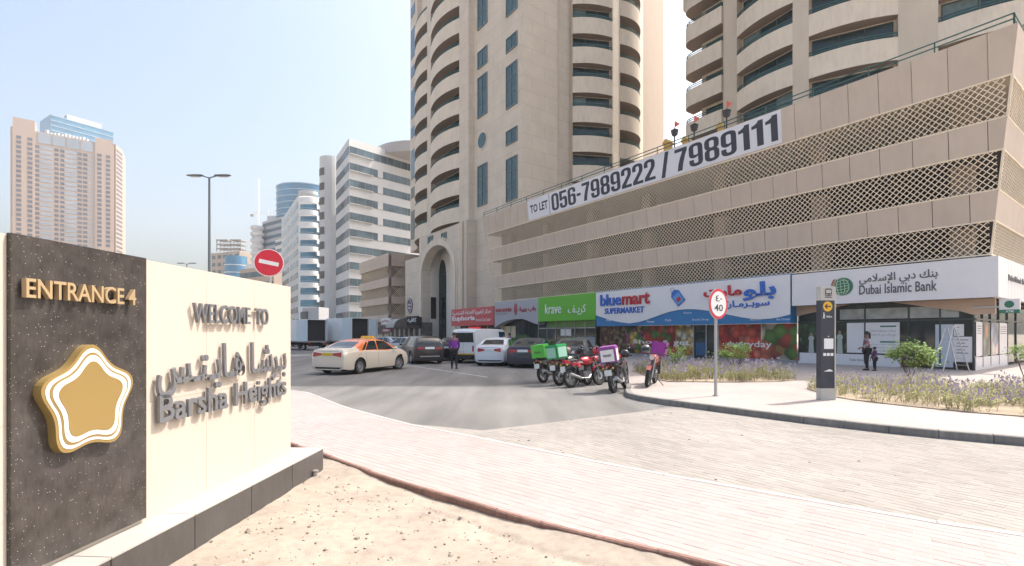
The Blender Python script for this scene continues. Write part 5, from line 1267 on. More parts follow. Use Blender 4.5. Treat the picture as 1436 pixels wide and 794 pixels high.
# things on the podium roof
m_lan = M('lantern_black', (.04,.04,.05), .5); m_gab = M('gable_yellow', (.55,.35,.07), .6); m_flag = M('flag_red', (.6,.12,.08), .7)
for k, (px, py, lb, cl) in enumerate(((946, 185, 'roof lantern post with red flag nearest the left tower', 0), (973.5, 178, 'roof lantern post with red flag in the middle of the three', 0), (1019, 158, 'roof lantern post with red flag above the digit one of the banner', 0))):
    v_ = 1.2; t_ = TT(px, v_); p = w2(t_, v_); Y = p.y; zc_ = hz(py+9, Y)
    o = thing('roof_lantern', lb, 'lantern', (*p, 13.3), 0, 'lantern posts along the podium roof')
    h = hz(py, Y)-13.3
    obj('post', MB().tube((0,0,0), (0,0,h-.1), .045, 6), m_lan, o); obj('lantern_body', MB().lathe([(.02,h-.35),(.2,h-.22),(.26,h+.02),(.2,h+.06),(.28,h+.1),(.06,h+.22),(.02,h+.3)], n=8), m_lan, o)
    obj('flag', MB().hexa([(0,0,h+.3),(.02,.01,h+.3),(.02,.02,h+.32),(0,.02,h+.32)], [(0,0,h+.75),(.38,.02,h+.56),(.38,.03,h+.58),(0,.02,h+.77)]), m_flag, o)
for k, (px, py, lb) in enumerate(((934, 193, 'small yellow gable roof peeking over the railing leftmost'), (960, 190, 'small yellow gable roof in the middle behind the railing'), (1010, 170, 'small yellow gable roof behind the railing nearest the right'))):
    p = w2(TT(px, 2), 2); Y = p.y; h = max(.5, hz(py, Y)-13.3); o = thing('play_house', lb, 'playhouse', (*p, 13.2), RZ, 'playhouses on the podium roof')
    h *= .92; obj('house_wall', MB().box(-.2, .2, 0, .5, 0, h-.1), m_gab, o); obj('house_roof', MB().plate([(-.3, h-.12), (.3, h-.12), (0, h+.22)], -.1, .6), m_gab, o)

# ================================================================== VEHICLES
def decal(name, bvh, quad, d, mat, parent, nx=6, ny=3, off=.006, maxd=6, smooth=True):
    q = [Vector(p) for p in quad]; d = Vector(d).normalized(); vs = []; ok = True
    for j in range(ny+1):
        for i in range(nx+1):
            p = q[0].lerp(q[1], i/nx).lerp(q[3].lerp(q[2], i/nx), j/ny)
            h, nrm, _, _ = bvh.ray_cast(p-d*2.0, d, maxd)
            if h is None: h, nrm, _, _ = bvh.find_nearest(p)
            if nrm.dot(d) > 0: nrm = -nrm
            vs.append(h+nrm*off)
    fs = [(j*(nx+1)+i, j*(nx+1)+i+1, (j+1)*(nx+1)+i+1, (j+1)*(nx+1)+i) for j in range(ny) for i in range(nx)]
    mb = MB().add(vs, fs); mb.fix = True
    # orient outward
    n = (vs[1]-vs[0]).cross(vs[nx+1]-vs[0])
    me = bpy.data.meshes.new(name); me.from_pydata([tuple(v) for v in vs], [], [f if n.dot(d) < 0 else f[::-1] for f in fs]); me.materials.append(mat)
    me.polygons.foreach_set('use_smooth', [True]*len(me.polygons)); me.update()
    return link(bpy.data.objects.new(name, me), parent)
def interp(tab, s):
    for (a, va), (b, vb) in zip(tab, tab[1:]):
        if s <= b:
            k = (s-a)/(b-a); return va+(vb-va)*k
    return tab[-1][1]
m_tyre = M('tyre_rubber', (.018,.018,.018), .85, .1, 10); m_rim = M('rim_alloy', (.42,.42,.43), .3, .05, metal=.7)
m_carglass = M('car_glass', (.012,.02,.024), .04, .1, coat=.3); m_tail = M('tail_light', (.38,.01,.015), .15, .2, 8, coat=.5); m_head = M('head_light', (.6,.62,.65), .1, .1, coat=.5)
m_under = M('underbody', (.012,.012,.012), .9); m_plate = M('plate_white', (.7,.7,.68), .4)
def wheel_mesh(r, wd, nsp=10):
    t = MB().lathe([(r*.66, -wd/2+.01), (r*.93, -wd/2), (r, -wd/2+.03), (r, wd/2-.03), (r*.93, wd/2), (r*.66, wd/2-.01)], axis='y', n=24)
    m = MB().lathe([(r*.67, -wd/2+.015), (r*.64, -wd/2+.03), (r*.60, -wd/2+.07), (r*.60, wd/2)], axis='y', n=24)
    for k in range(nsp):
        a = 2*math.pi*k/nsp; da = .13
        m.add([(r*.12*math.cos(a-.5), -wd/2+.045, r*.12*math.sin(a-.5)), (r*.12*math.cos(a+.5), -wd/2+.045, r*.12*math.sin(a+.5)), (r*.65*math.cos(a+da), -wd/2+.025, r*.65*math.sin(a+da)), (r*.65*math.cos(a-da), -wd/2+.025, r*.65*math.sin(a-da))], [(0,1,2,3)])
    m.lathe([(.001, -wd/2+.03), (r*.14, -wd/2+.035), (r*.16, -wd/2+.06)], axis='y', n=12)
    return mesh('tyre', t, m_tyre, True, 50), mesh('rim', m, m_rim)
WH = {}
PROF = {
 'sedan': dict(top=[(0,.60),(.015,.70),(.10,.745),(.15,.755),(.19,.80),(.25,.885),(.33,.965),(.43,1.0),(.52,.995),(.60,.955),(.67,.87),(.74,.76),(.80,.705),(.90,.64),(.97,.56),(1,.44)], belt=[(0,.60),(.15,.665),(.5,.645),(.75,.62),(1,.44)], wheels=(.195,.795), r=.325),
 'suv':   dict(top=[(0,.55),(.012,.66),(.03,.78),(.06,.88),(.10,.955),(.2,.99),(.4,1.0),(.55,.985),(.63,.93),(.70,.83),(.76,.72),(.85,.675),(.95,.60),(1,.45)], belt=[(0,.55),(.05,.64),(.5,.61),(.75,.60),(1,.45)], wheels=(.19,.80), r=.355),
 'van':   dict(top=[(0,.45),(.004,.90),(.03,.975),(.1,.995),(.5,1.0),(.74,.99),(.80,.95),(.88,.74),(.93,.60),(.985,.50),(1,.36)], belt=[(0,.44),(.05,.56),(.5,.56),(.85,.53),(1,.36)], wheels=(.18,.80), r=.33),
}
def make_car(name, label, cat, kind, L, W, H, paint, loc, heading, roofmat=None, group=None, rimk=10, plate=None, detail=True, gz=0., fixtures=True):
    P = PROF[kind]; t = thing(name, label, cat, (loc[0], loc[1], gz), heading, group)
    S = sorted(set([0,.006,.015,.03,.06,.10,.13,.15,.17,.19,.22,.25,.29,.33,.38,.43,.48,.52,.56,.60,.64,.67,.70,.74,.77,.80,.85,.90,.94,.97,.988,1]))
    wtab = [(0,.80),(.006,.87),(.03,.93),(.10,.975),(.2,.995),(.5,1.0),(.75,.985),(.9,.95),(.97,.87),(.99,.76),(1,.62)] if kind != 'van' else [(0,.93),(.006,.965),(.1,1),(.8,1),(.93,.95),(.98,.85),(1,.7)]
    vs = []; prof_n = None
    for s in S:
        x = (s-.5)*L; w = interp(wtab, s)*W/2; zt = interp(P['top'], s)*H; zb_ = (.155+.05*max(0, 1-s/.05)+.03*max(0, (s-.95)/.05))*H/1.47
        bl = min(interp(P['belt'], s)*H, zt-.035); k = max(0, min(1, (zt-bl)/(H*.36)))
        wr = w*(.955-(.235 if kind != 'van' else .11)*k)
        half = [(0, zb_), (w*.80, zb_), (w*.955, zb_+.05), (w*.995, zb_+.16), (w, (zb_+bl)*.52), (w*.995, bl*.86+zb_*.05), (w*.97, bl-.02), (w*.945, bl), (w*.945+(wr-w*.945)*.5, bl+(zt-bl)*.48), (wr, zt-.055*k-.012), (wr*.93, zt-.02*k-.006), (wr*.55, zt-.001), (0, zt+.008)]
        ring = half+[(-y, z) for y, z in half[-2:0:-1]]; prof_n = len(ring)
        vs += [(x, y, z) for y, z in ring]
    n = prof_n; fs = []
    for i in range(len(S)-1):
        for j in range(n): fs.append((i*n+j, (i+1)*n+j, (i+1)*n+(j+1) % n, i*n+(j+1) % n))
    fs.append(tuple(range(n))); fs.append(tuple(range((len(S)-1)*n, len(S)*n))[::-1])
    bm = bmesh.new(); 
    bv = [bm.verts.new(v) for v in vs]
    for f in fs: bm.faces.new([bv[i] for i in f])
    bmesh.ops.recalc_face_normals(bm, faces=bm.faces)
    me = bpy.data.meshes.new('body'); bm.to_mesh(me); bm.free()
    r = P['r']; body = link(bpy.data.objects.new('body', me), None)
    cut = MB()
    wx = [(P['wheels'][0]-.5)*L, (P['wheels'][1]-.5)*L]
    for x in wx:
        for sgn in (-1, 1):
            ya, yb = (W/2-.30, W/2+.2) if sgn == 1 else (-W/2-.2, -W/2+.30); N_ = 22
            c = [(x+(r+.05)*math.cos(2*math.pi*q/N_), r+(r+.05)*math.sin(2*math.pi*q/N_)) for q in range(N_)]
            cut.add([(a, ya, b) for a, b in c]+[(a, yb, b) for a, b in c], [(q, (q+1) % N_, (q+1) % N_+N_, q+N_) for q in range(N_)]+[tuple(range(N_))[::-1], tuple(range(N_, 2*N_))])
    cut.fix = True; co = obj('cutter', cut, m_under)
    md = body.modifiers.new('b', 'BOOLEAN'); md.operation = 'DIFFERENCE'; md.object = co; md.solver = 'EXACT'
    bpy.context.view_layer.update(); dg = bpy.context.evaluated_depsgraph_get(); me2 = bpy.data.meshes.new_from_object(body.evaluated_get(dg))
    bpy.data.objects.remove(body); bpy.data.objects.remove(co)
    me2.materials.clear()
    for m in (paint, m_under, roofmat or paint): me2.materials.append(m)
    for p_ in me2.polygons:
        c = p_.center; p_.material_index = 0
        if roofmat and c.z > H*.70 and abs(p_.normal.z) > .0 and (c.x > (.16-.5)*L) and c.x < (.73-.5)*L: p_.material_index = 2
        for x in wx:
            if math.hypot(c.x-x, c.z-r) < (r+.055) and abs(c.y) < W/2-.02 and abs(p_.normal.z) < .999 or (math.hypot(c.x-x, c.z-r) < r+.06 and abs(c.y) > W/2-.31 and abs(p_.normal.y) < .35 and c.z > .2): 
                if math.hypot(c.x-x, c.z-r) < (r+.06): p_.material_index = 1
        if p_.normal.z < -.7 and c.z < .35: p_.material_index = 1
    me2.polygons.foreach_set('use_smooth', [True]*len(me2.polygons)); me2.set_sharp_from_angle(angle=R(32))
    me2.name = 'body'; bo = link(bpy.data.objects.new('body', me2), t)
    bvh = BVHTree.FromObject(bo, bpy.context.evaluated_depsgraph_get()) if False else None
    bmm = bmesh.new(); bmm.from_mesh(me2); bvh = BVHTree.FromBMesh(bmm); bmm.free()
    bl_ = H*.66 if kind == 'sedan' else H*.635 if kind == 'suv' else H*.585
    X = lambda s: (s-.5)*L
    if kind == 'sedan': sw = [((.225,bl_+.03),(.265,bl_+.03),(.345,H*.925),(.315,H*.90)), ((.275,bl_+.025),(.445,bl_+.02),(.455,H*.945),(.36,H*.93)), ((.46,bl_+.02),(.715,bl_+.0),(.60,H*.92),(.47,H*.945))]; rw = (.165,.305); fw = (.615,.755)
    elif kind == 'suv': sw = [((.085,bl_+.06),(.20,bl_+.03),(.20,H*.93),(.13,H*.92)), ((.215,bl_+.03),(.43,bl_+.02),(.43,H*.945),(.215,H*.94)), ((.445,bl_+.02),(.70,bl_),(.60,H*.92),(.445,H*.945))]; rw = (.018,.085); fw = (.60,.745)
    else: sw = [((.62,bl_+.03),(.86,bl_),(.795,H*.90),(.62,H*.91))]; rw = (.002,.02); fw = (.80,.92)
    for sgn in (1, -1):
        for q in sw:
            quad = [(X(s), sgn*2, z) for s, z in q]; decal('side_window', bvh, quad, (0, -sgn, 0), m_carglass, t)
        if kind != 'van' or True:
            for s in ((.45, .27) if kind == 'sedan' else (.438, .21) if kind == 'suv' else (.61,)):
                decal('door_seam', bvh, [(X(s)-.006, sgn*2, H*.2), (X(s)+.006, sgn*2, H*.2), (X(s)+.006, sgn*2, bl_-.02), (X(s)-.006, sgn*2, bl_-.02)], (0, -sgn, 0), m_under, t, 1, 8, .003)
            for s in ((.43, .68) if kind != 'van' else (.66,)):
                s_ = s-.07; decal('door_handle', bvh, [(X(s_)-.08, sgn*2, bl_-.10), (X(s_)+.08, sgn*2, bl_-.10), (X(s_)+.08, sgn*2, bl_-.075), (X(s_)-.08, sgn*2, bl_-.075)], (0, -sgn, 0), paint, t, 3, 1, .02)
        mb = MB().ball((X(.70 if kind != 'van' else .84), sgn*(W/2+.06), bl_+.06), .10, 10, 6, .75); obj('wing_mirror', mb, paint if kind != 'van' else m_black, t, True)
    # rear glass and windscreen, projected along slanted directions
    zr0 = interp(P['top'], rw[0])*H; zr1 = interp(P['top'], rw[1])*H; hw_ = W/2
    if kind == 'sedan': decal('rear_window', bvh, [(X(.13), -hw_*.70, zr0+.0), (X(.13), hw_*.70, zr0+.0), (X(.28), hw_*.56, zr1-.01), (X(.28), -hw_*.56, zr1-.01)], (.35, 0, -1), m_carglass, t, 8, 5)
    elif kind == 'suv': decal('rear_window', bvh, [(-3, -hw_*.74, H*.68), (-3, hw_*.74, H*.68), (-3, hw_*.60, H*.93), (-3, -hw_*.60, H*.93)], (1, 0, 0), m_carglass, t, 8, 5)
    else: decal('rear_window', bvh, [(-3, -hw_*.76, H*.60), (-3, hw_*.76, H*.60), (-3, hw_*.70, H*.87), (-3, -hw_*.70, H*.87)], (1, 0, 0), m_carglass, t, 8, 5)
    zf0 = interp(P['top'], fw[1])*H; zf1 = interp(P['top'], fw[0])*H
    decal('windscreen', bvh, [(4, -hw_*.76, zf0+.01), (4, hw_*.76, zf0+.01), (4, hw_*.62, zf1-.01), (4, -hw_*.62, zf1-.01)], (-1, 0, 0), m_carglass, t, 8, 5, maxd=9)
    # lights, plate, bumpers
    for sgn in (1, -1):
        if kind == 'sedan': q = [(-3, sgn*hw_*.52, H*.545), (-3, sgn*hw_*.985, H*.50), (-3, sgn*hw_*.985, H*.635), (-3, sgn*hw_*.52, H*.60)]
        elif kind == 'suv': q = [(-3, sgn*hw_*.62, H*.53), (-3, sgn*hw_*.985, H*.50), (-3, sgn*hw_*.985, H*.60), (-3, sgn*hw_*.62, H*.58)]
        else: q = [(-3, sgn*hw_*.86, H*.34), (-3, sgn*hw_*.985, H*.34), (-3, sgn*hw_*.985, H*.50), (-3, sgn*hw_*.86, H*.50)]
        decal('tail_light', bvh, q, (1, -sgn*.32, 0), m_tail, t, 6, 3, .012)
        decal('head_light', bvh, [(3, sgn*hw_*.5, H*.43), (3, sgn*hw_*.95, H*.45), (3, sgn*hw_*.95, H*.52), (3, sgn*hw_*.5, H*.49)], (-1, -sgn*.35, 0), m_head, t, 5, 2, .01, 9)
    zp = H*.53 if kind != 'van' else H*.36
    if kind == 'sedan': zp = H*.535
    pw = .26
    p_ = decal('number_plate', bvh, [(-3, -pw, zp), (-3, pw, zp), (-3, pw, zp+.115), (-3, -pw, zp+.115)], (1, 0, 0), plate or m_plate, t, 3, 2, .015)
    decal('bumper_strip', bvh, [(-3, -hw_*.8, H*.17), (-3, hw_*.8, H*.17), (-3, hw_*.8, H*(.22 if kind == 'sedan' else .27)), (-3, -hw_*.8, H*(.22 if kind == 'sedan' else .27))], (1, 0, 0), m_black, t, 8, 1, .006)
    if kind == 'sedan': decal('boot_seam', bvh, [(-3, -hw_*.62, H*.655), (-3, hw_*.62, H*.655), (-3, hw_*.62, H*.662), (-3, -hw_*.62, H*.662)], (1, 0, 0), m_under, t, 8, 1, .004)
    if kind == 'suv': decal('skid_plate', bvh, [(-3, -hw_*.6, H*.255), (-3, hw_*.6, H*.255), (-3, hw_*.6, H*.30), (-3, -hw_*.6, H*.30)], (1, 0, 0), m_rim, t, 8, 1, .012)
    if kind == 'van':
        decal('bumper', bvh, [(-3, -hw_*.96, H*.14), (-3, hw_*.96, H*.14), (-3, hw_*.96, H*.235), (-3, -hw_*.96, H*.235)], (1, 0, 0), m_black, t, 8, 1, .05)
        decal('yellow_strip', bvh, [(-3, -hw_*.9, H*.25), (-3, hw_*.5, H*.25), (-3, hw_*.5, H*.285), (-3, -hw_*.9, H*.285)], (1, 0, 0), m_yel, t, 8, 1, .01)
        decal('door_seam', bvh, [(-3, -.006, H*.27), (-3, .006, H*.27), (-3, .006, H*.95), (-3, -.006, H*.95)], (1, 0, 0), m_under, t, 1, 6, .004)
    if (r, rimk) not in WH: WH[(r, rimk)] = wheel_mesh(r, .2, rimk)
    ty, ri = WH[(r, rimk)]
    for x in wx:
        for sgn in (-1, 1):
            w_ = link(bpy.data.objects.new('wheel', ty), t); w_.location = (x, sgn*(W/2-.13), r); w_.rotation_euler.z = 0 if sgn < 0 else math.pi
            if x > 0 and name == 'taxi': w_.rotation_euler.z += R(-14)
            link(bpy.data.objects.new('rim', ri), w_)
    return t, bvh
def paintm(name, c, metal=.0, rough=.28): return M(name, c, rough, .02, 1, metal=metal, coat=.7)
AH = math.atan2(.8130, -.5823)         # heading along the shop row, away from the camera
m_cream_p = paintm('taxi_cream', (.64, .57, .47)); m_orange = paintm('taxi_orange', (.72, .17, .03))
hd_ = math.atan2(.935, .354)
tx_, bv = make_car('taxi', 'cream taxi with orange roof and yellow number plate turning on the road', 'taxi', 'sedan', 4.75, 1.84, 1.45, m_cream_p, (-6.6, 21.9), hd_, m_orange, plate=M('plate_yellow', (.62,.42,.03), .4))
o = obj('roof_sign', MB().hexa([(.1,-.33,1.455),(.34,-.33,1.455),(.34,.33,1.455),(.1,.33,1.455)], [(.15,-.28,1.57),(.29,-.28,1.57),(.29,.28,1.57),(.15,.28,1.57)]), m_yel, tx_); text_ = None
for sgn in (1, -1):
    decal('body_print', bv, [(-1.55, sgn*2, .93), (-1.25, sgn*2, .93), (-1.25, sgn*2, .955), (-1.55, sgn*2, .955)], (0, -sgn, 0), m_orange, tx_, 3, 1, .004)
    decal('body_print', bv, [(-1.6, sgn*2, .80), (-1.35, sgn*2, .83), (-1.35, sgn*2, .85), (-1.6, sgn*2, .82)], (0, -sgn, 0), m_orange, tx_, 3, 1, .004)
make_car('suv', 'dark brown compact suv seen from behind with silver rear skid plate', 'car', 'suv', 4.45, 1.82, 1.56, paintm('brown_paint', (.035,.022,.02), .3), (-5.4, 28.8), R(114), rimk=7)
make_car('parked_car', 'black car half hidden behind the standing courier in purple', 'car', 'sedan', 4.6, 1.8, 1.45, paintm('black_paint', (.012,.013,.015)), (-3.75, 32.2), R(86), group='cars parked in echelon by the shops')
make_car('panel_van', 'white panel van parked beside the white saloon outside the shops', 'van', 'van', 4.9, 1.75, 1.98, paintm('van_white', (.62,.64,.66)), (-1.75, 29.75), R(66))
make_car('parked_car', 'white saloon parked between the van and the navy car', 'car', 'sedan', 4.45, 1.74, 1.47, paintm('saloon_white', (.66,.69,.74)), (-.7, 27.1), R(78), group='cars parked in echelon by the shops')
make_car('parked_car', 'navy blue saloon parked right of the white saloon', 'car', 'sedan', 4.6, 1.8, 1.45, paintm('navy_paint', (.018,.025,.05), .2), (1.1, 25.8), R(75), group='cars parked in echelon by the shops')
make_car('parked_car', 'grey saloon hidden behind the row of delivery motorbikes', 'car', 'sedan', 4.6, 1.8, 1.46, paintm('grey_paint', (.12,.13,.14), .4), (3.1, 24.2), R(76), group='cars parked in echelon by the shops')
make_car('parked_car', 'silver saloon parked just beyond the brown suv', 'car', 'sedan', 4.5, 1.78, 1.45, paintm('silver_paint', (.36,.38,.40), .5), (-8.0, 37.5), AH+R(12), group='silver cars beyond the suv', rimk=8)
make_car('parked_car', 'pale blue-silver saloon furthest along the parking row behind the taxi roof', 'car', 'sedan', 4.5, 1.78, 1.45, paintm('paleblue_paint', (.30,.36,.42), .5), (-10.2, 40.5), AH+R(15), group='silver cars beyond the suv', rimk=8)
make_car('parked_car', 'small white car far away at the very left end of the road', 'car', 'suv', 4.4, 1.8, 1.6, paintm('far_white', (.6,.6,.6)), (-29.2, 66), AH+R(5))

def make_truck(label, loc, heading, H=3.1, side=1, pale=False):
    t = thing('box_truck', label, 'truck', loc, heading)
    m_box = M('truck_box', (.78,.78,.78), .45, .05); m_d = M('truck_door_blue', (.55,.66,.74), .4, .05); L, W = 5.0, 2.1
    zb = .95
    obj('cargo_floor', MB().box(-L/2, L/2, -W/2, W/2, zb-.14, zb), m_conc, t); 
    for y in (-W/2, W/2-.05): obj('side_wall', MB().box(-L/2, L/2, y, y+.05, zb+.001, H), m_box, t)
    obj('cargo_shade', MB().box(-L/2+.3, L/2-.06, -W/2+.055, W/2-.055, zb+.004, H-.01), m_dark, t); obj('front_wall', MB().box(L/2-.05, L/2-.001, -W/2+.051, W/2-.051, zb+.001, H-.001), m_box, t)  # dark block fills the cargo space to stand in for its shade
    obj('roof', MB().box(-L/2, L/2, -W/2, W/2, H+.001, H+.06), m_box, t)
    # rear doors: one swung out to the left, one closed half
    for s in (1, -1):
        a = R(75) if (s == side) else R(100)
        mb = MB().box(0, W/2-.03, -.03, .03, zb, H-.02); hinge = Vector((-L/2-.03, s*W/2, 0)); ang_ = (math.pi/2 if s == 1 else -math.pi/2)
        dr = obj('rear_door', mb, m_d, t); dr.location = hinge; dr.rotation_euler.z = (R(90)-R(8) if s == 1 else -R(90)+R(8)) if (s == 1 or H > 3.15) else R(-4)
        obj('door_bar', MB().tube((W/2-.2, -.05, zb+.05), (W/2-.2, -.05, H-.1), .02, 5), m_steel, dr)
    cab = MB(); pr = [(L/2+.1,.5),(L/2+1.75,.5),(L/2+1.75,1.15),(L/2+1.5,1.9),(L/2+1.2,2.2),(L/2+.1,2.25)]
    q = MB(); q.plate(pr, -W/2+.05, W/2-.05); obj('cab', q, m_box, t)
    obj('cab_window', MB().plate([(L/2+.5,1.35),(L/2+1.45,1.35),(L/2+1.25,1.95),(L/2+.5,1.95)], -W/2+.03, W/2-.03), m_carglass, t)
    obj('chassis', MB().box(-L/2+.1, L/2+1.5, -.45, .45, .5, .8), m_under, t); obj('bumper', MB().box(-L/2-.05, -L/2+.05, -W/2+.1, W/2-.1, .42, .56), m_under, t)
    for s in (1, -1): obj('tail_light', MB().box(-L/2-.07, -L/2-.051, s*.8-.12, s*.8+.12, .6, .72), m_tail, t)
    ty, ri = WH[(.355, 7)]
    for x in (-L/2+.9, L/2+.9):
        for s in (1, -1):
            w_ = link(bpy.data.objects.new('wheel', ty), t); w_.location = (x, s*(W/2-.14), .36); w_.rotation_euler.z = 0 if s < 0 else math.pi; link(bpy.data.objects.new('rim', ri), w_)
    return t
make_truck('small white refrigerated truck with open blue rear door nearest the entrance wall edge', (-21.8, 51.7, 0), R(138))
make_truck('white box truck with both rear doors open behind the taxi roof', (-17.4, 51.7, 0), R(140), 3.25)

# ------------------------------------------------------------------ motorbikes
BW = {}
def make_bike(label, loc, heading, lean, paint, boxc=None, boxface=None, seatm=None, gz=0., steer=0, boxrot=0, logo=None, boxs=(.44,.44,.44)):
    t = thing('delivery_motorbike', label, 'motorbike', (loc[0], loc[1], gz), heading, 'delivery motorbikes parked by the kerb')
    r = .30
    if not BW:
        tm = MB().lathe([(r-.075, -.035), (r-.02, -.05), (r, -.02), (r, .02), (r-.02, .05), (r-.075, .035)], axis='y', n=26); BW['t'] = mesh('tyre', tm, m_tyre, True, 60)
        rm = MB().lathe([(r-.075, -.03), (r-.095, -.03), (r-.095, .03), (r-.075, .03)], axis='y', n=26)
        for k in range(6):
            a = k*math.pi/3; rm.tube((0, 0, 0), ((r-.09)*math.cos(a), 0, (r-.09)*math.sin(a)), .017, 4, .012)
        rm.lathe([(.001,-.06),(.045,-.05),(.045,.05),(.001,.06)], axis='y', n=10); BW['r'] = mesh('rim', rm, M('bike_rim', (.16,.16,.17), .4, metal=.5))
        bd = MB().lathe([(.06,-.062),(.12,-.062),(.12,-.055),(.06,-.055)], axis='y', n=16); BW['d'] = mesh('brake_disc', bd, m_steel)
    fx, rx = .66, -.62
    lm = Matrix.Rotation(lean, 4, 'X')
    parts = []
    def P(name, mb, mat, sm=False, par=None):
        mb.xf(lm); o = obj(name, mb, mat, par or t, sm); parts.append(o); return o
    for x in (fx, rx):
        w_ = link(bpy.data.objects.new('wheel', BW['t']), t); w_.location = lm @ Vector((x, 0, r)); w_.rotation_euler = (lean, 0, steer if x > 0 else 0)
        link(bpy.data.objects.new('rim', BW['r']), w_); link(bpy.data.objects.new('brake_disc', BW['d']), w_)
    st = MB()
    for s in (-.085, .085): st.tube((fx, s, r), (fx-.20, s, .82), .022, 6); st.tube((fx-.20, s, .82), (fx-.25, s, .95), .016, 6)
    P('fork', st, m_steel, True)
    hb = MB(); hb.path([(fx-.36,-.36,.98),(fx-.27,-.22,1.0),(fx-.24,0,.96),(fx-.27,.22,1.0),(fx-.36,.36,.98)], .014, 6); P('handlebar', hb, m_black, True)
    g_ = MB(); 
    for s in (-1, 1): g_.tube((fx-.30, s*.28, .995), (fx-.39, s*.41, .97), .022, 6)
    P('grip', g_, m_black)
    for s in (-1, 1):
        mi = MB().tube((fx-.28, s*.24, 1.0), (fx-.30, s*.31, 1.16), .008, 4).ball((fx-.31, s*.33, 1.19), .055, 8, 5, .8); P('mirror', mi, m_black)
    fr = MB(); fr.path([(fx-.23,0,.85),(.1,0,.70),(-.35,0,.68),(-.62,0,.72)], .025, 6); fr.path([(fx-.22,0,.80),(.28,0,.35),(-.2,0,.30),(-.28,0,.62)], .025, 6); 
    for s in (-.07, .07): fr.tube((-.2, s, .34), (rx, s, r), .022, 5); fr.tube((rx+.02, s*1.6, r+.03), (-.38, s*1.6, .70), .025, 6)
    P('frame', fr, m_black, True)
    en = MB().box(-.14, .22, -.10, .10, .26, .48).lathe([(.001,-.13),(.11,-.12),(.12,-.08),(.12,.08),(.11,.12),(.001,.13)], (-.02, 0, .34), 'y', 12)
    for k in range(5): en.box(.04, .24, -.085, .085, .49+k*.028, .503+k*.028)
    P('engine', en, M('engine_metal', (.20,.20,.21), .4, .2, 10, metal=.6))
    tk = MB().lathe([(.02,-.27),(.10,-.24),(.145,-.12),(.155,.03),(.14,.16),(.07,.26),(.01,.28)], (0,0,0), 'x', 14); tk.v = [(v[0]+.12, v[1]*.95, v[2]*.95+.80) for v in tk.v]; P('fuel_tank', tk, paint, True)
    se = MB().hexa([(-.62,-.10,.76),(-.10,-.11,.74),(-.10,.11,.74),(-.62,.10,.76)], [(-.62,-.09,.84),(-.10,-.07,.80),(-.10,.07,.80),(-.62,.09,.84)]); P('seat', se, m_black)
    tl = MB().hexa([(-.85,-.05,.78),(-.25,-.13,.60),(-.25,.13,.60),(-.85,.05,.78)], [(-.88,-.05,.86),(-.25,-.12,.75),(-.25,.12,.75),(-.88,.05,.86)]); P('tail_cowl', tl, paint)
    for c_, a0, a1 in ((fx, 40, 150), (rx, 40, 130)):
        fm = MB()
        for q in range(6):
            b0, b1 = R(a0+(a1-a0)*q/6), R(a0+(a1-a0)*(q+1)/6); rr_ = r+.035
            fm.hexa([(c_+rr_*math.cos(b0), -.06, r+rr_*math.sin(b0)), (c_+rr_*math.cos(b0), .06, r+rr_*math.sin(b0)), (c_+rr_*math.cos(b1), .06, r+rr_*math.sin(b1)), (c_+rr_*math.cos(b1), -.06, r+rr_*math.sin(b1))],
                    [(c_+(rr_+.012)*math.cos(b0), -.055, r+(rr_+.012)*math.sin(b0)), (c_+(rr_+.012)*math.cos(b0), .055, r+(rr_+.012)*math.sin(b0)), (c_+(rr_+.012)*math.cos(b1), .055, r+(rr_+.012)*math.sin(b1)), (c_+(rr_+.012)*math.cos(b1), -.055, r+(rr_+.012)*math.sin(b1))])
        fm.fix = True; P('mudguard', fm, paint if c_ > 0 else m_black)
    hl = MB().lathe([(.001,.10),(.075,.09),(.095,.03),(.08,-.06),(.02,-.12)], (fx-.13, 0, .86), 'x', 12); P('headlight', hl, paint, True)
    hf = MB().lathe([(.001,.104),(.07,.096)], (fx-.13, 0, .86), 'x', 12); P('headlight_lens', hf, m_head)
    ex = MB().path([(.2,-.09,.36),(.05,-.14,.26),(-.3,-.15,.27)], .022, 6).tube((-.3,-.15,.27), (-.78,-.17,.42), .045, 8, .05); P('exhaust', ex, m_steel, True)
    ks = MB().tube((-.02,.1,.28), (.0,.36,.0), .013, 5); obj('side_stand', ks, m_black, t)
    pl = MB().box(-.93, -.92, -.10, .10, .50, .66); P('number_plate', pl, m_plate)
    P('tail_light', MB().box(-.90, -.875, -.05, .05, .74, .79), m_tail); P('plate_bracket', MB().tube((-.85,0,.76),(-.925,0,.6),.012,4), m_black)
    for s in (-1, 1): P('indicator', MB().ball((-.86, s*.14, .70), .03, 6, 4), m_yel)
    ck = MB().path([(-.75,-.1,.845),(-.35,-.1,.85),(-.35,.1,.85),(-.75,.1,.845),(-.75,-.1,.845)], .012, 4); P('luggage_rack', ck, m_steel)
    if boxc:
        bx_, by_, bz_ = boxs; b = obj('delivery_box', MB(), boxc, t)
        mb = MB().box(-bx_/2, bx_/2, -by_/2, by_/2, 0, bz_); e = .012
        bm = bmesh.new(); me = mesh('delivery_box', mb, boxc); bm.from_mesh(me); bmesh.ops.bevel(bm, geom=bm.edges[:], offset=.015, segments=2, affect='EDGES'); bm.to_mesh(me); bm.free()
        b.data = me; b.location = lm @ Vector((-.62, 0, .865)); b.rotation_euler = (lean, R(-4), boxrot)
        obj('box_lid', MB().box(-bx_/2-.012, bx_/2+.012, -by_/2-.012, by_/2+.012, bz_-.07, bz_-.05), boxc, b)
        if boxface:
            obj('box_face', MB().box(-bx_/2-.016, -bx_/2-.0125, -by_/2+.045, by_/2-.045, .045, bz_-.09), boxface, b)
            obj('box_face', MB().box(-bx_/2+.045, bx_/2-.045, -by_/2-.016, -by_/2-.0125, .045, bz_-.09), boxface, b)
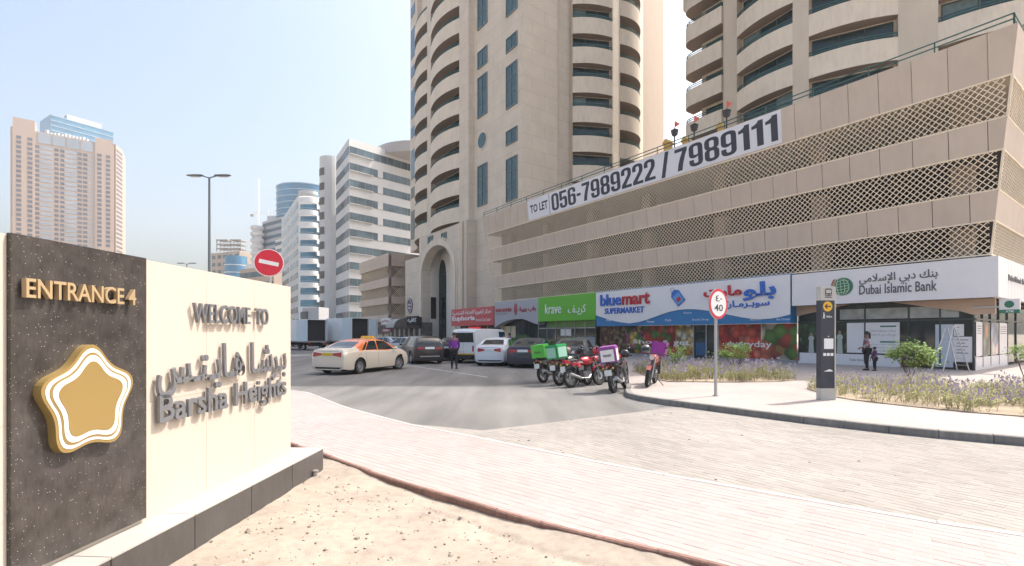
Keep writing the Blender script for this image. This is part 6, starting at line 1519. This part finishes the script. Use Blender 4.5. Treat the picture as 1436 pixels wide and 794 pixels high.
        if logo:
            txt, tmt = logo; m_ = text_mb(txt, -.11, .11, bz_*.38, bz_*.55, 0, .003, .02); m_.xf(Matrix(((0,1,0,-bx_/2-.019),(-1,0,0,0),(0,0,1,0),(0,0,0,1)))); obj('lettering', m_, tmt, b)
    return t
m_gb1 = M('box_lime', (.10,.50,.06), .5, .04); m_gb2 = M('box_green', (.01,.34,.09), .5, .04); m_pur = M('box_purple', (.28,.07,.30), .5, .04); m_mag = M('box_magenta', (.30,.03,.28), .5, .04); m_mint = M('box_mint', (.30,.55,.42), .5)
pb = paintm('bike_black', (.015,.015,.018)); pr = paintm('bike_red', (.50,.015,.03)); pwh = paintm('bike_silver', (.35,.36,.38), .4)
make_bike('black motorbike with lime green delivery box, leftmost of the row', (1.45, 17.0), R(52), R(-7), pb, m_gb1, None, logo=('Krave', m_tgrey), boxrot=R(14), boxs=(.5,.46,.44))
make_bike('black motorbike with dark green and mint delivery box, second from the left', (1.95, 16.1), R(48), R(-7), pb, m_gb2, m_mint, boxrot=R(-4), boxs=(.5,.48,.46))
make_bike('red motorbike without a box in the middle of the row', (2.32, 15.45), R(38), R(-7), pr)
make_bike('black motorbike without a box between the red one and the purple box', (2.85, 16.3), R(50), R(-7), pb)
make_bike('dark red motorbike behind the purple box with a maroon rack box', (3.9, 17.6), R(60), R(-7), pr, M('box_maroon', (.34,.03,.06), .5), None, boxs=(.4,.4,.3))
make_bike('black motorbike with purple and white delivery box nearest the kerb', (3.15, 14.25), R(62), R(-8), pb, m_pur, m_signwhite, logo=('noon', m_tgrey), boxrot=R(8), boxs=(.46,.46,.46))
make_bike('dull red motorbike with magenta box facing the camera on the pavement', (4.15, 14.6), R(-115), R(-8), paintm('bike_dull_red', (.30,.06,.05)), m_mag, None, gz=.128, boxs=(.42,.42,.42))
def helmet(label, loc, mat, rz=0, vis=True):
    t = thing('helmet', label, 'helmet', loc, rz, 'helmets left on the motorbikes')
    mb = MB().lathe([(.10,-.10),(.125,-.06),(.135,.0),(.125,.06),(.08,.115),(.001,.135)], n=16); mb.v = [(v[0]*1.1, v[1]*.95, v[2]) for v in mb.v]; obj('shell', mb, mat, t, True, 60)
    if vis:
        v_ = MB()
        for q in range(6):
            a, b = R(-60+q*20), R(-60+(q+1)*20); rr = .14; v_.add([(1.1*rr*math.cos(a), .97*rr*math.sin(a), -.04), (1.1*rr*math.cos(b), .97*rr*math.sin(b), -.04), (1.08*rr*math.cos(b)*.97, .95*rr*math.sin(b)*.97, .05), (1.08*rr*math.cos(a)*.97, .95*rr*math.sin(a)*.97, .05)], [(0,1,2,3)])
        obj('visor', v_, m_carglass, t, True)
helmet('red helmet resting on the handlebar of the red motorbike', (2.72, 15.7, 1.12), paintm('helmet_red', (.55,.02,.03)), R(60))
helmet('black helmet on the tank of the purple box motorbike', (3.38, 14.62, 1.06), pb, R(100))
helmet('grey helmet hanging on the motorbike parked on the pavement', (3.85, 14.05, 1.22), paintm('helmet_grey', (.10,.11,.12)), R(-110))
helmet('dark helmet on the seat of the second green box motorbike', (2.3, 16.5, 1.1), pb, R(40))
helmet('tan and grey helmet behind the green boxes', (2.0, 17.6, 1.05), paintm('helmet_tan', (.40,.26,.20)), R(20))

# ------------------------------------------------------------------ people
def skinned(name, verts, edges, rad, mat, parent, sub=2):
    me = bpy.data.meshes.new(name); me.from_pydata(verts, edges, []); o = bpy.data.objects.new(name, me); col.objects.link(o)
    sk = o.modifiers.new('s', 'SKIN'); sk.use_smooth_shade = True
    for i, r_ in enumerate(rad): me.skin_vertices[0].data[i].radius = r_ if isinstance(r_, tuple) else (r_, r_); me.skin_vertices[0].data[i].use_root = (i == 0)
    sb = o.modifiers.new('b', 'SUBSURF'); sb.levels = sub; sb.render_levels = sub
    bpy.context.view_layer.update(); m2 = bpy.data.meshes.new_from_object(o.evaluated_get(bpy.context.evaluated_depsgraph_get()))
    bpy.data.objects.remove(o); m2.materials.clear(); m2.materials.append(mat); m2.name = name
    m2.polygons.foreach_set('use_smooth', [True]*len(m2.polygons))
    return link(bpy.data.objects.new(name, m2), parent)
m_skin = M('skin_brown', (.24, .13, .085), .6, .04); m_hair = M('hair_black', (.012,.010,.010), .6)
def person(label, loc, rz, h, jacket, trousers, stride=.18, arms=(0.05, 0.05), elbow=(.1, .1), skirt=False, hairlen=0., shoes=None, cap=None):
    t = thing('person', label, 'person', loc, rz); k = h/1.72
    # facing +x
    J = {'pel': (0,0,.92), 'spi': (0,0,1.12), 'che': (.0,0,1.33), 'nec': (.0,0,1.47), 'hd0': (.02,0,1.56), 'hd1': (.025,0,1.66),
         'shl': (0,.17,1.40), 'shr': (0,-.17,1.40), 'ell': (arms[0],.23,1.13), 'elr': (arms[1],-.23,1.13), 'wrl': (arms[0]+elbow[0],.21,.90+elbow[0]*.6), 'wrr': (arms[1]+elbow[1],-.21,.90+elbow[1]*.6),
         'hpl': (0,.09,.88), 'hpr': (0,-.09,.88), 'knl': (stride*.5+.03,.10,.50), 'knr': (-stride*.3+.03,-.10,.50), 'anl': (stride,.10,.08), 'anr': (-stride,-.10,.10), 'tol': (stride+.15,.11,.03), 'tor': (-stride+.14,-.11,.04)}
    names = list(J); V_ = [tuple(c*k for c in J[n]) for n in names]; ix = {n: i for i, n in enumerate(names)}
    E_ = [('pel','spi'),('spi','che'),('che','nec'),('nec','hd0'),('hd0','hd1'),('che','shl'),('che','shr'),('shl','ell'),('shr','elr'),('ell','wrl'),('elr','wrr'),('pel','hpl'),('pel','hpr'),('hpl','knl'),('hpr','knr'),('knl','anl'),('knr','anr'),('anl','tol'),('anr','tor')]
    RD = {'pel': (.115,.13), 'spi': (.095,.12), 'che': (.105,.13), 'nec': .052, 'hd0': .078, 'hd1': .085, 'shl': .055, 'shr': .055, 'ell': .042, 'elr': .042, 'wrl': .03, 'wrr': .03, 'hpl': .085, 'hpr': .085, 'knl': .058, 'knr': .058, 'anl': .04, 'anr': .04, 'tol': .035, 'tor': .035}
    sc_ = lambda r_, f=1: tuple(x*k*f for x in r_) if isinstance(r_, tuple) else r_*k*f
    body = skinned('body', V_, [(ix[a], ix[b]) for a, b in E_], [sc_(RD[n]) for n in names], m_skin, t)
    # hands and face joined into the body mesh
    hm = MB()
    for s, n_ in ((1, 'wrl'), (-1, 'wrr')):
        w_ = Vector(J[n_])*k; e_ = Vector(J['ell' if s == 1 else 'elr'])*k; d_ = (w_-e_).normalized(); pm = w_+d_*.09*k
        hm.tube(w_-d_*.01, pm, .03*k, 6, .036*k); sd_ = d_.orthogonal().normalized(); sd_ = Vector((1,0,0))-d_*d_.x; sd_.normalize()
        for f_, L_ in zip((-1.5, -.5, .5, 1.5), (.065, .078, .072, .055)):
            a = pm+sd_*f_*.018*k; b = a+d_*L_*.55*k; c = b+(d_*.8+Vector((0,-s*.4,0)))*L_*.45*k; hm.tube(a, b, .009*k, 5); hm.tube(b, c, .008*k, 5, .006*k)
        a = w_+d_*.03*k+sd_*.03*k; hm.tube(a, a+(d_*.6+sd_*.5)*.06*k, .010*k, 5, .007*k)
    hx = J['hd0'][0]*k; hm.tube((hx+.075*k,0,1.585*k), (hx+.108*k,0,1.565*k), .010*k, 5, .016*k)
    for s in (-1, 1): hm.ball((hx+.0, s*.082*k, 1.59*k), .022*k, 6, 4); 
    bm = bmesh.new(); bm.from_mesh(body.data); o_ = len(bm.verts); vv = [bm.verts.new(v) for v in hm.v]
    for f in hm.f:
        try: bm.faces.new([vv[i] for i in f])
        except ValueError: pass
    bm.to_mesh(body.data); bm.free()
    fm = MB()
    for s in (-1, 1): fm.ball((hx+.083*k, s*.03*k, 1.60*k), .008*k, 5, 4)
    fm.box(hx+.079*k, hx+.088*k, -.022*k, .022*k, 1.533*k, 1.541*k); obj('face_features', fm, m_hair, t)
    def sub(ns, f, extra=0):
        l = [n for n in ns]; return [V_[ix[n]] for n in l], [(l.index(a), l.index(b)) for a, b in E_ if a in l and b in l], [tuple(x*f+extra for x in (sc_(RD[n]) if isinstance(sc_(RD[n]), tuple) else (sc_(RD[n]),)*2)) for n in l]
    v_, e_, r_ = sub(['che','pel','spi','shl','shr','ell','elr','wrl','wrr'], 1.1, .014*k); v_[1] = (0,0,.86*k); skinned('jacket', v_, e_, r_, jacket, t)
    if skirt:
        obj('skirt', MB().lathe([(.17*k,.95*k),(.20*k,.75*k),(.22*k,.35*k),(.20*k,.15*k)], n=16), trousers, t, True)
    else:
        v_, e_, r_ = sub(['pel','hpl','hpr','knl','knr','anl','anr'], 1.08, .012*k); skinned('trousers', v_, e_, r_, trousers, t)
    sm = MB()
    for n_ in ('anl', 'anr'):
        a = Vector(J[n_])*k; q = MB().hexa([(a.x-.07*k, a.y-.045*k, 0), (a.x+.20*k, a.y-.05*k, 0), (a.x+.20*k, a.y+.05*k, 0), (a.x-.07*k, a.y+.045*k, 0)], [(a.x-.06*k, a.y-.04*k, .09*k), (a.x+.14*k, a.y-.04*k, .06*k), (a.x+.14*k, a.y+.04*k, .06*k), (a.x-.06*k, a.y+.04*k, .09*k)]); 
        obj('shoe', q, shoes or m_black, t)
    hr = MB().lathe([(.098,-.03),(.102,.03),(.088,.075),(.045,.11),(.001,.118)], (0,0,0), 'z', 14); hr.v = [((v[0]*1.02-.012+J['hd1'][0])*k, v[1]*.92*k, (v[2]+1.635)*k) for v in hr.v]; obj('cap' if cap else 'hair', hr, cap or m_hair, t, True)
    if hairlen: obj('hair', MB().ball((-.10*k, 0, 1.63*k), .05*k, 8, 6).tube((-.08*k,0,1.6*k), (-.12*k,0,(1.6-hairlen)*k), .05*k, 8, .03*k), m_hair, t, True)
    return t
m_purj = M('purple_jacket', (.20,.03,.30), .7, .08, 6); m_trou = M('black_trousers', (.014,.014,.018), .8)
person('courier in a purple jacket and black trousers walking away across the road', (*gnd(637, 517).xy, 0), R(100), 1.72, m_purj, m_trou, .10, cap=m_black)
person('courier in purple standing behind the white van near the shopfront', (*(pt(715, 34.5)), .0), R(200), 1.72, m_purj, m_trou, .03, cap=m_black)
m_flor = printmat('floral_fabric', [(.6,.56,.56),(.45,.12,.15),(.12,.10,.12),(.5,.35,.4)], 16, 3)
person('woman with dark tied hair in a floral blouse standing by the bank windows', (*gnd(1216, 519.5, .128).xy, .128), R(165), 1.62, m_flor, m_trou, .04, (.1, .02), (.2, .05), hairlen=.18)
person('small child in dark purple beside the woman outside the bank', (*(gnd(1227, 520, .128).xy), .128), R(170), .98, M('child_top', (.12,.05,.14), .8, .3, 12), m_trou, .02)

# ================================================================== PLANTS
m_fl_g = M('bedding_leaf', (.36,.36,.16), .8, .3, 4, island=.35); m_fl_p = M('lilac_flower', (.46,.39,.56), .7, .1, 4, island=.2); m_stem = M('dry_stem', (.30,.25,.12), .85, .2, 5, island=.2)
def bed(name, label, poly, n, hmin, hmax, seed):
    rg = random.Random(seed); xs = [p[0] for p in poly]; ys = [p[1] for p in poly]
    root = thing(name, label, 'flower bed', (sum(xs)/len(xs), sum(ys)/len(ys), .128)); I = inv(root)
    so = MB().prism([tuple(p) for p in poly], .128, .15); obj('soil', so.xf(I), M('bed_soil', (.33,.265,.19), .95, .2, 2, .8, 40, pos=True), root)
    G, Fl, S = MB(), MB(), MB(); c = 0
    while c < n:
        x, y = rg.uniform(min(xs), max(xs)), rg.uniform(min(ys), max(ys))
        if not inside((x, y), poly): continue
        if math.sin(x*1.7+y)*math.sin(y*2.6-x*.8)+rg.uniform(-.5,.5) < -.45: c += .4; continue
        c += 1; h = rg.uniform(hmin, hmax)*(.75+.35*math.sin(x*2.3)*math.sin(y*1.9+1)); z0 = .14
        for s in range(3):
            a = rg.uniform(0, 6.28); ln = rg.uniform(.02, .14); tx, ty, tz = x+math.cos(a)*ln, y+math.sin(a)*ln, z0+h*rg.uniform(.7, 1.1)
            w_ = .004; S.add([(x-w_, y, z0), (x+w_, y, z0), (tx, ty, tz)], [(0,1,2)])
            for q in range(7):
                f = rg.uniform(.1, .95); px_, py_, pz_ = x+(tx-x)*f+rg.uniform(-.05,.05), y+(ty-y)*f+rg.uniform(-.05,.05), z0+(tz-z0)*f
                b = rg.uniform(0, 6.28); l = rg.uniform(.025, .055); dx, dy, dz = math.cos(b)*l, math.sin(b)*l, rg.uniform(-.02,.04)
                G.add([(px_, py_, pz_), (px_+dx*.5-dy*.3, py_+dy*.5+dx*.3, pz_+dz), (px_+dx, py_+dy, pz_+dz*.5), (px_+dx*.5+dy*.3, py_+dy*.5-dx*.3, pz_+dz)], [(0,1,2,3)])
            if rg.random() < .2:
                for q in range(4):
                    b = rg.uniform(0, 6.28); l = .022; ex_, ey_, ez_ = tx+rg.uniform(-.02,.02), ty+rg.uniform(-.02,.02), tz+rg.uniform(-.03,.03)
                    Fl.add([(ex_-l, ey_, ez_-l), (ex_+l, ey_+l*.4, ez_-l*.6), (ex_+l*.8, ey_, ez_+l), (ex_-l*.7, ey_-l*.4, ez_+l*.9)], [(0,1,2,3)])
    obj('foliage', G.xf(I), m_fl_g, root, stuff=True); obj('flowers', Fl.xf(I), m_fl_p, root, stuff=True); obj('stems', S.xf(I), m_stem, root, stuff=True)
bed('flower_bed', 'large bed of straggly lilac flowers beside the wayfinding totem in front of the bank', [(7.75, 12.0), (7.85, 11.2), (8.3, 10.25), (8.9, 9.4), (9.7, 8.7), (11.5, 7.6), (14, 6.2), (19, 6.5), (19, 12.5), (15.5, 13.2), (12.0, 14.6), (9.4, 15.0), (8.2, 13.6)], 2600, .30, .55, 3)
bed('flower_bed', 'smaller bed of lilac flowers in front of the supermarket behind the speed limit sign', [(4.75, 16.3), (5.0, 15.6), (6.5, 15.35), (8.4, 15.5), (9.4, 16.1), (10.0, 17.3), (9.6, 19.6), (6.5, 21), (5.0, 20.5)], 1300, .40, .70, 5)
m_leaf = M('bush_leaf', (.17, .27, .035), .6, .2, 5, island=.45)
m_leafd = M('hedge_leaf', (.045, .10, .025), .7, .2, 5, island=.4)
m_wood = M('twig_bark', (.16,.11,.07), .9, .2, 8)
def bush(name, label, cat, loc, rx, rz_, z0, n, mat, leaf=.06, seed=1, stems=5, group=None):
    rg = random.Random(seed); t = thing(name, label, cat, loc, 0, group); st = MB(); G = MB()
    cl = []
    for k in range(stems):
        a = rg.uniform(0, 6.28); e = Vector((math.cos(a)*rx*.6, math.sin(a)*rx*.6, z0+rz_*rg.uniform(.3, 1.2))); st.path([(0,0,0), tuple(e*.5+Vector((0,0,.05))), tuple(e)], .012, 5)
    for k in range(14): 
        a = rg.uniform(0, 6.28); u = rg.uniform(-1, 1); s_ = math.sqrt(1-u*u); cl.append((Vector((math.cos(a)*s_*rx*.75, math.sin(a)*s_*rx*.75, z0+rz_+u*rz_*.75)), rg.uniform(.25, .5)))
    for k in range(n):
        c, r_ = cl[rg.randrange(len(cl))]; p = c+Vector((rg.gauss(0, r_*rx*.5), rg.gauss(0, r_*rx*.5), rg.gauss(0, r_*rz_*.5)))
        if p.z < .03: continue
        d_ = Vector((rg.gauss(0,1), rg.gauss(0,1), rg.gauss(0,.6))).normalized(); s_ = d_.orthogonal().normalized(); l = leaf*rg.uniform(.6, 1.3)
        G.add([tuple(p), tuple(p+d_*l*.5+s_*l*.28), tuple(p+d_*l), tuple(p+d_*l*.5-s_*l*.28)], [(0,1,2,3)])
    obj('branches', st, m_wood, t); obj('foliage', G, mat, t, stuff=True); return t
bush('green_bush', 'bright green leafy bush growing from the bed in front of the bank door', 'bush', (*pt(1277, 15.6), .13), .62, .46, .35, 2600, m_leaf, .085, 3)
bush('green_bush', 'small bright bush behind the speed limit pole in front of the tomatoes picture', 'bush', (*pt(1032, 19.0), .13), .7, .30, .55, 1500, m_leaf, .07, 4)
bush('green_bush', 'thin bright bush between the magenta box and the bread picture', 'bush', (*pt(945, 19.0), .13), .42, .42, .35, 900, m_leaf, .07, 5)
bush('green_bush', 'bright bush at the right edge beside the corner window', 'bush', (*pt(1436, 17.2), .13), .45, .30, .55, 900, m_leaf, .07, 6)
p = w2(30, -3.0)
bush('shop_plant', 'dark green shrub outside the grey salon shopfront', 'shrub', (*pt(737, 38), .13), 1.1, .55, .35, 1800, m_leafd, .12, 7)
bush('shop_plant', 'dark green shrub in front of the green takeaway window', 'shrub', (*pt(790, 35), .13), 1.0, .4, .3, 1400, m_leafd, .12, 8)
for k, (px, Y) in enumerate(((560, 60), (575, 56), (553, 64))):
    bush('low_shrub', ['low shrub beside the far black shop nearest the arch', 'low shrub left of the arch foot', 'low shrub furthest along the shop row'][k], 'shrub', (*pt(px, Y), .0), 1.6, .5, .3, 700, m_leafd, .2, 20+k)
def tree(label, px, Y, h, seed, spread=1.0):
    rg = random.Random(seed); t = thing('street_tree', label, 'tree', (*pt(px, Y), -.1)); st = MB(); st.tube((0,0,0), (.05,0,h*.5), .16, 8, .10)
    G = MB(); 
    ends = []
    for k in range(7): a = k*.9; e = Vector((math.cos(a)*h*.25*spread, math.sin(a)*h*.25*spread, h*rg.uniform(.6, .85))); st.tube((.05,0,h*.45), tuple(e), .06, 5, .02); ends.append(e)
    obj('trunk', st, m_wood, t)
    for k in range(1800):
        e = ends[rg.randrange(7)]; p = e+Vector((rg.gauss(0, h*.1), rg.gauss(0, h*.1), rg.gauss(0, h*.09))); d_ = Vector((rg.gauss(0,1), rg.gauss(0,1), rg.gauss(0,1))).normalized(); s_ = d_.orthogonal(); l = .28*rg.uniform(.6,1.3)
        G.add([tuple(p), tuple(p+d_*l*.5+s_*l*.3), tuple(p+d_*l), tuple(p+d_*l*.5-s_*l*.3)], [(0,1,2,3)])
    obj('crown', G, m_leafd, t, stuff=True)
tree('small dark street tree far down the road beside the entrance wall edge', 414, 84, 4.6, 31)
tree('second small street tree far down the road just right of the first', 423, 100, 4.2, 32)

# ================================================================== HAZE
hb_ = MB().box(-620, 620, -60, 760, -1.2, 175)
hm_ = bpy.data.materials.new('haze'); hm_.use_nodes = True; n = hm_.node_tree; n.nodes.clear()
pv = n.nodes.new('ShaderNodeVolumePrincipled'); pv.inputs['Density'].default_value = .0005; pv.inputs['Color'].default_value = (.93, .95, .98, 1); pv.inputs['Anisotropy'].default_value = .2
oo = n.nodes.new('ShaderNodeOutputMaterial'); n.links.new(pv.outputs[0], oo.inputs['Volume'])
hz_ = obj('haze', hb_, hm_); tag(hz_, 'pale dusty haze in the air over the whole street', 'haze', kind='stuff')
